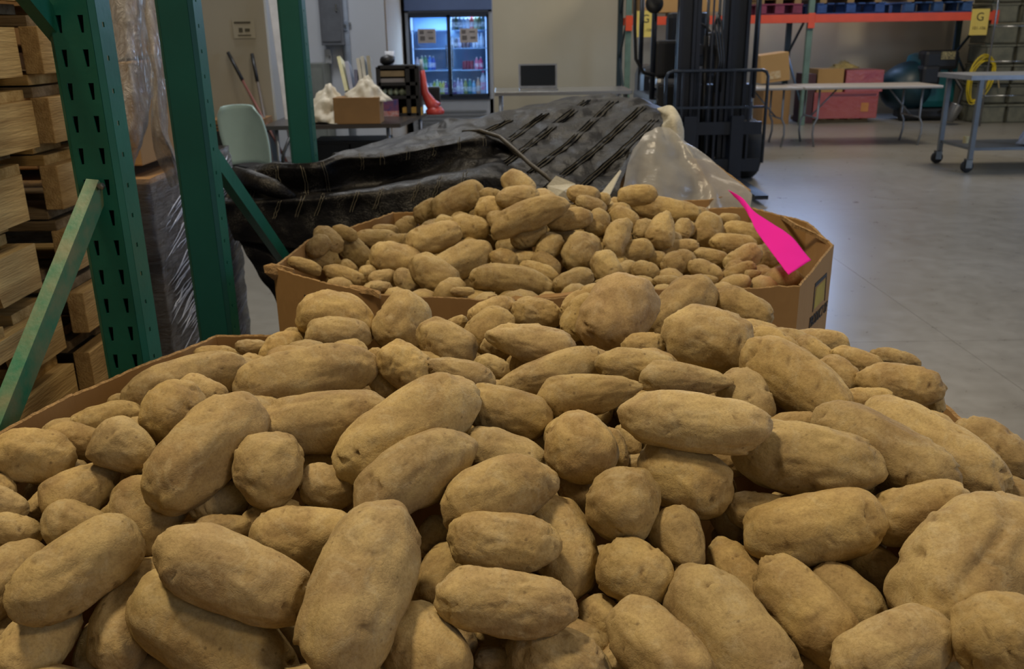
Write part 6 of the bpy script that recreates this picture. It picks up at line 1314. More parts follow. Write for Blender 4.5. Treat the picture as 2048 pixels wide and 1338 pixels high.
def ico(sub):
    bm = bmesh.new(); bmesh.ops.create_icosphere(bm, subdivisions=sub, radius=1)
    v = np.array([x.co[:] for x in bm.verts]); f = [[q.index for q in p.verts] for p in bm.faces]; bm.free()
    return v / np.linalg.norm(v, axis=1)[:, None], f
ICO = {k: ico(k) for k in (2, 4, 5, 6)}
def vnoise(p, freq, seed, octv=3):
    out = np.zeros(len(p)); off = Vector((seed * 1.7, seed * 3.1, -seed * 2.3))
    for i, q in enumerate(p): out[i] = noise.fractal(Vector(q) * freq + off, .9, 2.0, octv)
    return out
def potato_mesh(kind, seed, sub=5):
    """bounding box about +-1 on each axis; long axis x, bows towards +y"""
    R = np.random.default_rng(seed * 7 + ord(kind[0])); n, f = ICO[sub]; p = n.copy()
    ex = {'l': .56, 'o': .66, 'r': .84, 'k': .58, 'p': .70, 'P': .70, 'n': .64, 'w': .53, 'h': .76}[kind]
    ex2 = {'l': .90}.get(kind, .95)
    p[:, 0] = np.sign(n[:, 0]) * np.abs(n[:, 0]) ** (1 / 1.0)
    # blunt ends: push the section radius out towards a capsule
    rr = np.sqrt(np.maximum(1 - n[:, 0] ** 2, 1e-9)); rb = np.maximum(1 - np.abs(n[:, 0]) ** (2 / ex), 0) ** .5
    k = rb / rr; k = np.where(np.isfinite(k), k, 1); k = np.clip(k, .7, 1.9)
    p[:, 1] *= k; p[:, 2] *= k
    x = p[:, 0]
    tp = R.uniform(-.10, .10)
    if kind == 'p': tp = .38
    if kind == 'P': tp = -.34
    p[:, 1] *= 1 - tp * x; p[:, 2] *= 1 - tp * .8 * x
    bend = R.uniform(-.10, .10)
    if kind == 'k': bend = -.34
    p[:, 1] += bend * (x ** 2 - .4)
    if kind == 'k':
        p[:, 1] -= .16 * np.exp(-((x - .1) / .3) ** 2) * (n[:, 1] < 0) * np.abs(n[:, 1])
    if kind == 'h':
        p[:, 1] *= 1 + .12 * x
        cleft = np.exp(-(n[:, 1] / .10) ** 2) * np.clip(n[:, 2], 0, 1) * np.clip(.75 - np.abs(x), 0, .5)
        p -= n * (.30 * cleft)[:, None]
    low = vnoise(n, 1.5, seed, 2); p += n * (low * (.11 if kind in 'nh' else .085))[:, None]
    mid = vnoise(n, 3.6, seed + 40, 2); p += n * (mid * (.035 if kind in 'nwh' else .024))[:, None]
    if kind == 'w':
        wv = vnoise(n * np.array([1.0, 2.2, 2.2]), 7, seed + 9, 3); p += n * (-np.abs(wv) * .05)[:, None]
    else:
        wv = vnoise(n, 9, seed + 9, 3); p += n * (wv * .010)[:, None]
    # eyes: shallow pit with a brow
    pit = np.zeros(len(n))
    ne = {'r': 9, 'o': 11, 'l': 14, 'w': 12, 'n': 11, 'h': 11}.get(kind, 11)
    asp = 2.1 if kind in 'lkw' else 1.5
    for e in range(ne):
        u = R.normal(size=3); u[0] *= 1.3; u /= np.linalg.norm(u)
        t = np.cross(u, [1, 0, 0.0]); t /= np.linalg.norm(t) + 1e-9; s = np.cross(t, u)
        dx = (n - u) @ s * asp; dt = (n - u) @ t; front = (n @ u) > .5
        wd = R.uniform(.05, .10) * 1.25; ln = R.uniform(1.2, 2.6)
        dd = (dx / wd) ** 2 + (dt / (wd * ln)) ** 2
        dep = R.uniform(.04, .095)
        p -= n * (np.where(front, dep * np.exp(-dd * 1.4), 0))[:, None]
        brow = np.exp(-((dx - wd * 1.5) / (wd * .55)) ** 2 - (dt / (wd * ln * 1.2)) ** 2)
        p += n * (np.where(front, dep * .55 * brow, 0))[:, None]
        pit += np.where(front, np.exp(-dd * 3.0) * R.uniform(.5, 1.0), 0)
    for e in range(int(R.integers(1, 4))):          # creases and nicks
        u = R.normal(size=3); u /= np.linalg.norm(u); t = R.normal(size=3); t -= u * (t @ u); t /= np.linalg.norm(t); s = np.cross(t, u)
        a = (n - u) @ t; c = (n - u) @ s + .5 * a * a * R.uniform(-1, 1)
        g = np.exp(-(c / .018) ** 2 - (a / R.uniform(.12, .26)) ** 4) * ((n @ u) > .5)
        p -= n * (.028 * g)[:, None]; pit += g * .7
    for a in range(3):
        lo, hi = p[:, a].min(), p[:, a].max(); p[:, a] = (p[:, a] - (lo + hi) / 2) / ((hi - lo) / 2)
    me = bpy.data.meshes.new('potato')
    me.from_pydata(p.tolist(), [], f); me.polygons.foreach_set('use_smooth', [True] * len(f))
    at_ = me.attributes.new('pit', 'FLOAT', 'POINT'); at_.data.foreach_set('value', np.clip(pit, 0, 1).astype(np.float32))
    me.materials.append(SKIN); me.update()
    return me
VAR = {'o': 8, 'r': 4, 'l': 7, 'k': 3, 'p': 2, 'P': 2, 'n': 2, 'w': 2, 'h': 1}
PM = {}
def get_mesh(kind, i):
    key = (kind, i % VAR[kind])
    if key not in PM: PM[key] = potato_mesh(kind, 3 + key[1] * 5, 5)
    return PM[key]
GRP = {'1m': 'potatoes heaped in the near cardboard bin', '2m': 'potatoes heaped in the far cardboard bin',
       '1f': 'shadowed potatoes deeper in the near cardboard bin', '2f': 'shadowed potatoes deeper in the far cardboard bin'}
cnt_k = {}
for ln in POTATOES.strip().split('\n'):
    bi, kd, vec, h, wd, fm, lab = ln.split('|'); v = [float(q) for q in vec.split(',')]; h = float(h); wd = float(wd)
    c = Vector(v[0:3]); ax = Vector(v[3:6]).normalized(); y = Vector(v[6:9]); y = (y - ax * y.dot(ax)).normalized(); z = ax.cross(y)
    cnt_k[kd] = cnt_k.get(kd, -1) + 1
    o = bpy.data.objects.new('potato', get_mesh(kd, cnt_k[kd])); COL.objects.link(o)
    if kd in 'orl' and cnt_k[kd] % 2: ax, y = -ax, -y           # variety
    o.matrix_world = Matrix.Translation(c) @ Matrix((ax, y, z)).transposed().to_4x4() @ Matrix.Diagonal((h * 1.03, wd * 1.05, wd * .97, 1))
    br = random.uniform(.86, 1.08); hu = random.uniform(-.05, .06)
    o.color = (.93, .90, .98, 1) if 'greyish purple' in lab else (br, br * (1 - hu * .4), br * (1 - hu * 1.6), 1)
    tag(o, lab, 'potato', GRP[bi + fm])
# the rest of the fill under them, nobody can count it
n2, f2 = ICO[2]
for bi, nm in (('1', 'near'), ('2', 'far')):
    vs, fs = [], []
    for ln in HEAP.strip().split('\n'):
        b_, vec, h, wd = ln.split('|')
        if b_ != bi: continue
        v = [float(q) for q in vec.split(',')]; c = np.array(v[:3]); ax = Vector(v[3:6]).normalized()
        y = ax.cross(Vector((0, 0, 1))); y.normalize(); z = ax.cross(y); A = np.array([ax[:], y[:], z[:]]) * np.array([float(h), float(wd), float(wd) * .94])[:, None]
        p = n2 @ A + c; o_ = len(vs); vs += p.tolist(); fs += [[i + o_ for i in q] for q in f2]
    me = bpy.data.meshes.new('potato_heap'); me.from_pydata(vs, [], fs); me.polygons.foreach_set('use_smooth', [True] * len(fs)); me.materials.append(SKIN)
    me.attributes.new('pit', 'FLOAT', 'POINT')
    o = bpy.data.objects.new('potato_heap', me); COL.objects.link(o)
    tag(o, 'dim potatoes filling the depths of the %s cardboard bin' % nm, 'potatoes', kind='stuff')

# ---------------------------------------------------------------- cardboard bins
CARD = M('cardboard', 'a07d50', .85, var=.06, scale=5, bump=.10, bscale=70, stretch=(1, 1, .35), spec=.2)
CARDIN = M('cardboard_raw_edge', 'a98a60', .95, var=.25, scale=90, bump=.4, bscale=240, spec=.1)
INK = M('black_print', '2b2722', .8, var=.1, scale=60)
YEL = M('yellow_print', 'a8922f', .8, var=.1, scale=20)
WOODP = M('pallet_hidden_wood', '8d7550', .8)
def bin_walls(root, pts, thick=.011, zb=.15, cuts=None, jag=.0016):
    """pts: (x, y, ztop) round the bin"""
    n = len(pts); cx = sum(p[0] for p in pts) / n; cy = sum(p[1] for p in pts) / n
    def inset(i):
        a, b, c = (Vector(pts[(i + k) % n][:2]) for k in (-1, 0, 1))
        n1 = Vector(((b - a).y, -(b - a).x)).normalized(); n2_ = Vector(((c - b).y, -(c - b).x)).normalized()
        ce = Vector((cx, cy))
        if n1.dot(ce - b) < 0: n1 = -n1
        if n2_.dot(ce - b) < 0: n2_ = -n2_
        m_ = (n1 + n2_); m_ = m_ / max(m_.length_squared, .3) * 2
        return b + m_ * thick * .5 * 1.0
    ins = [inset(i) for i in range(n)]
    for i in range(n):
        j = (i + 1) % n; A, B = Vector(pts[i]), Vector(pts[j]); a, b = ins[i], ins[j]
        L_ = (B - A).length; k = max(2, int(L_ / .008)); mb = MB(); ed = MB()
        vs = []
        for t in range(k + 1):
            u = t / k; jz = noise.noise(Vector((u * L_ * 60, i * 5.1, 0))) * jag + noise.noise(Vector((u * L_ * 9, i * 3.3, 4))) * jag * 1.6
            o = A.lerp(B, u); q = a.lerp(b, u); zt = o.z + jz
            vs += [(o.x, o.y, zb), (o.x, o.y, zt), (q.x, q.y, zt - .001), (q.x, q.y, zb)]
        fs = []
        for t in range(k):
            for e in ((0, 1), (2, 3), (3, 0)): fs.append((t * 4 + e[0], t * 4 + e[1], t * 4 + 4 + e[1], t * 4 + 4 + e[0]))
        mb.add(vs, fs + [(0, 1, 2, 3), (k * 4, k * 4 + 1, k * 4 + 2, k * 4 + 3)]).build('side_panel', CARD, root, world=True)
        es = []; ef = []
        for t in range(k + 1):
            o1, o2 = Vector(vs[t * 4 + 1]), Vector(vs[t * 4 + 2]); mid = (o1 + o2) / 2
            j2 = noise.noise(Vector((t * .9, i * 3, 9))) * .0016
            es += [tuple(o1), tuple(mid + Vector((0, 0, .0022 + j2))), tuple(o2)]
        for t in range(k):
            for e in (0, 1): ef.append((t * 3 + e, t * 3 + e + 1, t * 3 + 4 + e, t * 3 + 3 + e))
        ed.add(es, ef).build('rim_edge', CARDIN, root, world=True)
def bin_pallet(cx, cy, lx, ly, label):
    t = thing('pallet', label, 'pallet', (cx, cy, 0), 0, None)
    for k in range(7): MB().box((-lx / 2 + .05 + k * (lx - .1) / 6, 0, .138), (.09, ly, .018)).build('deck_board', WOODP, t)
    for k in (-1, 0, 1): MB().box((0, k * (ly / 2 - .03), .074), (lx, .038, .11)).build('stringer', WOODP, t)
    for k in (-1, 0, 1): MB().box((k * (lx / 2 - .06), 0, .0095), (.09, ly, .018)).build('bottom_board', WOODP, t)
    return t
bin_pallet(-.05, .90, 1.10, .96, 'wooden pallet hidden under the nearer cardboard bin of potatoes')
bin_pallet(.12, 2.14, 1.05, .72, 'wooden pallet hidden under the farther cardboard bin of potatoes')
bin_pallet(.14, 3.26, 1.05, .80, 'wooden pallet hidden under the tarp-covered cardboard bin')
b1 = thing('cardboard_bin', 'open eight-sided cardboard bin brimming with potatoes, the nearer of two', 'bin', (-.05, .9, .147), 0, None)
P1 = [(-.52, 1.482), (-.652, 1.220), (-.700, 1.06), (-.705, .56), (-.55, .30), (.46, .28), (.602, .50), (.602, 1.16), (.492, 1.445)]
bin_walls(b1, [(x, y, 1.0 - (.012 if y < .6 else 0)) for x, y in P1], zb=.147)
MB().prism([(x * .96, y * .98 + .01) for x, y in P1], .148, .153).build('bottom', CARD, b1, world=True)
b2 = thing('cardboard_bin', 'open eight-sided cardboard bin of potatoes with a pink sheet, printed on one corner', 'bin', (.12, 2.14, .147), 0, None)
def p3(px, py, z): q = at_z(px, py, z); return (q.x, q.y, z)
F2 = [p3(546, 534, 1.0), p3(640, 566, .99), p3(760, 590, .978), p3(900, 597, .972), p3(1012, 604, .968), p3(1150, 595, .975), p3(1310, 580, .988), p3(1500, 577, .998), p3(1600, 573, 1.0)]
P2 = F2 + [p3(1668, 491, 1.0), (.80, 2.36, 1.0), (.705, 2.575, 1.0), (-.344, 2.585, 1.0), (-.52, 2.23, 1.0)]
bin_walls(b2, P2, zb=.147, jag=.0024)
MB().prism([(x * .97 + .004, (y - 2.15) * .97 + 2.15) for x, y, z in P2], .148, .153).build('bottom', CARD, b2, world=True)
# torn and folded bits of the rim
fl_ = MB(); a = Vector(p3(546, 534, 1.0))
vs = [a + Vector(q) for q in ((.0, 0, -.03), (-.018, -.004, -.012), (-.020, -.002, .004), (-.004, .002, .008), (.02, -.004, .004), (.05, -.014, -.002), (.05, -.014, -.02))]
fl_.add(vs, [tuple(range(7))]).build('torn_flap', CARDIN, b2, world=True, solid=.005)
def strip(pxs, z0, h, nm, lean=.012, mat=CARD):
    mb = MB(); vs = []
    for k, (x, y) in enumerate(pxs):
        q = at_z(x, y, z0); j = noise.noise(Vector((k * 1.7, 3, 0))) * .006
        vs += [(q.x, q.y, q.z - h), (q.x, q.y + lean * .3, q.z + j), (q.x, q.y + lean, q.z + h * .25 - j)]
    fs = []
    for k in range(len(pxs) - 1):
        for e in (0, 1): fs.append((k * 3 + e, k * 3 + e + 1, k * 3 + 4 + e, k * 3 + 3 + e))
    return mb.add(vs, fs).build(nm, mat, b2, world=True, solid=.004)
strip([(1008, 606), (1030, 600), (1060, 601), (1090, 596), (1120, 594), (1150, 589), (1185, 590)], .972, .012, 'folded_flap')
strip([(975, 600), (990, 599), (1005, 602), (1018, 607)], .974, .010, 'torn_flap', mat=CARDIN)
strip([(700, 575), (725, 580), (745, 583), (760, 590)], .985, .008, 'torn_flap', mat=CARDIN)
strip([(1560, 430), (1590, 450), (1630, 466), (1655, 482)], 1.0, .008, 'torn_flap', lean=-.01, mat=CARDIN)
# printed corner panel
PA, PB = Vector(p3(1600, 573, 1.0)), Vector(p3(1668, 491, 1.0)); pn = Vector(((PB - PA).y, -(PB - PA).x, 0)).normalized()
if pn.y > 0: pn = -pn
def on_panel(px, py, off=.0008):
    v = ray(px, py); o = Vector((0, 0, EYE)); t = (PA - o).dot(pn) / v.dot(pn); return o + v * t + pn * off
def quad(ps, off=0): return [tuple(on_panel(x, y, .0008 + off)) for x, y in ps]
c = [(1629.5, 571), (1652.5, 549), (1648.5, 601), (1624.5, 624)]
fr = MB()
for (a_, b_), wd in (((c[0], c[1]), .009), ((c[0], c[3]), .004), ((c[1], c[2]), .004)):
    fr.bar(on_panel(*a_), on_panel(*b_), .0012, wd, up=pn.cross(Vector((on_panel(*b_) - on_panel(*a_)))).normalized())
fr.build('printed_frame', INK, b2, world=True)
MB().add(quad([(1632, 576), (1650, 558), (1646.5, 599), (1627, 619)]), [(0, 1, 2, 3)]).build('printed_square', YEL, b2, world=True)
ta, tb = on_panel(1614, 652), on_panel(1656, 609)
tx = (tb - ta); tx.z = 0
mt = frame_mtx((ta + tb) / 2 + pn * .0006, tb - ta, pn)
off = Vector(b2.location)
text('PRODUCT OF', .037, 'printed_lettering', INK, Matrix.Translation(-off) @ mt, b2)
q = at_z(616, 596, .945)
ml = MB(); u_ = (Vector(F2[1]) - Vector(F2[0])); u_.z = 0; u_.normalize(); nn_ = Vector((u_.y, -u_.x, 0))
A0, B0 = Vector(F2[0]), Vector(F2[1])
def on_front(px, py, off_=.001):
    v = ray(px, py); o = Vector((0, 0, EYE)); t = (A0 - o).dot(nn_) / v.dot(nn_); return o + v * t + nn_ * off_
ml.add([on_front(609, 589), on_front(627, 594), on_front(612, 606), on_front(609, 604)], [(0, 1, 2, 3)]).build('printed_mark', INK, b2, world=True)
# covered bin behind
b3 = thing('cardboard_bin', 'cardboard bin covered by the black tarp, one corner showing', 'bin', (.14, 3.26, .147), 0, None)
q3 = at_z(1502, 380, 1.0)
P3 = [(-.42, 2.76, .99), (.62, 2.76, .99), (q3.x, q3.y, 1.0), (q3.x + .02, 3.55, 1.0), (.6, 3.78, 1.0), (-.36, 3.78, 1.0), (-.56, 3.55, 1.0), (-.56, 2.95, .99)]
bin_walls(b3, P3, zb=.147)

# pink sheet standing in the far bin
pk = bpy.data.materials.new('pink_paper'); pk.use_nodes = True; N = pk.node_tree.nodes; L = pk.node_tree.links; N.remove(N['Principled BSDF'])
d1 = N.new('ShaderNodeBsdfDiffuse'); d1.inputs[0].default_value = (*hexc('ff3ecb'), 1)
t1 = N.new('ShaderNodeBsdfTranslucent'); t1.inputs[0].default_value = (*hexc('ff34c4'), 1)
t2 = N.new('ShaderNodeBsdfTransparent'); t2.inputs[0].default_value = (.9, .05, .30, 1)
nz = N.new('ShaderNodeTexNoise'); nz.inputs['Scale'].default_value = 9
m1 = N.new('ShaderNodeMixShader'); m1.inputs[0].default_value = .35; m2 = N.new('ShaderNodeMixShader'); m2.inputs[0].default_value = .22
L.new(d1.outputs[0], m1.inputs[1]); L.new(t1.outputs[0], m1.inputs[2]); L.new(m1.outputs[0], m2.inputs[1]); L.new(t2.outputs[0], m2.inputs[2]); L.new(m2.outputs[0], N['Material Output'].inputs['Surface'])
def grid_obj(rows, nu, nv, name, mat, parent=None, amp=0.0, freq=6.0, solid=0.0, seed=0, fine=0.0, ffreq=40, stre=(1, 1, 1)):
    """rows of (px, py, depth) control points -> smooth sheet"""
    C_ = [[at(*q) if len(q) == 3 else Vector(q[:3]) for q in r] for r in rows]
    def cr(p, t):
        n = len(p) - 1; x = min(t * n, n - 1e-6); i = int(x); f = x - i
        a, b, c_, d = p[max(i - 1, 0)], p[i], p[min(i + 1, n)], p[min(i + 2, n)]
        return ((b * 2) + (c_ - a) * f + (a * 2 - b * 5 + c_ * 4 - d) * f * f + (b * 3 - a - c_ * 3 + d) * f ** 3) * .5
    G = []
    for j in range(nv):
        v = j / (nv - 1)
        col_ = []
        for i in range(nu):
            u = i / (nu - 1); pts = [cr(r, u) for r in C_]; col_.append(cr(pts, v))
        G.append(col_)
    if amp or fine:
        G2 = []
        for j in range(nv):
            row = []
            for i in range(nu):
                a = G[j][max(i - 1, 0)]; b = G[j][min(i + 1, nu - 1)]; c_ = G[max(j - 1, 0)][i]; d = G[min(j + 1, nv - 1)][i]
                nr = (b - a).cross(d - c_); nr = nr.normalized() if nr.length > 1e-9 else Vector((0, 0, 1))
                p = G[j][i]; ps = Vector((p.x * stre[0], p.y * stre[1], p.z * stre[2]))
                h = amp * noise.fractal(ps * freq + Vector((seed, 0, 0)), 1, 2, 3)
                if fine: h += fine * (1 - 2 * abs(noise.noise(ps * ffreq + Vector((0, seed, 0)))))
                row.append(p + nr * h)
            G2.append(row)
        G = G2
    mb = MB(); mb.v = [tuple(p) for r in G for p in r]
    mb.f = [(j * nu + i, j * nu + i + 1, (j + 1) * nu + i + 1, (j + 1) * nu + i) for j in range(nv - 1) for i in range(nu - 1)]
    o = mb.build(name, mat, parent, smooth=True, world=True, solid=solid)
    return o, G
pr = thing('pink_sheet', 'bright pink paper sheet standing in the far potato bin', 'paper', at(1578, 548, 1.92), 0)
grid_obj([[(1456, 380, 2.32), (1485, 396, 2.26), (1505, 422, 2.20), (1546, 448, 2.14), (1586, 479, 2.06), (1622, 520, 1.97)],
          [(1463, 388, 2.31), (1489, 408, 2.24), (1507, 437, 2.16), (1538, 468, 2.09), (1569, 498, 2.01), (1600, 534, 1.92)],
          [(1470, 396, 2.30), (1493, 420, 2.22), (1508, 452, 2.12), (1530, 488, 2.04), (1552, 518, 1.96), (1577, 549, 1.88)]], 40, 16, 'sheet', pk, pr, amp=.004, freq=9, solid=.0012)

# ---------------------------------------------------------------- green pallet racking at the left
GRN = M('green_paint', '12604e', .42, var=.12, scale=5, bump=.05, bscale=60, spec=.5, rvar=.1)
GRND = M('green_paint_dull', '0f4f49', .5, var=.1, scale=4, spec=.4)
BRC = M('brace_scratched', '1d6b4f', .5, var=.3, scale=16, bump=.1, bscale=60, col2='667052', spec=.4)
BLKI = M('painted_slot_shade', '0a1e1b', .8)
STEEL = M('zinc_steel', '8a8c8a', .35, metal=.9, var=.1)
def plate(mb, w_, z0, z1, pitch, holes, mtx, round_=False):
    """perforated plate: holes = list of (x centre, half width top, half width bottom, z0, z1) within one pitch"""
    k = int((z1 - z0) / pitch)
    xb = [-w_ / 2]
    for h in holes: xb += [h[0] - h[1], h[0] + h[1]]
    xb += [w_ / 2]
    for i in range(k):
        zz = z0 + i * pitch; zs = [zz, zz + holes[0][3], zz + holes[0][4], zz + pitch]
        vs = []
        for r, z in enumerate(zs):
            row = list(xb)
            if r in (1,):
                for q, h in enumerate(holes): row[1 + 2 * q] = h[0] - h[2]; row[2 + 2 * q] = h[0] + h[2]
            vs += [(x, 0, z) for x in row]
        n = len(xb); fs = []
        for r in range(3):
            for c_ in range(n - 1):
                if r == 1 and c_ % 2 == 1: continue
                fs.append((r * n + c_, r * n + c_ + 1, (r + 1) * n + c_ + 1, (r + 1) * n + c_))
        mb.add(vs, fs, mtx)
def upright(root, x, y, z1=3.2, slots=True, w_=.076, dep=.062):
    """pierced channel column, front towards -y"""
    off = Vector((x, y, 0)) - Vector(root.location)
    u = bpy.data.objects.new('upright', None); COL.objects.link(u); u.parent = root; u.location = off
    wf = w_ - .016; mb = MB()
    T = Matrix.Translation
    if slots: plate(mb, wf, .02, z1, .0508, [(-.017, .0045, .0022, .012, .038), (.017, .0045, .0022, .012, .038)], T((0, 0, 0)))
    else: mb.add([(-wf / 2, 0, .02), (wf / 2, 0, .02), (wf / 2, 0, z1), (-wf / 2, 0, z1)], [(0, 1, 2, 3)])
    for s in (-1, 1): mb.add([(s * wf / 2, 0, .02), (s * w_ / 2, .008, .02), (s * w_ / 2, .008, z1), (s * wf / 2, 0, z1)], [(0, 1, 2, 3)])
    mb.build('slotted_face', GRN if slots else GRND, u, solid=.0022)
    for s in (-1, 1):
        sb = MB(); sm_ = T((s * w_ / 2, .008 + (dep - .008) / 2, 0)) @ Matrix.Rotation(math.pi / 2, 4, 'Z')
        plate(sb, dep - .008, .02, z1, .0508, [(-.008 * 1, .0035, .0035, .020, .0275)], sm_)
        sb.build('side_flange', GRN, u, solid=.0022)
    MB().b2((-w_ / 2 + .003, dep * .5, .02), (w_ / 2 - .003, dep * .5 + .002, z1)).build('shade_backing', BLKI, u)  # dark sheet added behind the holes, its colour stands for the shade inside
    MB().box((0, dep / 2, .005), (.13, .12, .01)).build('foot_plate', GRN, u)
    bo = MB()
    for s in (-1, 1): bo.lathe([(.009, .01), (.009, .017)], (s * .05, dep / 2, 0), 6)
    bo.build('anchor_bolt', STEEL, u)
    return u
def brace(root, p, q, w_=.036, d_=.02, mat=GRN):
    p, q = Vector(p), Vector(q); mb = MB(); x = (q - p).normalized()
    nz_ = Vector((1, 0, 0)); nz_ = (nz_ - x * nz_.dot(x)).normalized(); y = nz_.cross(x)
    # open channel, web towards +x
    o = Vector(root.location)
    prof = [(-w_ / 2, -d_), (-w_ / 2, 0), (w_ / 2, 0), (w_ / 2, -d_)]
    vs = [p + y * a + nz_ * b for a, b in prof] + [q + y * a + nz_ * b for a, b in prof]
    mb.add(vs, [(0, 1, 5, 4), (1, 2, 6, 5), (2, 3, 7, 6)])
    return mb.build('brace', mat, root, world=True, solid=.003)
r1_ = thing('pallet_rack', 'green slotted steel rack frame nearest at the left, with scratched diagonal brace', 'rack frame', (-.678, 1.47, 0))
upright(r1_, -.678, 1.47); upright(r1_, -.74, .38)
pa = at(206, 374, 1.47); pb = at(12, 862, 1.27); brace(r1_, pa, pb + (pb - pa) * .35, w_=.036, mat=BRC)
pa = at(150, 90, 1.46); pb = at(78, 0, 1.33); brace(r1_, pa + (pa - pb) * .12, pb + (pb - pa) * 3.0, w_=.032)
bo = MB(); bo.lathe([(.006, 0), (.006, .008), (.003, .009)], at(204, 372, 1.455), 6, Matrix.Rotation(math.pi / 2, 3, 'X')); bo.build('brace_bolt', STEEL, r1_, world=True)
r2_ = thing('pallet_rack', 'dark green steel rack frame beside the wrapped load, brace running down behind the bin', 'rack frame', (-.683, 1.945, 0))
upright(r2_, -.683, 1.945, slots=False); upright(r2_, -.690, 3.01, slots=False)
pa = at(425, 300, 1.95); pb = at(574, 516, 2.66); brace(r2_, pa, pb + (pb - pa) * .12, w_=.040)
mb = MB(); q = at(389, 88, 1.925); mb.add([q + Vector(v) for v in ((-.006, 0, -.012), (.006, 0, -.01), (.008, 0, .006), (0, 0, .014), (-.005, 0, .004))], [(0, 1, 2, 3, 4)])
mb.build('white_scuff', M('white_sticker', 'b9b9b0', .6), r2_, world=True, solid=.001)

# ---------------------------------------------------------------- stacked wooden pallets
def wood(name, c1, c2, st):
    return M(name, c1, .78, col2=c2, scale=5, bump=.35, bscale=30, stretch=st, spec=.2)
WY = wood('pine_along_y', 'c8a86c', '9a7a48', (9, .7, 9)); WX = wood('pine_along_x', 'bd9d64', '94753f', (.7, 9, 9)); WD = wood('weathered_along_x', '8d7a5c', '655439', (.7, 9, 9))
def stringer_bm(L_, notch=True):
    h = .093; t = .038
    if not notch: return MB().box((0, 0, h / 2), (t, L_, h), bev=.002)
    prof = [(-L_ / 2, 0)]
    for c_ in (-L_ / 2 + .27, L_ / 2 - .27):
        for a in np.linspace(math.pi, 0, 9):
            prof.append((c_ + .115 * math.cos(a) * (1 if abs(math.cos(a)) < .95 else 1), .052 * min(1, math.sin(a) * 1.5)))
    prof += [(L_ / 2, 0), (L_ / 2, h), (-L_ / 2, h)]
    mb = MB(); n = len(prof)
    # profile in y-z, extruded along x; cut into convex strips
    ys = [p[0] for p in prof[:-2]]; zs = [p[1] for p in prof[:-2]]
    for i in range(len(ys) - 1):
        if ys[i + 1] - ys[i] < 1e-5: continue
        v = [(-t / 2, ys[i], zs[i]), (-t / 2, ys[i + 1], zs[i + 1]), (-t / 2, ys[i + 1], h), (-t / 2, ys[i], h)]
        v += [(t / 2, q[1], q[2]) for q in v]
        mb.add(v, [(0, 1, 2, 3), (4, 5, 6, 7), (0, 1, 5, 4), (3, 2, 6, 7)])
    mb.add([(-t / 2, -L_ / 2, 0), (t / 2, -L_ / 2, 0), (t / 2, -L_ / 2, h), (-t / 2, -L_ / 2, h)], [(0, 1, 2, 3)])
    mb.add([(-t / 2, L_ / 2, 0), (t / 2, L_ / 2, 0), (t / 2, L_ / 2, h), (-t / 2, L_ / 2, h)], [(0, 1, 2, 3)])
    return mb
def pallet(name, label, cat, loc, rz, lx, ly, mats, group=None, notch=True, nd=7):
    """boards along x, stringers along y"""
    my, mx_, mw = mats; t = thing(name, label, cat, loc, rz, group)
    e = .02
    for k, x in enumerate((-lx / 2 + .019 + .006, 0, lx / 2 - .019 - .006)):
        if k == 0: s0 = stringer_bm(ly, notch).build('stringer', my, t); s0.location = (x, 0, .0235)
        else: s = bpy.data.objects.new('stringer', s0.data); COL.objects.link(s); s.parent = t; s.location = (x, 0, .0235)
    for lev, z, cnt_ in (('deck_board', .1165 + .0105, nd), ('bottom_board', .0118, max(2, nd - 3))):
        for k in range(cnt_):
            w_ = .085 if (k % 3) else .125
            y = -ly / 2 + .065 + k * (ly - .13) / (cnt_ - 1)
            b_ = MB().box((0, 0, 0), (lx - (.14 if lev[0] == 'b' else .08) + R_.uniform(-.06, .06), w_, .021), bev=.0015).build(lev, mx_ if R_.random() < .7 else mw, t)
            b_.location = (R_.uniform(-.012, .010), y, z); b_.rotation_euler = (0, 0, R_.uniform(-.006, .006))
    return t
R_ = random.Random(4)
for k in range(13):
    pallet('wooden_pallet', 'pine pallet in the tall stack at the picture edge, %s' % (
        ['hidden at the very bottom', 'second from the floor', 'third from the floor', 'fourth from the floor', 'fifth from the floor', 'half shadowed at rim level', 'just above the bin rim, notched', 'below the blue stain',
         'carrying blue paint', 'with chipped board end', 'bright and notched', 'second from top', 'topmost'][k]),
        'pallet', (-1.545 + R_.uniform(-.045, .018), 1.255 + R_.uniform(-.06, .03), k * .1402), R_.uniform(-.008, .008), 1.22, 1.20, (WY, WX, WD), 'pale wooden pallets in the tall stack')
WY2 = wood('pine_short', 'c2a26c', '9c7d4e', (9, .9, 9))
for k in range(12):
    pallet('wooden_pallet', 'short pallet stacked behind the slotted green post, %s' % (
        ['on the floor', 'second up', 'third up', 'fourth up', 'at bin rim height', 'with a stamped stringer end', 'above the stamped one', 'second above the stamp', 'three above the stamped one', 'four above the stamped one', 'fourth from the top', 'at the top'][k]),
        'pallet', (-1.56 + R_.uniform(-.012, .012), 2.075, k * .1402 + .002), 0, 1.22, .33, (WY2, WD, WX), 'short pallets behind the slotted post', notch=False, nd=3)
# heat-treatment style stamp on a stringer
q = at(205, 645, 2.03)
sp = thing('ink_stamp', 'small framed ink stamp on a pale pallet stringer by the green post', 'stamp', (-.934, 1.95, .735))
fm = MB()
for y0, y1, z0, z1 in ((0, .05, 0, .002), (0, .05, .06, .062), (0, .002, 0, .062), (.048, .05, 0, .062)):
    fm.b2((0, y0, z0), (.0015, y1, z1))
for k in range(5): fm.b2((0, .012, .010 + k * .009), (.0012, .036 + .004 * (k % 2), .0145 + k * .009))
fm.build('stamp_ink', INK, sp)

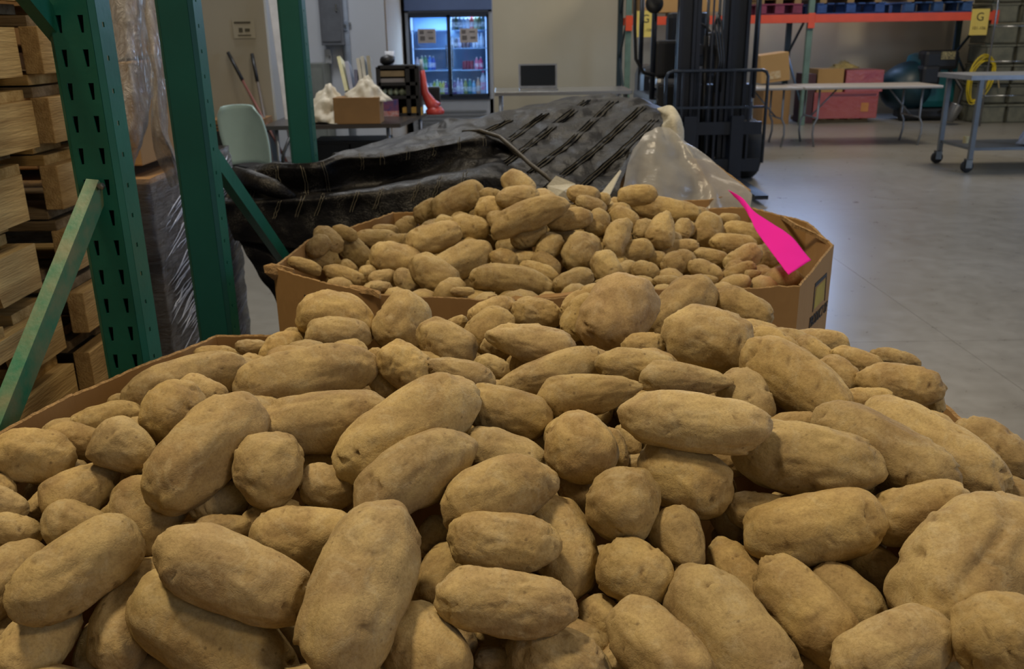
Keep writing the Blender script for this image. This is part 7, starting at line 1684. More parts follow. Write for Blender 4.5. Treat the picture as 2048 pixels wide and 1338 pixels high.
# ---------------------------------------------------------------- stretch-wrapped load
def film_mat(name, tint, cover, bump, st):
    m = bpy.data.materials.new(name); m.use_nodes = True; N = m.node_tree.nodes; L = m.node_tree.links; N.remove(N['Principled BSDF'])
    tr = N.new('ShaderNodeBsdfTransparent'); tr.inputs[0].default_value = (.86, .87, .88, 1)
    gl = N.new('ShaderNodeBsdfPrincipled'); gl.inputs['Base Color'].default_value = (*hexc(tint), 1); gl.inputs['Roughness'].default_value = .13; gl.inputs['Specular IOR Level'].default_value = .9
    tc = N.new('ShaderNodeTexCoord'); mp = N.new('ShaderNodeMapping'); mp.inputs['Scale'].default_value = st; L.new(tc.outputs['Object'], mp.inputs['Vector'])
    mp.inputs['Rotation'].default_value = (0.45, 0, 0)
    n = N.new('ShaderNodeTexNoise'); n.inputs['Scale'].default_value = 7; n.inputs['Detail'].default_value = 7; n.inputs['Roughness'].default_value = .7; n.inputs['Distortion'].default_value = .8
    L.new(mp.outputs[0], n.inputs['Vector'])
    bp = N.new('ShaderNodeBump'); bp.inputs['Strength'].default_value = bump; bp.inputs['Distance'].default_value = .11; L.new(n.outputs['Fac'], bp.inputs['Height'])
    L.new(bp.outputs[0], gl.inputs['Normal'])
    r = N.new('ShaderNodeMapRange'); r.inputs['From Min'].default_value = .35; r.inputs['From Max'].default_value = .68; r.inputs['To Min'].default_value = cover[0]; r.inputs['To Max'].default_value = cover[1]
    L.new(n.outputs['Fac'], r.inputs['Value'])
    mx = N.new('ShaderNodeMixShader'); L.new(r.outputs[0], mx.inputs[0]); L.new(tr.outputs[0], mx.inputs[1]); L.new(gl.outputs[0], mx.inputs[2]); L.new(mx.outputs[0], N['Material Output'].inputs['Surface'])
    return m
FILM = film_mat('stretch_film', 'bcc4d4', (.42, .95), 1.0, (2.0, 1.6, 13)); LOOSE = film_mat('loose_film', 'e2e2e6', (.30, .92), 1.0, (6, 6, 2.2))
CARD2 = M('carton_board', '8a6a44', .85, var=.12, scale=3, bump=.05); CARD3 = M('carton_board_pale', '9c7c52', .85, var=.12, scale=3, bump=.05)
wl = thing('wrapped_load', 'pallet load of cartons in shiny stretch film between the green posts', 'pallet load', (-1.415, 2.70, .0))
for k in range(6): MB().box((-.40 + k * .16, 0, .128), (.1, .70, .02)).build('pallet_board', WOODP, wl)
for k in (-1, 0, 1): MB().box((0, k * .32, .06), (.92, .04, .115)).build('pallet_stringer', WOODP, wl)
cs = .0
for zt in range(4):
    for xk in range(3):
        for yk in range(2):
            MB().box((-.31 + xk * .31, -.165 + yk * .33, .14 + .122 + zt * .248), (.302, .322, .242), rot=R_.uniform(-.01, .01), bev=.004).build('carton', CARD2 if (zt + xk) % 2 else CARD3, wl)
mb = MB(); nz_ = 60; per = []
for t in np.linspace(0, 1, 161)[:-1]:
    a = t * 4; s_ = int(a); f_ = a - s_; hx, hy = .47, .36
    cs_ = [(-hx, -hy), (hx, -hy), (hx, hy), (-hx, hy), (-hx, -hy)]
    per.append((cs_[s_][0] + (cs_[s_ + 1][0] - cs_[s_][0]) * f_, cs_[s_][1] + (cs_[s_ + 1][1] - cs_[s_][1]) * f_))
n_ = len(per)
for j in range(nz_):
    z = .10 + j / (nz_ - 1) * 1.045
    for k, (x, y) in enumerate(per):
        w_ = .006 * noise.noise(Vector((x * 6, y * 6, z * 22 + x * 4))) + .004 * (1 - 2 * abs(noise.noise(Vector((x * 3, y * 3, z * 60 + (x + y) * 20)))))
        mb.v.append((x * (1 + w_ * 2.2), y * (1 + w_ * 3), z))
mb.f = [(j * n_ + k, j * n_ + (k + 1) % n_, (j + 1) * n_ + (k + 1) % n_, (j + 1) * n_ + k) for j in range(nz_ - 1) for k in range(n_)]
mb.build('stretch_film', FILM, wl, smooth=True)
fw_ = MB()
for k in range(150):
    band = R_.choice(((.95, .05), (.80, .07), (.66, .05), (.52, .06))); z0 = band[0] + R_.gauss(0, band[1]) + .03; y0 = R_.uniform(-.36, .15); ln = R_.uniform(.12, .42); sl = R_.uniform(.12, .38)
    pts = [(.475 + .006 * noise.noise(Vector((k, t * 3, 0))), y0 + ln * t, z0 + ln * sl * t + .006 * noise.noise(Vector((k * 2, t * 4, 5)))) for t in np.linspace(0, 1, 8)]
    pts = [p for p in pts if p[1] < .36 and .12 < p[2] < 1.13]
    if len(pts) > 2: fw_.tube(pts, [.0006] + [R_.uniform(.0012, .0030)] * (len(pts) - 2) + [.0006], 4)
tag(fw_.build('film_highlight_streaks', M('painted_highlight_blue', 'b9c6e2', .22, var=.1, spec=.8), wl, smooth=True), kind='stuff')  # pale blue tubes stand for the bluish highlight streaks on the film
# cartons on top with the film hanging loose
ul = thing('carton_stack', 'upper cartons with loose wrinkled film hanging down beside the slotted post', 'cartons', (-1.40, 2.70, 1.150))
for (x, y, z, dx, dy, dz) in ((-.12, 0, .16, .48, .5, .31), (.24, .02, .145, .30, .46, .28), (-.1, 0, .47, .5, .5, .29), (.20, .03, .44, .28, .44, .30), (0, 0, .80, .7, .48, .33)):
    MB().box((x, y, z), (dx - .008, dy, dz - .006), bev=.004).build('carton', CARD3 if x > .1 else CARD2, ul)
grid_obj([[(200, -30, 2.1), (222, -30, 2.0), (250, -30, 1.98), (275, -30, 2.02), (295, -30, 2.15)],
          [(205, 60, 2.1), (228, 60, 1.99), (256, 60, 1.96), (284, 60, 2.02), (300, 60, 2.15)],
          [(210, 140, 2.1), (232, 140, 1.99), (262, 140, 1.95), (292, 140, 2.02), (307, 140, 2.15)],
          [(215, 210, 2.1), (236, 215, 1.99), (266, 215, 1.95), (296, 210, 2.02), (308, 205, 2.15)],
          [(225, 280, 2.1), (240, 282, 2.0), (264, 284, 1.98), (284, 280, 2.02), (292, 270, 2.12)],
          [(240, 330, 2.15), (248, 335, 2.1), (260, 340, 2.08), (268, 345, 2.08), (274, 350, 2.1)],
          [(255, 420, 2.25), (258, 420, 2.22), (264, 425, 2.2), (270, 430, 2.2), (276, 430, 2.22)]], 60, 110, 'loose_film', LOOSE, ul, amp=.014, freq=9, fine=.006, ffreq=26, stre=(1, 1, .35))
grid_obj([[(262, -30, 2.3), (285, -30, 2.22), (305, -30, 2.25), (320, -30, 2.3)],
          [(285, 80, 2.3), (300, 80, 2.2), (318, 90, 2.22), (330, 90, 2.3)],
          [(300, 180, 2.3), (310, 170, 2.2), (325, 170, 2.22), (336, 180, 2.3)],
          [(300, 260, 2.3), (312, 260, 2.22), (330, 260, 2.22), (342, 270, 2.3)],
          [(320, 320, 2.32), (335, 310, 2.27), (350, 310, 2.27), (362, 320, 2.32)],
          [(345, 375, 2.35), (352, 370, 2.32), (362, 365, 2.32), (374, 368, 2.35)]], 40, 90, 'loose_film', LOOSE, ul, amp=.012, freq=10, fine=.005, ffreq=30, stre=(1, 1, .4))

# ---------------------------------------------------------------- black woven tarp over the third bin
def tarp_mat():
    m = bpy.data.materials.new('woven_tarp'); m.use_nodes = True; N = m.node_tree.nodes; L = m.node_tree.links; b = N['Principled BSDF']
    b.inputs['Roughness'].default_value = .40; b.inputs['Specular IOR Level'].default_value = .15
    tc = N.new('ShaderNodeTexCoord')
    n = N.new('ShaderNodeTexNoise'); n.inputs['Scale'].default_value = 9; n.inputs['Detail'].default_value = 6; L.new(tc.outputs['Object'], n.inputs['Vector'])
    r = N.new('ShaderNodeValToRGB'); r.color_ramp.elements[0].color = (.004, .004, .005, 1); r.color_ramp.elements[1].color = (.011, .0105, .010, 1)
    r.color_ramp.elements[0].position = .4; r.color_ramp.elements[1].position = .68; L.new(n.outputs['Fac'], r.inputs['Fac']); 
    du = N.new('ShaderNodeTexNoise'); du.inputs['Scale'].default_value = 11; du.inputs['Detail'].default_value = 3; L.new(tc.outputs['Object'], du.inputs['Vector'])
    dr = N.new('ShaderNodeValToRGB'); dr.color_ramp.elements[0].position = .52; dr.color_ramp.elements[1].position = .70; L.new(du.outputs['Fac'], dr.inputs['Fac'])
    sk = N.new('ShaderNodeTexNoise'); sk.inputs['Scale'].default_value = 260; sk.inputs['Detail'].default_value = 2; L.new(tc.outputs['Object'], sk.inputs['Vector'])
    sr = N.new('ShaderNodeValToRGB'); sr.color_ramp.elements[0].position = .48; sr.color_ramp.elements[1].position = .62; L.new(sk.outputs['Fac'], sr.inputs['Fac'])
    mu = N.new('ShaderNodeMath'); mu.operation = 'MULTIPLY'; L.new(dr.outputs['Color'], mu.inputs[0]); L.new(sr.outputs['Color'], mu.inputs[1])
    mxd = N.new('ShaderNodeMix'); mxd.data_type = 'RGBA'; L.new(mu.outputs[0], mxd.inputs[0]); L.new(r.outputs['Color'], mxd.inputs[6]); mxd.inputs[7].default_value = (.07, .067, .058, 1)  # grey speckle patches paint the glitter of the lit weave into the colour
    L.new(mxd.outputs[2], b.inputs['Base Color'])
    f_ = N.new('ShaderNodeTexNoise'); f_.inputs['Scale'].default_value = 210; f_.inputs['Detail'].default_value = 3; L.new(tc.outputs['Object'], f_.inputs['Vector'])
    g_ = N.new('ShaderNodeTexNoise'); g_.inputs['Scale'].default_value = 24; g_.inputs['Detail'].default_value = 5; L.new(tc.outputs['Object'], g_.inputs['Vector'])
    bp = N.new('ShaderNodeBump'); bp.inputs['Strength'].default_value = .6; bp.inputs['Distance'].default_value = .0022; L.new(f_.outputs['Fac'], bp.inputs['Height'])
    b2_ = N.new('ShaderNodeBump'); b2_.inputs['Strength'].default_value = .5; b2_.inputs['Distance'].default_value = .016; L.new(g_.outputs['Fac'], b2_.inputs['Height']); L.new(b2_.outputs[0], bp.inputs['Normal'])
    L.new(bp.outputs[0], b.inputs['Normal'])
    return m
TARP = tarp_mat(); GROOVE = M('seam_black', '0b0b0c', .9, spec=.05); THREAD = M('thread', '5a5546', .8); WHITEC = M('white_woven', 'bdb9a8', .8, var=.1, scale=30, bump=.3, bscale=160)
tp = thing('tarp', 'black stitched woven tarp heaped over the third bin and spilling down to the floor', 'tarp', (.0, 3.0, 0))
dome, GD = grid_obj([
    [(640, 420, 3.75), (850, 330, 3.9), (1000, 290, 3.95), (1180, 270, 3.95), (1290, 290, 3.85), (1380, 330, 3.6)],
    [(660, 315, 3.35), (850, 262, 3.55), (1000, 230, 3.6), (1180, 201, 3.6), (1270, 205, 3.5), (1345, 240, 3.3)],
    [(690, 318, 3.1), (860, 262, 3.30), (1000, 226, 3.35), (1180, 197, 3.38), (1262, 202, 3.3), (1334, 238, 3.12)],
    [(720, 340, 2.98), (880, 292, 3.05), (1010, 262, 3.12), (1130, 246, 3.16), (1240, 248, 3.12), (1312, 262, 3.0)],
    [(760, 365, 2.9), (900, 330, 2.92), (1040, 306, 2.94), (1120, 300, 2.98), (1215, 300, 2.96), (1285, 282, 2.92)],
    [(800, 400, 2.78), (920, 372, 2.80), (1060, 350, 2.82), (1120, 345, 2.84), (1200, 350, 2.84), (1250, 335, 2.84)],
    [(820, 435, 2.70), (940, 415, 2.70), (1060, 402, 2.71), (1120, 400, 2.72), (1190, 400, 2.74), (1238, 398, 2.74)],
    [(820, 520, 2.69), (940, 500, 2.69), (1060, 490, 2.69), (1120, 480, 2.69), (1190, 480, 2.70), (1238, 480, 2.70)]],
    150, 120, 'draped_sheet', TARP, tp, amp=.016, freq=6, fine=.006, ffreq=11, solid=.002, seed=2)
left_, GL = grid_obj([
    [(455, 420, 3.05), (519, 380, 3.15), (600, 360, 3.2), (646, 350, 3.2), (700, 340, 3.2), (790, 330, 3.2), (890, 305, 3.25), (960, 290, 3.2), (1020, 300, 3.1), (1070, 340, 3.0)],
    [(462, 350, 2.93), (519, 328, 2.96), (600, 323, 2.86), (646, 318, 2.86), (694, 301, 2.95), (770, 296, 2.96), (887, 273, 3.02), (960, 262, 3.04), (1012, 277, 3.02), (1062, 322, 2.94)],
    [(462, 356, 2.88), (519, 336, 2.88), (600, 331, 2.80), (646, 328, 2.80), (694, 312, 2.86), (770, 307, 2.86), (887, 286, 2.92), (960, 275, 2.94), (1010, 288, 2.94), (1060, 330, 2.88)],
    [(458, 370, 2.88), (519, 355, 2.88), (600, 352, 2.81), (646, 350, 2.81), (694, 335, 2.87), (770, 330, 2.87), (887, 306, 2.93), (960, 296, 2.93), (1008, 305, 2.96), (1056, 345, 2.86)],
    [(452, 394, 2.86), (519, 390, 2.89), (600, 385, 2.85), (660, 378, 2.87), (715, 371, 2.90), (770, 365, 2.91), (860, 347, 2.93), (945, 331, 2.90), (1005, 320, 2.90), (1052, 360, 2.84)],
    [(449, 401, 2.84), (500, 397, 2.83), (591, 391, 2.80), (660, 384, 2.79), (715, 377, 2.78), (767, 371, 2.78), (853, 353, 2.77), (942, 338, 2.77), (1000, 336, 2.78), (1050, 372, 2.78)],
    [(449, 408, 2.82), (500, 405, 2.80), (591, 400, 2.75), (660, 394, 2.73), (715, 388, 2.72), (767, 382, 2.72), (853, 366, 2.71), (942, 352, 2.71), (1000, 352, 2.71), (1050, 385, 2.72)],
    [(455, 430, 2.84), (510, 430, 2.81), (600, 432, 2.77), (660, 425, 2.74), (715, 420, 2.73), (767, 412, 2.71), (853, 400, 2.70), (942, 388, 2.70), (1000, 388, 2.70), (1050, 400, 2.70)],
    [(470, 480, 2.86), (530, 490, 2.82), (610, 500, 2.78), (670, 500, 2.74), (720, 500, 2.72), (767, 500, 2.70), (853, 500, 2.69), (942, 500, 2.69), (1000, 500, 2.69), (1050, 500, 2.69)]],
    190, 110, 'folded_edge', TARP, tp, amp=.009, freq=5, fine=.004, ffreq=9, solid=.002, seed=5)
tail, GT = grid_obj([
    [(450, 402, 2.84), (500, 402, 2.82), (560, 400, 2.79), (620, 398, 2.77)],
    [(462, 440, 2.85), (510, 440, 2.83), (570, 440, 2.80), (630, 440, 2.78)],
    [(484, 490, 2.86), (528, 490, 2.84), (585, 490, 2.82), (640, 490, 2.80)],
    [(518, 548, 2.87), (552, 550, 2.85), (600, 550, 2.84), (650, 550, 2.82)],
    [(548, 596, 2.88), (575, 600, 2.87), (615, 605, 2.86), (655, 610, 2.84)],
    [(560, 640, 2.9), (585, 660, 2.9), (625, 670, 2.9), (660, 680, 2.9)]], 50, 70, 'hanging_tail', TARP, tp, amp=.012, freq=7, fine=.003, ffreq=14, solid=.002, seed=8)
def proj_(p):
    q = Vector(p) - Vector((0, 0, EYE)); d = q.dot(FWD); return 1024 + FPX * q.dot(RGT) / d, 669 - FPX * q.dot(UPV) / d, d
def px_table(G): return [[(*proj_(p), p) for p in r] for r in G]
TD, TL = px_table(GD), px_table(GL)
def on_sheet(T_, px, py, jmin=0):
    best = None
    for r in T_[jmin:]:
        for x, y, d, p in r:
            e = (x - px) ** 2 + (y - py) ** 2 + d * 2
            if best is None or e < best[0]: best = (e, p, d)
    p = best[1]; return p + (Vector((0, 0, EYE)) - p).normalized() * .006
def seam(T_, pts, jmin, r=.0017):
    out = []
    for k in range(len(pts) - 1):
        for t in np.linspace(0, 1, 12, endpoint=(k == len(pts) - 2)):
            out.append(on_sheet(T_, pts[k][0] + (pts[k + 1][0] - pts[k][0]) * t, pts[k][1] + (pts[k + 1][1] - pts[k][1]) * t, jmin))
    sm_ = [out[0]] + [(out[i - 1] + out[i] * 2 + out[i + 1]) / 4 for i in range(1, len(out) - 1)] + [out[-1]]
    return sm_
for pts in ([(1175, 200), (1060, 290), (1000, 335)], [(1228, 202), (1140, 285), (1062, 345)], [(1285, 215), (1190, 300), (1095, 375)],
            [(1310, 240), (1235, 310), (1150, 385)], [(1090, 228), (1020, 280), (985, 300)], [(1020, 240), (975, 262)]):
    mb = MB()
    gr = MB()
    for dx in (-5, 5): mb.tube(seam(TD, [(x + dx, y) for x, y in pts], 25), .0012, 4)
    for dx in (-8, 0, 8): gr.tube(seam(TD, [(x + dx, y) for x, y in pts], 25), .0022, 6)
    mb.build('stitched_seam', THREAD, tp, world=True); gr.build('seam_fold', GROOVE, tp, world=True, smooth=True)
for x0, y0, x1, y1 in ((505, 335, 500, 398), (548, 325, 555, 395), (598, 322, 612, 390), (640, 320, 655, 384), (718, 305, 722, 340), (757, 300, 762, 330), (808, 292, 815, 320), (858, 282, 865, 312), (912, 272, 915, 300), (961, 265, 966, 292)):
    mb = MB()
    for dx in (0, 5): mb.tube(seam(TL, [(x0 + dx, y0), ((x0 + x1) / 2 + dx + 3, (y0 + y1) / 2), (x1 + dx, y1)], 8), .0011, 4)
    mb.build('stitched_seam', THREAD, tp, world=True)
for x0, y0 in ((560, 394), (605, 390), (645, 386), (715, 378), (762, 373), (838, 357), (880, 350), (930, 340)):
    mb = MB()
    for dx in (0, 5): mb.tube(seam(TL, [(x0 + dx, y0), (x0 - 6 + dx, y0 + 18), (x0 - 16 + dx, y0 + 46)], 55), .0011, 4)
    mb.build('stitched_seam', THREAD, tp, world=True)
# cross seams on the slope
# rolled edge hem and the small folds
MB().tube([at(*q) for q in ((925, 262, 3.0), (960, 261, 2.96), (1000, 274, 2.91), (1030, 300, 2.83), (1060, 328, 2.79), (1092, 352, 2.75), (1120, 380, 2.72))], [.004, .006, .007, .007, .007, .007, .006], 10).build('rolled_hem', M('tarp_hem', '3d3932', .5, bump=.3, bscale=120), tp, smooth=True, world=True)
MB().tube([at(*q) for q in ((470, 346, 2.88), (505, 360, 2.82), (545, 376, 2.79), (590, 396, 2.79))], [.022, .030, .030, .012], 14).build('rolled_fold', TARP, tp, smooth=True, world=True)
# white woven edge curling up at the right, white patches
grid_obj([[(1314, 217, 3.02), (1330, 212, 2.98), (1344, 212, 2.94), (1359, 230, 2.92), (1367, 256, 2.92), (1367, 288, 2.93)],
          [(1319, 224, 3.00), (1328, 226, 2.95), (1338, 232, 2.92), (1345, 243, 2.90), (1350, 262, 2.90), (1350, 286, 2.91)],
          [(1322, 230, 3.03), (1325, 237, 2.99), (1326, 246, 2.97), (1324, 254, 2.95), (1328, 268, 2.93), (1334, 284, 2.93)]], 34, 14, 'white_edge', WHITEC, tp, amp=.003, freq=24, solid=.002)
MB().add([at(1094, 372, 2.69), at(1112, 352, 2.70), at(1150, 368, 2.70), at(1158, 384, 2.68), at(1150, 402, 2.67), at(1100, 404, 2.66), at(1128, 382, 2.655)], [(0, 1, 2, 6), (2, 3, 4, 6), (4, 5, 0, 6)]).build('white_patch', WHITEC, tp, world=True, solid=.003)
MB().add([at(1240, 340, 2.73), at(1243, 343, 2.73), at(1216, 398, 2.65), at(1190, 402, 2.65)], [(0, 1, 2, 3)]).build('white_strap', WHITEC, tp, world=True, solid=.002)

# ---------------------------------------------------------------- clear plastic liner pulled up out of the covered bin
pm_ = bpy.data.materials.new('milky_plastic'); pm_.use_nodes = True; N = pm_.node_tree.nodes; L = pm_.node_tree.links; N.remove(N['Principled BSDF'])
tr = N.new('ShaderNodeBsdfTransparent'); tr.inputs[0].default_value = (.88, .88, .88, 1)
pb_ = N.new('ShaderNodeBsdfPrincipled'); pb_.inputs['Base Color'].default_value = (*hexc('d6d4cd'), 1); pb_.inputs['Roughness'].default_value = .28; pb_.inputs['Specular IOR Level'].default_value = .8
tl = N.new('ShaderNodeBsdfTranslucent'); tl.inputs[0].default_value = (*hexc('d0cdc4'), 1)
a1 = N.new('ShaderNodeMixShader'); a1.inputs[0].default_value = .45; a2 = N.new('ShaderNodeMixShader')
tc = N.new('ShaderNodeTexCoord'); n = N.new('ShaderNodeTexNoise'); n.inputs['Scale'].default_value = 5; n.inputs['Detail'].default_value = 5; L.new(tc.outputs['Object'], n.inputs['Vector'])
mr = N.new('ShaderNodeMapRange'); mr.inputs['To Min'].default_value = .30; mr.inputs['To Max'].default_value = .95; L.new(n.outputs['Fac'], mr.inputs['Value'])
n2_ = N.new('ShaderNodeTexNoise'); n2_.inputs['Scale'].default_value = 26; n2_.inputs['Detail'].default_value = 4; L.new(tc.outputs['Object'], n2_.inputs['Vector'])
bp = N.new('ShaderNodeBump'); bp.inputs['Strength'].default_value = .5; bp.inputs['Distance'].default_value = .01; L.new(n2_.outputs['Fac'], bp.inputs['Height']); L.new(bp.outputs[0], pb_.inputs['Normal'])
L.new(pb_.outputs[0], a1.inputs[1]); L.new(tl.outputs[0], a1.inputs[2]); L.new(mr.outputs[0], a2.inputs[0]); L.new(tr.outputs[0], a2.inputs[1]); L.new(a1.outputs[0], a2.inputs[2]); L.new(a2.outputs[0], N['Material Output'].inputs['Surface'])
ln_ = thing('plastic_liner', 'milky clear plastic liner pulled to a peak beside the black tarp', 'plastic sheet', at(1360, 400, 2.8))
DF = (0, .02, -.006, .004, .022, -.01, .012, .02)
def lrow(x0, x1, ys, d0, k): return [(x0 + (x1 - x0) * i / 7, float(np.interp(i / 7, [0, .35, .7, 1], ys)), d0[0] + (d0[1] - d0[0]) * i / 7 + DF[i] * k) for i in range(8)]
grid_obj([lrow(1288, 1366, (266, 251, 254, 272), (2.87, 2.90), .1), lrow(1272, 1412, (290, 276, 282, 304), (2.81, 2.89), .5),
          lrow(1257, 1458, (330, 325, 326, 345), (2.76, 2.87), .9), lrow(1246, 1500, (370, 370, 371, 378), (2.72, 2.85), 1.2),
          lrow(1240, 1504, (405, 414, 416, 398), (2.69, 2.83), 1.1), lrow(1240, 1492, (450, 465, 470, 450), (2.67, 2.78), 1.0)],
         110, 70, 'draped_film', pm_, ln_, amp=.012, freq=6, fine=.007, ffreq=9, seed=3)

# ---------------------------------------------------------------- white table-and-chair corner at the far left
BLK = M('black_plastic', '17181b', .45, var=.1); DSTEEL = M('dark_navy_steel', '161e2b', .38, var=.15, scale=6, spec=.5); CHROME = M('chrome', 'a9adb3', .22, metal=1)
GREYM = M('grey_metal', '8d9197', .4, metal=.6, var=.08); CARD4 = M('box_cardboard', '8d6a40', .85, var=.08, scale=4, bump=.05)
def Z(px, py, z): return at_z(px, py, z)
# desk
dk = thing('desk', 'dark-topped work desk crowded with supplies behind the tarp', 'desk', (-1.45, 8.3, 0))
pl_ = [Z(640, 251, .75), Z(800, 247, .75), Z(862, 221, .75), Z(700, 210, .75)]
pl_[0].x -= .5; pl_[3] = Vector((pl_[0].x, pl_[2].y, .75))
MB().prism([(p.x, p.y) for p in pl_[:3]] + [(pl_[2].x, pl_[2].y + .7), (pl_[0].x, pl_[2].y + .7)], .715, .75).build('tabletop', M('dark_laminate', '3d3733', .35, var=.06), dk, world=True)
for x, y in ((pl_[0].x + .1, pl_[0].y + .1), (pl_[1].x - .12, pl_[1].y + .1), (pl_[2].x - .1, pl_[2].y - .15), (pl_[3].x + .1, pl_[3].y - .1)):
    MB().tube([(x, y, .715), (x, y, .36), (x + .03, y, .22), (x + .02, y, 0)], .016, 8).build('leg', GREYM, dk, world=True, smooth=True)
MB().bar((pl_[0].x + .1, pl_[0].y + .1, .2), (pl_[1].x - .12, pl_[1].y + .1, .2), .03, .02).build('cross_rail', GREYM, dk, world=True)
def carton(px0, px1, py_top, py_bot, zb, depth_m, label, name='cardboard_box', mat=None, rz=0.0, rx=0.0, group=None, lid=True, seamx=True):
    """box whose front bottom edge stands at height zb; its pixel size gives width and height"""
    mt = mat or CARD4
    p = at_z((px0 + px1) / 2, py_bot, zb); v = ray((px0 + px1) / 2, py_bot); d = (p.z - EYE) / v.z
    w_ = (px1 - px0) / FPX * d; h_ = (py_bot - py_top) / FPX * d * 1.02
    t = thing(name, label, 'box', (p.x, p.y + depth_m / 2, zb), rz, group)
    t.rotation_euler = (rx, 0, rz)
    MB().box((0, 0, h_ / 2), (w_, depth_m, h_), bev=.003).build('body', mt, t)
    if seamx: MB().box((0, 0, h_ + .0006), (w_ * .98, .05, .0012)).build('packing_tape', M('tan_tape', 'a58a5f', .4), t)
    return t, w_, h_, p
t_, w_, h_, p_ = carton(669, 761, 198, 248, .752, .26, 'open brown cardboard box with a white cloth in it on the desk', seamx=False)
bg = MB(); c0 = at_z(722, 196, .99); c0 = Vector((p_.x, p_.y + .13, .752 + h_))
def cloth_lump(name, label, cat, c, r, peak, mat, seed):
    bm = bmesh.new(); bmesh.ops.create_icosphere(bm, subdivisions=4, radius=1); vs = []
    for v in bm.verts:
        q = v.co.normalized(); k = 1 + .38 * noise.fractal(q * 2.2 + Vector((seed, 0, 0)), 1, 2, 4) - .10 * abs(noise.noise(q * 6 + Vector((0, seed, 0))))
        top = max(q.z, 0) ** 1.5 * peak
        x = q.x * r[0] * k * (1 - .6 * max(q.z, 0)); y = q.y * r[1] * k * (1 - .6 * max(q.z, 0)); z = (max(q.z, -.2) * r[2] * k + top)
        vs.append(Vector((x, y, z)) + Vector(c))
    mb = MB(); mb.add(vs, [[v.index for v in f.verts] for f in bm.faces]); bm.free()
    return tag(mb.build(name, mat, smooth=True), label, cat)
WB = M('white_bag', 'cfc6b2', .6, var=.05, scale=10, bump=.2, bscale=30)
cloth_lump('white_cloth', 'crumpled white cloth peaking out of the brown box on the desk', 'cloth', (p_.x + .08, p_.y + .13, .752 + h_ - .02), (.19, .11, .10), .09, WB, 1)
q = at_z(652, 250, .76)
cloth_lump('white_bag', 'crumpled white sack on the desk half behind the far green post', 'bag', (q.x - .02, q.y + .32, .80), (.24, .17, .18), .07, WB, 5)
# organiser
q = at_z(794, 236, .752); org = thing('desk_organiser', 'black wire organiser stacked with papers on the desk', 'organiser', (q.x, q.y + .35, .752))
W_ = .36; mb = MB()
for x in (-W_ / 2, W_ / 2 - .09, W_ / 2): MB().b2((x - .02, -.13, 0), (x + .02, .13, .44)).build('side_frame', BLK, org)
for z in (.0, .16, .28, .43): MB().box((0, 0, z + .008), (W_, .26, .03)).build('tray', BLK, org)
MB().b2((-W_ / 2, .11, 0), (W_ / 2, .125, .44)).build('back_panel', BLK, org)
MB().box((-.05, -.01, .38), (.22, .22, .05)).build('paper_stack', M('tan_paper', '94805f', .8), org)
MB().box((-.05, -.01, .315), (.22, .22, .045)).build('paper_stack', M('grey_paper', '8f8a88', .8), org)
for k in range(5): MB().blob((-.14 + k * .055, -.06, .21), (.03, .04, .035), 2, .3, 2, k).build('small_packet', M('green_white_packet', '8f9c86', .6, var=.3, scale=30), org, smooth=True)
MB().blob((-.10, -.02, .50), (.07, .06, .05), 2, .3, 3, 3).build('odds_and_ends', BLK, org, smooth=True)
def stick_item(name, label, cat, px, pyt, pyb, dd, w_, mat, lean=0.0, th=.02):
    z = .752; a = at(px, pyb, dd); b = at(px - lean, pyt, dd + .02); mb = MB(); mb.bar(a, b, th, w_, up=(0, 1, 0))
    return tag(mb.build(name, mat), label, cat)
PAL = [('d8d0a0', 'pale yellow'), ('9b9aa4', 'grey'), ('5a5866', 'slate'), ('b2ab9a', 'cream'), ('8d836c', 'olive'), ('c3bba8', 'ivory')]
for k, (px, yt, yb, le) in enumerate(((697, 118, 186, 16), (708, 128, 190, 12), (716, 145, 190, 2), (735, 118, 180, 8), (745, 117, 175, 6), (727, 122, 178, 8))):
    stick_item('document_folder', '%s folder standing slanted in the holder behind the box, %s' % (PAL[k][1], ['first from the wall end', 'second from the wall end', 'short and dark', 'tallest pair outer', 'tallest pair inner', 'between slate and cream'][k]), 'folder', px, yt, yb, 9.05 + k * .01, .16, M('folder_' + PAL[k][1].replace(' ', '_'), PAL[k][0], .7), le, .035)
q = at(712, 192, 9.1); hd = thing('file_holder', 'dark file holder keeping the folders upright on the desk', 'holder', (q.x, q.y, .752))
MB().b2((-.12, -.1, 0), (.2, .1, .02)).build('base', BLK, hd); MB().b2((-.12, -.1, 0), (-.105, .1, .12)).build('side', BLK, hd); MB().b2((.185, -.1, 0), (.2, .1, .12)).build('side', BLK, hd); MB().b2((-.12, .09, 0), (.2, .1, .16)).build('back_plate', BLK, hd)
q = at(790, 140, 9.2); mb = MB(); mb.lathe([(.03, 0), (.045, .13), (.04, .13), (.028, .01)], (0, 0, 0), 14); o = tag(mb.build('paper_cup', M('white_paper', 'd5d9e2', .6), smooth=True), 'white paper cup standing on top of the black organiser', 'cup'); o.location = (org.location.x - .08, org.location.y, .752 + .446)
o = thing('detergent_box', 'small blue and red printed box on the desk beside the brown box', 'box', (at_z(783, 232, .752).x, at_z(783, 232, .752).y, .752), .1)
MB().b2((-.07, -.05, 0), (.07, .05, .05)).build('red_band', M('red_white_print', 'b5584f', .5, var=.35, scale=30, col2='c9b8b4'), o); MB().b2((-.07, -.05, .05), (.07, .05, .15)).build('blue_band', M('blue_print', '2e3d78', .5, var=.35, scale=16, col2='7a4560'), o)
q = at_z(826, 230, .752); o = thing('yellow_carton', 'small yellow carton lying near the desk corner', 'box', (q.x, q.y, .752), -.1)
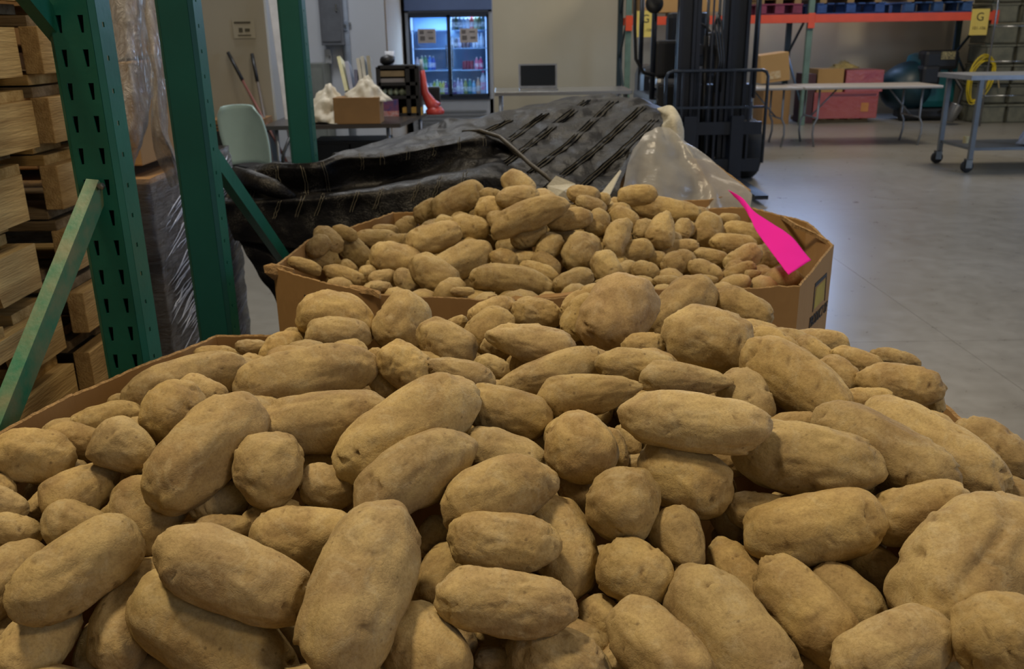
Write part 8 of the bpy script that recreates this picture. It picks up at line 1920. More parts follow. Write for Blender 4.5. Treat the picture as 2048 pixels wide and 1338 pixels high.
MB().box((0, 0, .035), (.18, .09, .07), bev=.004).build('body', M('yellow_card', 'c9a350', .6), o); MB().box((0, 0, .072), (.17, .08, .004)).build('lid', M('yellow_card_top', 'd2b066', .6), o)
q = at_z(862, 228, .752); o = thing('red_dispenser', 'red plastic tape dispenser with a pale nozzle on the desk corner', 'dispenser', (q.x, q.y, .752))
RED = M('red_plastic', 'c2413a', .4)
MB().tube([(.05, 0, .05), (.0, 0, .10), (-.05, 0, .20), (-.07, 0, .40)], [.07, .055, .035, .028], 14).build('body', RED, o, smooth=True)
MB().tube([(-.07, 0, .40), (-.072, 0, .50)], [.018, .014], 12).build('nozzle', M('pale_plastic', 'aebccb', .4), o, smooth=True)
MB().lathe([(.085, 0), (.09, .03), (.06, .07)], (.04, 0, 0), 18).build('base', RED, o, smooth=True)
q = at_z(868, 215, .752); o = thing('dark_box', 'dark box standing behind the red dispenser', 'box', (q.x, q.y + .05, .752)); MB().box((0, 0, .10), (.13, .1, .2), bev=.01).build('body', BLK, o); MB().box((0, 0, .203), (.12, .09, .006)).build('lid', BLK, o)
for k_, (px_, lb_) in enumerate(((668, 'black lidded tote added for darkness under the desk by the far green post'), (742, 'second black tote added for darkness under the middle of the desk'), (815, 'low dark tote added for darkness under the desk corner by the tarp'))):
    qx = at_y(px_, 280, 8.75).x; t = thing('added_dark_tote', lb_, 'tote', (qx, 8.8, 0)); hh_ = .5 if k_ < 2 else .42
    MB().b2((-.17, -.22, 0), (.17, .22, hh_)).build('body', BLK, t); MB().box((0, 0, hh_ + .015), (.36, .46, .03), bev=.006).build('lid', BLK, t)  # made-up black totes, they keep the space under the desk dark
# chair
ch = thing('office_chair', 'pale mint plastic chair with black arms in front of the partition', 'chair', (at(528, 262, 7.2).x, at(528, 262, 7.2).y + .1, 0), math.radians(-20))
MINT = M('mint_plastic', 'aac6c4', .42, var=.03)
def shell(rows, nu, nv, nm, mat, par, solid):
    mb = MB()
    for j in range(nv):
        v = j / (nv - 1)
        for i in range(nu):
            u = i / (nu - 1) * 2 - 1; mb.v.append(rows(u, v))
    mb.f = [(j * nu + i, j * nu + i + 1, (j + 1) * nu + i + 1, (j + 1) * nu + i) for j in range(nv - 1) for i in range(nu - 1)]
    return mb.build(nm, mat, par, smooth=True, solid=solid)
shell(lambda u, v: ((.19 + .03 * math.sin(v * 3.1)) * u * (1 - .25 * max(v - .85, 0) * 6 * u * u), -.20 + .07 * u * u * -1 - .10 * v, .52 + .46 * v - .02 * u * u), 17, 15, 'backrest', MINT, ch, .012)
shell(lambda u, v: (.22 * u, -.20 + .42 * v, .46 + .02 * u * u - .03 * max(v - .7, 0)), 11, 9, 'seat', BLK, ch, .03)
for s in (-1, 1):
    MB().tube([(s * .23, -.20, .42), (s * .27, -.20, .60), (s * .27, -.10, .70), (s * .27, .16, .70)], .014, 8).build('armrest', BLK, ch, smooth=True)
    for y in (-.2, .18): MB().tube([(s * .20, y * .8, .45), (s * .25, y * 1.2, 0)], .012, 8).build('leg', BLK, ch, smooth=True)
# broom and mop handles leaning on the partition
for (x0, y0, x1, y1, c_, nm, lb, h1) in ((456, 105, 512, 212, '7c4a40', 'broom', 'reddish broom handle leaning steeply on the partition, black grip', 'left'), (504, 108, 524, 212, '5a5049', 'mop', 'thin grey mop handle leaning on the partition behind the mint chair', 'right')):
    a = at_y(x0, y0, 8.56); b_ = at_y(x1, y1, 8.35); dr = (b_ - a).normalized(); e_ = a + dr * ((a.z) / -dr.z)
    if e_.y < 7.6: e_.y = 7.6
    o = thing(nm, lb, nm, (e_.x, e_.y, 0))
    MB().tube([a + (e_ - a) * .18, e_ + Vector((0, 0, .05))], .012, 8).build('handle', M(nm + '_handle', c_, .5), o, world=True, smooth=True)
    MB().tube([a, a + (e_ - a) * .18], .016, 8).build('grip', BLK, o, world=True, smooth=True)
    MB().box((0, 0, .05), (.26, .06, .1), bev=.01).build('head', M('bristle', '4a4640', .9), o)
# notice on the partition
q = at_y(488, 58, 8.59); o = thing('notice_sheet', 'faded paper notice taped on the beige partition', 'notice', (q.x, q.y, q.z))
MB().box((0, 0, 0), (.20, .003, .16)).build('paper', M('notice_paper', 'a9a18c', .8, var=.02), o)
mb = MB().box((-.01, -.003, .055), (.15, .002, .018)); mb.box((-.03, -.003, -.01), (.035, .002, .04)); mb.box((.03, -.003, -.01), (.045, .002, .028)); mb.box((0, -.003, -.055), (.12, .002, .01)); mb.build('print', M('faded_ink', '56503f', .9), o)
# low clutter between chair and racking
zc_ = at_y(465, 262, 8.1).z; qx = at_y(468, 262, 8.1).x
o = thing('storage_crate', 'dark green-black crate under the flat brown carton by the partition', 'crate', (qx, 8.3, 0))
MB().b2((-.26, -.2, 0), (.26, .2, zc_ - .03)).build('body', M('dark_green_plastic', '15201f', .5), o); MB().box((0, 0, zc_ - .015), (.54, .42, .028)).build('lid', BLK, o)
o = thing('cardboard_box', 'flat brown carton on the dark crate under the partition notice', 'box', (qx, 8.3, zc_))
MB().b2((-.25, -.19, 0), (.25, .19, .095)).build('body', CARD4, o); MB().box((0, -.192, .05), (.48, .003, .012)).build('dark_band', INK, o); MB().box((0, -.192, .022), (.48, .003, .010)).build('dark_band', INK, o)
t2_, w2_, h2_, _ = carton(437, 470, 296, 338, .0, .18, 'small pale carton by the mid green brace on the floor', mat=M('pale_carton', 'a08c72', .8), rz=.5)
# grey electrical cabinets on the office wall
for (x0, y0, x1, y1, dp, lb, nm, cat_, mt_) in ((637, -60, 692, 90, .22, 'tall grey electrical cabinet on the office wall above the desk', 'electrical_cabinet', 'cabinet', M('cabinet_grey', '5c6068', .5)),
        (650, 98, 665, 88 + 40, .1, 'small pale switch box below the grey cabinet', 'switch_box', 'switch box', M('switch_grey', 'a5a8ac', .5)),
        (676, 42, 697, 62, .1, 'pale junction box beside the grey cabinet', 'junction_box', 'junction box', M('switch_blue', '8390a2', .5))):
    a = at_y(x0, y0, 11.55); b_ = at_y(x1, y1, 11.55); o = thing(nm, lb, cat_, ((a.x + b_.x) / 2, 11.598 - dp / 2, min(a.z, b_.z)))
    hh = abs(a.z - b_.z); ww = abs(b_.x - a.x); MB().box((0, 0, hh / 2), (ww, dp, hh), bev=.008).build('body', mt_, o); MB().box((0, -dp / 2 - .006, hh / 2), (ww * .86, .012, hh * .9), bev=.004).build('door', mt_, o)
    MB().box((ww * .3, -dp / 2 - .02, hh / 2), (.02, .02, .08 if hh > .3 else .03)).build('latch', CHROME, o)
a = at_y(672, 95, 11.5); o = thing('conduit', 'pale blue-grey conduit running down the office wall beside the cabinet', 'conduit', (a.x + .12, 11.55, 0))
MB().tube([(0, 0, 0), (0, 0, 3.4)], .045, 10).build('pipe', M('conduit_paint', '9aa6b8', .5), o, smooth=True)
for z in (.5, 1.6, 2.7): MB().box((0, .02, z), (.14, .03, .03)).build('pipe_clamp', GREYM, o)
o = thing('tall_locker', 'grey-green tall locker against the office wall behind the white sack', 'locker', (at_y(655, 200, 11.3).x, 11.33, 0))
MB().b2((-.30, -.25, 0), (.02, .25, 1.15)).build('body', M('locker_grey', '6c716d', .5), o); MB().b2((-.28, -.265, .06), (.0, -.25, 1.1)).build('door', M('locker_door', '747975', .5), o); MB().box((-.04, -.275, .6), (.02, .02, .1)).build('handle', CHROME, o)

# ---------------------------------------------------------------- beverage cooler
FY = 13.3
fx0, fx1 = at_y(820, 100, FY).x, at_y(978, 100, FY).x; fxc = (fx0 + fx1) / 2; fw = fx1 - fx0
zT, zB = at_y(899, 24, FY).z, at_y(899, 199, FY).z; zH = zT + .34
fr_ = thing('beverage_cooler', 'tall two-door glass beverage cooler glowing blue against the back wall', 'cooler', (fxc, FY, 0))
BODY = M('cooler_body', '8e939c', .5, var=.03); FRM = M('cooler_frame', '152538', .4); HDR = M('cooler_header', '4c5f86', .5, var=.04)
IN = M('cooler_inside', '86b0d4', .6, var=.03); DP = .72; hw = fw / 2 + .05
mb = MB(); mb.b2((-hw, 0, .02), (-hw + .05, DP, zH)); mb.b2((hw - .05, 0, .02), (hw, DP, zH)); mb.b2((-hw, DP - .04, .02), (hw, DP, zH)); mb.b2((-hw, 0, zT), (hw, DP, zH)); mb.b2((-hw, 0, .02), (hw, DP, zB)); mb.build('body', BODY, fr_)
MB().box((0, -.03, (zT + zH) / 2 + .01), (fw + .10, .05, zH - zT - .02), bev=.01).build('header_panel', HDR, fr_)
MB().b2((-hw + .05, DP - .06, zB), (hw - .05, DP - .045, zT)).build('back_liner', IN, fr_)
for k in range(6): MB().box((0, -.012, .12 + k * .055), (fw * .9, .02, .022)).build('grille_slat', M('grille_grey', '6b6f74', .5), fr_)
mb = MB(); mb.b2((-fw / 2, -.03, zT - .045), (fw / 2, 0, zT)); mb.b2((-fw / 2, -.03, zB), (fw / 2, 0, zB + .06)); mb.build('door_surround', FRM, fr_)
LIT = M('cooler_tube', 'bcd8ff', .5, emit=1.6, ecol='a9ccff')
for s in (-1, 1): MB().box((s * (fw / 2 - .04), .05, (zT + zB) / 2), (.012, .012, zT - zB - .14)).build('light_tube', LIT, fr_)
glass = bpy.data.materials.new('cooler_glass'); glass.use_nodes = True; N = glass.node_tree.nodes; L = glass.node_tree.links; N.remove(N['Principled BSDF'])
tr = N.new('ShaderNodeBsdfTransparent'); tr.inputs[0].default_value = (.80, .90, 1, 1); gs = N.new('ShaderNodeBsdfGlossy'); gs.inputs['Roughness'].default_value = .05; mx = N.new('ShaderNodeMixShader'); mx.inputs[0].default_value = .06
L.new(tr.outputs[0], mx.inputs[1]); L.new(gs.outputs[0], mx.inputs[2]); L.new(mx.outputs[0], N['Material Output'].inputs['Surface'])
for s in (-1, 1):
    d_ = bpy.data.objects.new('door', None); COL.objects.link(d_); d_.parent = fr_; d_.location = (s * fw / 4, 0, 0)
    hw2 = fw / 4; mb = MB(); z0, z1 = zB + .05, zT - .04
    for x in (-hw2 + .012, hw2 - .012): mb.b2((x - .014, -.045, z0), (x + .014, -.028, z1))
    mb.b2((-hw2, -.045, z0), (hw2, -.028, z0 + .03)); mb.b2((-hw2, -.045, z1 - .03), (hw2, -.028, z1)); mb.build('door_frame', FRM, d_)
    MB().b2((-hw2 + .02, -.038, z0), (hw2 - .02, -.034, z1)).build('glass_pane', glass, d_)
    MB().b2((-s * (hw2 - .035), -.06, z0 + .4), (-s * (hw2 - .05), -.045, z0 + .7)).build('handle', FRM, d_)
    o = thing('door_notice', 'taupe paper notice taped on the %s cooler door' % ('desk-side' if s < 0 else 'far-side'), 'notice', (fxc + s * fw / 4 + (-.03 if s < 0 else 0), FY - .05, at_y(860, 72, FY).z))
    MB().box((0, 0, 0), (.25, .003, .19)).build('paper', M('notice_taupe', 'a39c99', .8), o); mb = MB()
    for k, (x, z, a_, b_) in enumerate(((-.07, .05, .06, .05), (.05, .05, .08, .02), (-.06, -.03, .07, .06), (.06, -.03, .07, .03))): mb.box((x, -.003, z), (a_, .002, b_))
    mb.build('print', M('taupe_ink', '66605f', .9), o)
ZS = [at_y(899, y, FY + .2).z for y in (60, 96, 139, 189)]
SH = M('cooler_shelf', '9cc4ee', .4)
for z in ZS:
    for s in (-1, 1):
        MB().b2((s * fw / 4 - fw / 4 + .03, .04, z - .012), (s * fw / 4 + fw / 4 - .03, DP - .08, z)).build('shelf', SH, fr_)
li = bpy.data.lights.new('cooler_light', 'AREA'); li.shape = 'RECTANGLE'; li.size = fw * .8; li.size_y = .3; li.energy = 18; li.color = (.75, .87, 1); lo = bpy.data.objects.new('cooler_light', li); COL.objects.link(lo); lo.location = (fxc, FY + .25, zT - .06)
li2 = bpy.data.lights.new('cooler_light_low', 'AREA'); li2.shape = 'RECTANGLE'; li2.size = fw * .8; li2.size_y = zT - zB - .3; li2.energy = 30; li2.color = (.72, .85, 1); lo2 = bpy.data.objects.new('cooler_light_low', li2); COL.objects.link(lo2); lo2.location = (fxc, FY + .03, (zT + zB) / 2); lo2.rotation_euler = (math.radians(-90), 0, 0)
BOT = {}
def bottle(px, shelf, col, h=.20, r=.032, cap='d8dce2', lab=None, can=False, group='', desc=''):
    key = (col, round(h, 3), r, cap, can)
    x = at_y(px, 100, FY + .12).x; z = ZS[shelf]
    if key not in BOT:
        t = thing('bottle' if not can else 'drink_can', '', 'bottle' if not can else 'can')
        if can: MB().lathe([(r * .85, 0), (r, .008), (r, h - .012), (r * .8, h)], (0, 0, 0), 14).build('body', M('can_' + col, col, .35, metal=.3), t, smooth=True); MB().lathe([(r * .78, h - .002), (r * .78, h + .001)], (0, 0, 0), 14).build('lid', CHROME, t)
        else:
            MB().lathe([(r * .9, 0), (r, .01), (r, h * .62), (r * .9, h * .70), (r * .45, h * .85), (r * .42, h * .93)], (0, 0, 0), 14).build('body', M('drink_' + col, col, .25, var=.1), t, smooth=True)
            MB().lathe([(r * .46, h * .93), (r * .46, h)], (0, 0, 0), 12).build('cap', M('cap_' + cap, cap, .5), t)
            MB().lathe([(r * 1.015, h * .2), (r * 1.015, h * .52)], (0, 0, 0), 14).build('wrapper', M('wrap_' + cap + col, cap, .5, var=.3, scale=30, col2=col), t)
        BOT[key] = t
    else: t = dup(BOT[key])
    t.location = (x, FY + .12, z); t['label'] = desc; t['group'] = group
    return t
SN = ['top', 'second', 'third', 'bottom']
def row(shelf, side, items):
    for k, it in enumerate(items):
        px, cname, col = it[:3]; h, r, cap, can = (list(it[3:]) + [.2, .032, 'd8dce2', False][len(it) - 3:])[:4] if len(it) > 3 else (.2, .032, 'd8dce2', False)
        bottle(px, shelf, col, h, r, cap, can=can, group='drinks on the %s cooler shelf, %s door' % (SN[shelf], side),
               desc='%s %s on the %s cooler shelf behind the %s door%s' % (cname, 'can' if can else 'bottle', SN[shelf], side, ', %s of that colour' % ['first', 'second', 'third', 'fourth'][sum(1 for q in items[:k] if q[1] == cname)] if sum(1 for q in items if q[1] == cname) > 1 else ''))
row(0, 'far-side', [(908, 'grey', '6d7f90'), (914, 'dark green', '2f5348'), (921, 'steel blue', '5f7fa0'), (929, 'light blue', '8fb4d8'), (937, 'white', 'c4d3e6'), (945, 'coral red', 'd86a6a'), (953, 'pale green', 'a7c5a4'), (960, 'olive', '6d7a5a'), (967, 'teal', '4d7f86')])
row(1, 'far-side', [(906, 'white', 'd5dfee', .15, .022), (913, 'dark grey', '56657a', .14), (919, 'lilac', 'a7a5c8', .14), (928, 'brown', '75606a', .09, .03, 'b0b0b0', True), (936, 'brown', '75606a', .09, .03, 'b0b0b0', True), (948, 'white', 'd5dfee', .15, .022), (956, 'clear', 'c7dcf4', .2), (964, 'clear', 'c7dcf4', .2)])
row(2, 'desk-side', [(834, 'pink-white', 'dcc0c4', .18), (843, 'pale green', 'a7c5a4', .2), (850, 'green', '3f8a5a', .2), (859, 'blue', '3f78d0', .2), (866, 'deep blue', '2454b8', .19)])
row(2, 'far-side', [(928, 'dark red', '8a2f48', .12, .032, 'b0b0b0', True), (935, 'dark red', '8a2f48', .12, .032, 'b0b0b0', True), (942, 'dark red', '8a2f48', .12, .032, 'b0b0b0', True), (953, 'pink', 'e07aa4', .17), (961, 'hot pink', 'e0508a', .17)])
row(3, 'desk-side', [(852, 'white', 'c4d3e6', .17), (859, 'white', 'c4d3e6', .17), (866, 'lime', 'a6b84a', .2), (872, 'pale green', 'a7c5a4', .22), (878, 'lime', 'a6b84a', .2), (884, 'yellow', 'c8c060', .2), (889, 'purple', '6d4f86', .19)])
row(3, 'far-side', [(907, 'purple', '6d4f86', .2), (914, 'lilac', 'a7a5c8', .24), (921, 'lilac', 'a7a5c8', .22), (929, 'yellow-green', '8f9a5a', .22), (938, 'teal', '2f7f86', .22, .036), (946, 'sky blue', '74b0dc', .2), (955, 'orange-white', 'cfa890', .24, .034), (965, 'white jug', 'c9d4e6', .33, .045, 'e05a92')])

# ---------------------------------------------------------------- steel table with the laptop
tz = .90; A_ = Z(999, 184, tz); B_ = Z(1266, 186, tz)
stt = thing('steel_table', 'long stainless steel prep table behind the tarp holding a laptop', 'table', ((A_.x + B_.x) / 2, A_.y + .33, 0), 0)
L_ = B_.x - A_.x + .1
MB().box((0, 0, tz - .02), (L_, .7, .04), bev=.006).build('tabletop', M('brushed_steel', 'a4a9b0', .25, metal=.9, var=.05), stt)
for sx in (-1, 1):
    for sy in (-1, 1): MB().tube([(sx * (L_ / 2 - .06), sy * .3, 0), (sx * (L_ / 2 - .06), sy * .3, tz - .04)], .02, 8).build('leg', GREYM, stt, smooth=True)
MB().box((0, 0, .25), (L_ - .1, .6, .03)).build('lower_shelf', GREYM, stt)
for k, (px, wd_, lb) in enumerate(((1040, .3, 'brown box on the lower shelf under the laptop'), (1110, .34, 'darker brown box on the lower shelf of the steel table'))):
    q = at_y(px, 200, A_.y + .3); t = thing('cardboard_box', lb, 'box', (q.x, A_.y + .3, .266)); MB().box((0, 0, .2), (wd_, .4, .4), bev=.004).build('body', CARD4 if k == 0 else M('brown_box_dark', '5d4634', .8), t); MB().box((0, 0, .401), (wd_ * .95, .05, .002)).build('packing_tape', M('tan_tape', 'a58a5f', .4), t)
q = Z(1077, 180, tz); lp = thing('laptop', 'open silver laptop with a dark screen on the steel table', 'laptop', (q.x, A_.y + .26, tz), 0)
MB().box((0, 0, .009), (.40, .26, .016), bev=.004).build('keyboard_base', CHROME, lp)
s_ = bpy.data.objects.new('screen', None); COL.objects.link(s_); s_.parent = lp; s_.location = (0, .13, .012); s_.rotation_euler = (math.radians(-12), 0, 0)
MB().box((0, 0, .125), (.41, .008, .25), bev=.003).build('screen_lid', M('laptop_shell', '7d8086', .4), s_); MB().box((0, -.0055, .128), (.37, .003, .21)).build('display', M('dark_display', '131a22', .15), s_)

# ---------------------------------------------------------------- forklift facing the bins
fk_y = 9.0; X = lambda px, py=150, y=fk_y: at_y(px, py, y).x
Zp = lambda px, py, y=fk_y: at_y(px, py, y).z
cx = (X(1354) + X(1497)) / 2
fk = thing('forklift', 'dark navy forklift parked facing the bins, mast and load backrest forward', 'forklift', (cx, fk_y, 0))
def fb(*a, **k): return MB().b2(*a, **k)
xl0, xl1, xr0, xr1 = X(1354) - cx, X(1388) - cx, X(1454) - cx, X(1494) - cx
for a, b_ in ((xl0, xl1), (xr0, xr1)):
    mb = MB(); mb.b2((a, 0, .08), (a + .03, .13, 2.6)); mb.b2((a, .05, .08), (b_, .09, 2.6)); mb.b2((b_ - .03, 0, .08), (b_, .13, 2.6)); mb.build('mast_rail', DSTEEL, fk)
for x in (xl1 + .03, xr0 - .03): MB().b2((x - .02, .02, .12), (x + .02, .10, 2.35)).build('inner_rail', DSTEEL, fk)
for z in (.15, 1.25, 2.45): MB().b2((xl0, .10, z), (xr1, .15, z + .09)).build('mast_crossbar', DSTEEL, fk)
for x in (-.06, .05):
    MB().tube([(x, .08, .2), (x, .08, 1.42)], .028, 12).build('lift_cylinder', BLK, fk, smooth=True); MB().tube([(x, .08, 1.42), (x, .08, 2.3)], .014, 10).build('piston_rod', CHROME, fk, smooth=True)
for x in (-.015, .11): MB().b2((x - .009, .035, .3), (x + .009, .045, 2.2)).build('lift_chain', M('chain_steel', '4b505a', .4, metal=.7), fk)
for k in range(3): MB().tube([(.02 + .03 * k, .0, .9), (.05 + .02 * k, -.02, 1.2), (.0 + .03 * k, .02, 1.5 + .02 * k), (.03, .1, 1.62)], .012, 8).build('hydraulic_hose', BLK, fk, smooth=True)
bx0, bx1 = X(1330) - cx, X(1532) - cx; zt_, zm_, zb_ = Zp(1400, 141), Zp(1400, 214), .22
mb = MB()
r_ = .06
mb.tube([(bx0, -.08, zb_), (bx0, -.08, zt_ - r_), (bx0 + r_ * .3, -.08, zt_ - r_ * .3), (bx0 + r_, -.08, zt_), (bx1 - r_, -.08, zt_), (bx1 - r_ * .3, -.08, zt_ - r_ * .3), (bx1, -.08, zt_ - r_), (bx1, -.08, zb_)], .016, 8)
mb.build('backrest_frame', M('worn_navy_steel', '39424f', .3, metal=.4, var=.2, scale=20), fk, smooth=True)
MB().bar((bx0, -.08, zm_), (bx1, -.08, zm_), .03, .022).build('backrest_bar', M('worn_navy_steel', '39424f', .3), fk)
for k in range(5):
    x = bx0 + (bx1 - bx0) * (k + 1) / 6; MB().b2((x - .011, -.09, zb_), (x + .011, -.07, zt_)).build('backrest_bar', DSTEEL, fk)
MB().b2((bx0 + .03, -.10, .50), (bx1 - .03, -.05, .62)).build('carriage_plate', DSTEEL, fk); MB().b2((bx0 + .03, -.10, .14), (bx1 - .03, -.05, .26)).build('carriage_plate', DSTEEL, fk)
for x in (-.22, .24):
    mb = MB(); mb.b2((x - .06, -.14, .05), (x + .06, -.10, .68)); mb.b2((x - .06, -1.15, .05), (x + .06, -.10, .085)); mb.build('fork', DSTEEL, fk)
# body
MB().box((.02, 1.25, .52), (1.02, 1.7, .62), bev=.06).build('chassis', DSTEEL, fk); MB().box((.02, 1.85, .85), (.98, .7, .5), bev=.12).build('counterweight', DSTEEL, fk)
MB().box((.02, .45, .60), (.96, .12, .70), bev=.02).build('front_cowl', BLK, fk)
for s in (-1, 1): MB().lathe([(.10, -.1), (.27, -.1), (.30, -.07), (.30, .07), (.27, .1), (.10, .1)], (s * .48, .42, .30), 24, Matrix.Rotation(math.pi / 2, 3, 'Y')).build('drive_wheel', M('tyre', '1b1c1e', .8), fk, smooth=True)
for s in (-1, 1): MB().lathe([(.08, -.08), (.20, -.08), (.22, -.05), (.22, .05), (.20, .08), (.08, .08)], (s * .42, 1.9, .22), 20, Matrix.Rotation(math.pi / 2, 3, 'Y')).build('steer_wheel', M('tyre', '1b1c1e', .8), fk, smooth=True)
MB().box((-.30, .75, .96), (.34, .5, .12), bev=.05).build('hood', M('worn_silver', '9a9ca0', .3, metal=.6, var=.2), fk)
mb = MB(); mb.box((.02, 1.25, 1.02), (.5, .5, .14), bev=.05); mb.box((.02, 1.5, 1.35), (.48, .14, .62), bev=.06); mb.build('driver_seat', BLK, fk)
mb = MB(); cw = Vector((-.02, .85, 1.38)); mb.tube([cw + Vector((.19 * math.cos(a), .19 * math.sin(a) * .5, .19 * math.sin(a) * .85)) for a in np.linspace(0, 2 * math.pi, 28)[:-1]], .016, 8, closed=True); mb.tube([cw, cw + Vector((0, -.25, -.45))], .03, 10); mb.build('steering_wheel', BLK, fk, smooth=True)
MB().box((-.30, .55, 1.20), (.38, .16, .36), bev=.03).build('dashboard', BLK, fk)
MB().box((.10, .5, 1.25), (.16, .2, .4), bev=.03).build('lever_console', BLK, fk)
gx0, gx1 = X(1305, y=9.5) - cx, X(1508, y=9.5) - cx
for x, y in ((gx0, .5), (gx1, .5), (gx0 + .05, 1.75), (gx1 - .05, 1.75)): MB().tube([(x, y, .8), (x, y, 2.15)], .028, 10).build('guard_post', DSTEEL, fk, smooth=True)
mb = MB(); mb.tube([(gx0, .4, 2.15), (gx1, .4, 2.15), (gx1, 1.85, 2.15), (gx0, 1.85, 2.15)], .03, 8, closed=True)
for k in range(5): mb.bar((gx0, .6 + k * .25, 2.15), (gx1, .6 + k * .25, 2.15), .03, .02)
mb.build('overhead_guard', DSTEEL, fk)
ex0 = X(1275) - cx
MB().tube([(gx0, .4, 2.0), (ex0 - .01, .3, 1.95), (ex0, .3, 1.5), (ex0 + .02, .3, Zp(1280, 120)), (ex0 + .10, .3, Zp(1290, 148)), (gx0, .4, Zp(1300, 152) - .01)], .018, 8).build('grab_loop', BLK, fk, smooth=True)
mb = MB(); mc = Vector((X(1315) - cx, .35, Zp(1315, 6))); mb.lathe([(.0, -.01), (.085, -.008), (.09, 0), (.085, .008), (0, .01)], mc, 20, Matrix.Rotation(math.pi / 2, 3, 'X')); mb.build('round_mirror', BLK, fk, smooth=True)
MB().tube([mc, (gx0, .45, mc.z - .15)], .012, 8).build('mirror_arm', BLK, fk, smooth=True)

# ---------------------------------------------------------------- orange-beam racking along the back wall
RY = 14.5; X = lambda px, py=150, y=RY: at_y(px, py, y).x; Zp = lambda px, py, y=RY: at_y(px, py, y).z
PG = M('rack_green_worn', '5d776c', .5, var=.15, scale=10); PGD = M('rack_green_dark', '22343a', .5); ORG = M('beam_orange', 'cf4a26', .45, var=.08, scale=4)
rk = thing('pallet_rack', 'two-bay rack with orange beams and worn green uprights along the back wall', 'rack', (X(1612), RY, 0))
ux = [X(1256, 100), X(1612, 150), X(1978, 100)]
for i, x in enumerate(ux):
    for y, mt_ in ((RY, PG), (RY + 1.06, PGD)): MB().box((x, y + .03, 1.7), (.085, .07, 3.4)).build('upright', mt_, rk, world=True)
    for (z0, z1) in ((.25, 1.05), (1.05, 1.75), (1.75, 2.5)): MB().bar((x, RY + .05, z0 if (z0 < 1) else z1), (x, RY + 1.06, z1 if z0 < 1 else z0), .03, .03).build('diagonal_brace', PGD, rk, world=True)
zb0 = Zp(1500, 47); hb = .12
for i in range(2):
    for y in (RY - .02, RY + 1.10): MB().b2((ux[i] + .05, y - .03, zb0), (ux[i + 1] - .05, y + .03, zb0 + hb)).build('beam', ORG, rk, world=True)
for x in ux:
    MB().box((x, RY - .035, zb0 + .03), (.10, .02, .22)).build('beam_bracket', ORG, rk, world=True)
for i in range(2):
    for k in range(6):
        x = ux[i] + .25 + k * (ux[i + 1] - ux[i] - .5) / 5; MB().b2((x - .02, RY, zb0 + hb - .02), (x + .02, RY + 1.1, zb0 + hb)).build('deck_wire', STEEL, rk, world=True)
def sign(px, py, label):
    q = at_y(px, py, RY - .06); YS = M('sign_yellow', 'cdb95e', .6, var=.04); t = thing('rack_sign', label, 'sign', q)
    MB().box((0, 0, 0), (.27, .004, .38)).build('card', YS, t)
    text('G', .17, 'lettering', INK, Matrix.Translation((0, -.004, .07)) @ Matrix.Rotation(math.pi / 2, 4, 'X'), t)
    text('101-106', .065, 'lettering', INK, Matrix.Translation((0, -.004, -.09)) @ Matrix.Rotation(math.pi / 2, 4, 'X'), t)
sign(1291, 48, 'yellow G sign hanging at the forklift end of the orange beam'); sign(1959, 44, 'yellow G sign hanging at the far end of the orange beam by the crates')
# coloured pallets on the beams
for (p0, p1, c1, c2, lb) in ((1512, 1604, '7d2f4e', '642a45', 'maroon red pallet lying on the orange beam behind the mast'), (1632, 1768, '234a8c', '1c3f7c', 'blue pallet on the orange beam in the middle of the second bay'), (1806, 1942, '2a4f82', '1f3f70', 'blue pallet on the orange beam nearest its end sign')):
    x0, x1 = X(p0, 20), X(p1, 20); mc_ = M('pallet_paint_' + c1, c1, .7, var=.2); md_ = M('pallet_paint_' + c2, c2, .7, var=.2)
    t = thing('coloured_pallet', lb, 'pallet', ((x0 + x1) / 2, RY + .5, zb0 + hb)); w_ = x1 - x0
    for k in range(7): MB().box((-w_ / 2 + .05 + k * (w_ - .1) / 6, 0, .149), (.1, 1.1, .018)).build('deck_board', mc_, t)
    for k in (-1, 0, 1):
        for m_ in (-1, 0, 1): MB().box((k * (w_ / 2 - .08), m_ * .48, .079), (.14, .12, .12)).build('block', mc_, t)
    for k in (-1, 0, 1): MB().box((0, k * .48, .0095), (w_, .1, .018)).build('bottom_board', md_, t)
for k_, (p0, p1) in enumerate(((1280, 1440), (1512, 1604), (1632, 1768), (1806, 1942))):  # unseen cartons added above the view to shade the wall below the beam
    x0, x1 = X(p0, 20), X(p1, 20); t = thing('unseen_shade_carton', 'unseen carton added for shade above the orange beam over the %s' % ['forklift', 'maroon pallet', 'middle blue pallet', 'end blue pallet'][k_], 'box', ((x0 + x1) / 2, RY + .5, zb0 + hb + .16 * (k_ > 0)))
    MB().b2((-(x1 - x0) / 2, -.5, .06), ((x1 - x0) / 2, .55, .95)).build('body', M('kraft_box', 'a4814f', .85, var=.05, scale=3), t); MB().box((0, 0, .955), ((x1 - x0) * .96, .06, .004)).build('packing_tape', M('tan_tape', 'a58a5f', .4), t)
    for s in (-1, 0, 1): MB().box((s * (x1 - x0) * .4, 0, .03), (.1, 1.0, .06)).build('runner', WOODP, t)
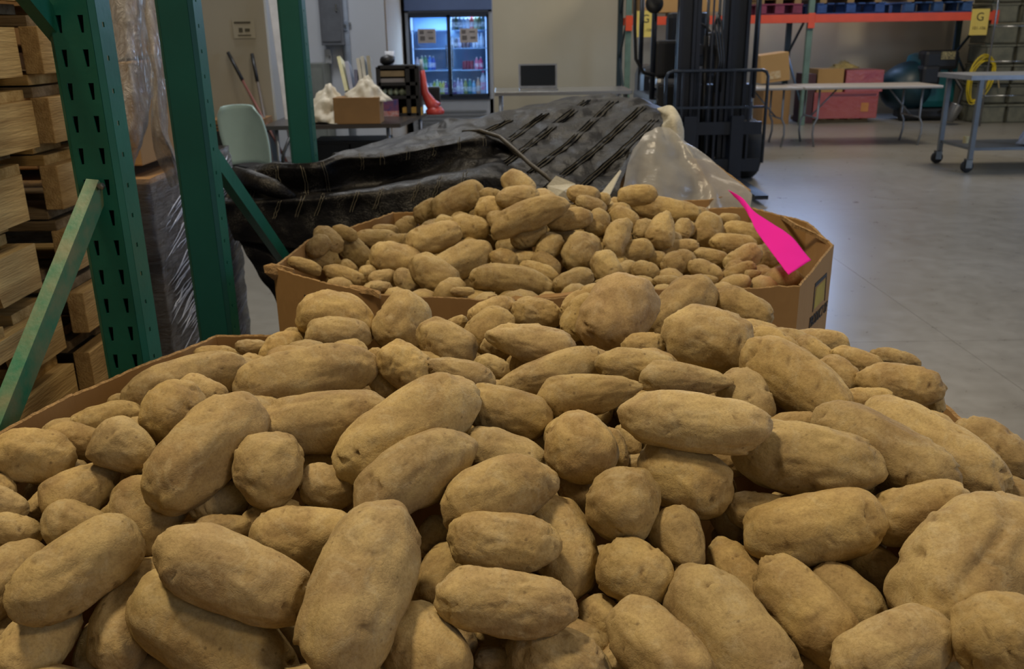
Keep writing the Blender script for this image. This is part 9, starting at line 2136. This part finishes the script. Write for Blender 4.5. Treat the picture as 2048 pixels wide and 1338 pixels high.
# boxes, crate, scrubber under the beam
BY = 14.75
def fbox(p0, p1, yt, zbase, dep, label, mat, y=BY, rz=0, ry=0, name='cardboard_box', group=None, h=None, tape=True):
    x0, x1 = at_y(p0, 150, y).x, at_y(p1, 150, y).x; zt = at_y((p0 + p1) / 2, yt, y).z; h_ = h or (zt - zbase)
    t = thing(name, label, 'box', ((x0 + x1) / 2, y + dep / 2, zbase), rz, group); t.rotation_euler = (0, ry, rz)
    MB().box((0, 0, h_ / 2), (x1 - x0, dep, h_), bev=.004).build('body', mat, t)
    if tape: MB().box((0, 0, h_ + .001), ((x1 - x0) * .98, .06, .002)).build('packing_tape', M('tan_tape', 'a58a5f', .4), t)
    return t, zt, (x1 - x0), h_
CB = M('kraft_box', 'a4814f', .85, var=.05, scale=3); CB2 = M('kraft_box_dark', '8a6a42', .85, var=.08, scale=3)
fbox(1531, 1585, 180, 0, .6, 'tall brown carton on the floor under the near folding table', CB2); 
t, z_, wd_, hh_ = fbox(1524, 1581, 118, .75, .4, 'tilted brown carton with white scuffed print on the folding table end', CB, y=12.25, ry=math.radians(-7), h=.36)
t.location.z = .765 + .035
MB().box((-.03, -.203, .09), (.20, .004, .10)).build('white_print', M('white_scuff_print', 'b9a988', .8, var=.3, scale=30, col2='a4814f'), t)
RW = M('red_film', '96493f', .3, var=.2, scale=5, bump=.5, bscale=18, col2='8e3a36'); RW2 = M('magenta_film', '8c3c46', .3, var=.2, scale=6, bump=.5, bscale=20, col2='a05550')
bp_ = thing('low_pallet', 'low wooden pallet under the red wrapped crate', 'pallet', (X(1696), BY + .45, 0))
for k in range(5): MB().box((-.45 + k * .225, 0, .06), (.1, .8, .02)).build('deck_board', WOODP, bp_)
for k in (-1, 1): MB().box((0, k * .3, .025), (1.05, .08, .05)).build('runner', WOODP, bp_)
t, z1_, w1_, h1_ = fbox(1630, 1762, 184, .072, .85, 'big crate wrapped in red stretch film under the orange beam', RW, name='wrapped_crate', tape=False)
MB().box((.32, -.428, h1_ * .42), (.12, .004, .14)).build('paper_tag', M('orange_tag', 'b97c45', .7), t)
MB().box((.12, -.43, h1_ * .9), (w1_ * .7, .008, .03)).build('film_fold', M('red_film_dark', '6d2a2c', .3), t)
fbox(1636, 1688, 138, z1_, .5, 'plain kraft carton on top of the red wrapped crate', CB)
fbox(1693, 1768, 140, z1_, .6, 'carton half wrapped in magenta film on the red crate', RW2, name='wrapped_carton', tape=False)
t, a_, b_, c_ = fbox(1612, 1633, 148, .0, .5, 'dark maroon box squeezed between the worn upright and the red crate', M('maroon_box', '4a2a30', .7))
cloth_lump('crumpled_paper', 'crumpled tan and yellow wrapping on top of the cartons above the red crate', 'paper', (X(1712, 130), BY + .3, at_y(1712, 138, BY).z + .01), (.24, .16, .05), .06, M('tan_wrap', 'a08e56', .7, var=.2, scale=12), 3)
# floor scrubber
sx = X(1848, 200, 15.0); sc_ = thing('floor_scrubber', 'teal and black ride-on floor scrubber under the orange beam', 'floor machine', (sx, 14.9, 0)); TEAL = M('teal_plastic', '0f5559', .4, var=.1); 
def sm(a, b_, c_, nm, mt_, bv=.08): return MB().box(a, b_, bev=bv).build(nm, mt_, sc_, smooth=False)
sm((.16, .35, .62), (.62, .7, .85), 0, 'tank', TEAL, .12); MB().blob((-.22, .3, .52), (.42, .4, .42), 3, .1, 1.5, 2).build('front_shroud', M('dark_teal', '0c2f38', .45), sc_, smooth=True)
sm((.14, .1, .95), (.56, .3, .30), 0, 'control_hood', BLK, .06); sm((.22, -.06, 1.02), (.22, .02, .12), 0, 'control_panel', M('panel_print', 'a59a6a', .5, var=.5, scale=40, col2='20242a'), .004); sm((-.05, -.02, .72), (.3, .3, .3), 0, 'motor_cover', BLK, .05)
sm((.1, .2, .12), (.9, .5, .16), 0, 'brush_deck', BLK, .04)
for s in (-.35, .4): MB().lathe([(.04, -.03), (.12, -.03), (.12, .03), (.04, .03)], (s, .05, .12), 18, Matrix.Rotation(math.pi / 2, 3, 'Y')).build('wheel', M('tyre', '1b1c1e', .8), sc_, smooth=True)
MB().tube([(.3, 0, .8), (.48, -.15, .5), (.42, -.2, .25), (.2, -.1, .15)], .03, 10).build('drain_hose', BLK, sc_, smooth=True)
bo_ = at_y(1905, 226, 14.2) - Vector(sc_.location)
MB().lathe([(.07, -.13), (.11, .13), (.115, .135), (.10, .13), (.065, -.12)], bo_, 18, Matrix.Rotation(math.radians(20), 3, 'Y')).build('metal_canister', CHROME, sc_, smooth=True)
MB().bar(bo_, (.35, .1, .45), .02, .02).build('canister_bracket', BLK, sc_)

# folding tables
def folding(name, x0, x1, y, label):
    t = thing(name, label, 'table', ((x0 + x1) / 2, y, 0)); w_ = x1 - x0
    MB().box((0, .36, .742), (w_, .74, .035), bev=.012).build('tabletop', M('grey_laminate', 'a09c97', .35, var=.04), t)
    for s in (-1, 1):
        for yy in (.08, .64):
            xx = s * (w_ / 2 - .22)
            MB().tube([(xx, yy, .72), (xx, yy, .36), (xx + s * .04, yy, .28), (xx + s * .045, yy, .16), (xx + s * .015, yy, 0)], .014, 8).build('leg', GREYM, t, smooth=True)
        MB().tube([(s * (w_ / 2 - .22), .08, .36), (s * (w_ / 2 - .22), .64, .36)], .011, 8).build('leg_bar', GREYM, t, smooth=True)
        MB().tube([(s * (w_ / 2 - .22), .36, .36), (s * (w_ / 2 - .55), .36, .72)], .011, 8).build('folding_strut', GREYM, t, smooth=True)
    return t
ty = Z(1840, 292, 0).y
xa, xb_, xc_ = at_y(1380, 180, ty).x, at_y(1608, 180, ty).x, at_y(1886, 180, ty).x
folding('folding_table', xa + .02, xb_ - .01, ty, 'grey folding table partly behind the forklift backrest'); folding('folding_table', xb_ + .01, xc_, ty, 'grey folding table standing clear in front of the red crate')
# cart
cA, cB = Z(1876, 330, 0), Z(1946, 345, 0); cy0, cy1 = cB.y, cA.y + .05; cx0 = (cA.x + cB.x) / 2; ct_ = thing('utility_cart', 'grey steel utility cart on casters at the picture edge', 'cart', (cx0 + .6, cy0 + .35, 0))
CG = M('cart_grey', '6d7276', .4, metal=.5, var=.08)
topz = at_y(1960, 151, cy0).z
MB().b2((-.72, -.38, topz - .045), (.75, .38, topz)).build('top_shelf', M('cart_top', '8f949b', .35, metal=.5), ct_); zl = .26
MB().b2((-.60, -.36, zl - .03), (.72, .36, zl)).build('lower_shelf', CG, ct_)
for sx_ in (-.60, .66):
    for sy_ in (-.35, .35):
        MB().box((sx_, sy_, (topz + .14) / 2), (.045, .045, topz - .14)).build('post', CG, ct_)
        cs_ = bpy.data.objects.new('caster', None); COL.objects.link(cs_); cs_.parent = ct_; cs_.location = (sx_, sy_, 0)
        MB().lathe([(.015, -.018), (.06, -.02), (.065, -.012), (.065, .012), (.06, .02), (.015, .018)], (-.02, 0, .066), 20, Matrix.Rotation(math.pi / 2, 3, 'X')).build('caster_wheel', M('tyre', '1b1c1e', .8), cs_, smooth=True)
        mb = MB(); mb.b2((-.045, -.032, .05), (.02, -.026, .14)); mb.b2((-.045, .026, .05), (.02, .032, .14)); mb.b2((-.045, -.032, .135), (.025, .032, .145)); mb.build('caster_fork', STEEL, cs_)
q = at_y(1942, 278, cy0 + .3); o = tag(MB().lathe([(.03, 0), (.03, .07), (.028, .075)], (0, 0, 0), 14).build('tape_roll', M('cream_roll', 'b5a77a', .7)), 'small cream roll standing on the lower cart shelf', 'tape'); o.location = (ct_.location.x - .47, ct_.location.y + .05, zl)
o = cloth_lump('blue_bag', 'pale blue plastic bag hanging at the far post of the cart', 'bag', (ct_.location.x + .10, cy0 + .12, .30), (.12, .12, .12), .30, M('pale_blue_plastic', '9aa6c0', .5, var=.08), 9)
# yellow cord hanging on the end upright
YC = M('yellow_cord', 'c9b21c', .45, var=.1); cd = thing('extension_cord', 'coiled bright yellow cord hanging from the end upright of the rack', 'cord', at_y(1975, 110, RY - .12))
for k in range(9):
    rr = R_; pts = []
    y_ = RY - .10 - .012 * k
    top = (1977 + rr.uniform(-3, 3), 108 + rr.uniform(0, 14)); bot = (1944 + rr.uniform(-3, 4), 214 - rr.uniform(0, 16)); wv = 22 + rr.uniform(-6, 5)
    for a in np.linspace(0, 2 * math.pi, 30)[:-1]:
        t_ = (1 - math.cos(a)) / 2; xx = top[0] + (bot[0] - top[0]) * t_ + wv * math.sin(a) * (.95 + .2 * math.cos(a)); yy = top[1] + (bot[1] - top[1]) * t_ + 5 * math.sin(a)
        pts.append(at_y(xx, yy, y_ + .02 * math.sin(a * 2 + k)))
    MB().tube(pts, .0075, 6, closed=True).build('coil', YC, cd, world=True, smooth=True)
MB().tube([at_y(1996, 158, RY - .1), at_y(1998, 176, RY - .1)], .01, 6).build('plug', M('cord_plug', 'b7a67c', .5), cd, world=True)
# crates stacked at the far right behind a wire frame
CR = M('crate_grey_green', '6f6f60', .7, var=.2, scale=6, col2='55584e')
for c_ in range(3):
    for r2 in range(7):
        x = at_y(2004, 100, 14.4).x + c_ * .46; z = r2 * .30; t = thing('stacking_crate', 'grey-green crate, %s column behind the cord, %s tier' % (['first', 'second', 'third'][c_], ['floor', 'second', 'third', 'fourth', 'fifth', 'sixth', 'top'][r2]), 'crate', (x, 14.75 + R_.uniform(-.04, .04), z), R_.uniform(-.03, .03), 'grey-green crates stacked behind the cord')
        mb = MB(); mb.b2((-.21, -.3, 0), (.21, -.27, .25)); mb.b2((-.21, .27, 0), (.21, .3, .25)); mb.b2((-.21, -.3, 0), (-.19, .3, .25)); mb.b2((.19, -.3, 0), (.21, .3, .25)); mb.b2((-.21, -.3, 0), (.21, .3, .02)); mb.build('shell', CR, t)
        MB().b2((-.22, -.31, .255), (.22, .31, .285)).build('rim', CR, t)
wr = thing('wire_rack', 'chrome wire rack frame in front of the grey-green crates', 'rack', (at_y(2010, 100, 13.9).x, 14.0, 0))
for x in (-.16, .9): MB().tube([(x, 0, 0), (x, 0, 3.0)], .014, 8).build('post', CHROME, wr, smooth=True)
for z in (.45, .95, 1.45, 1.95): MB().tube([(-.16, 0, z), (.9, 0, z)], .008, 6).build('wire_rail', CHROME, wr, smooth=True)
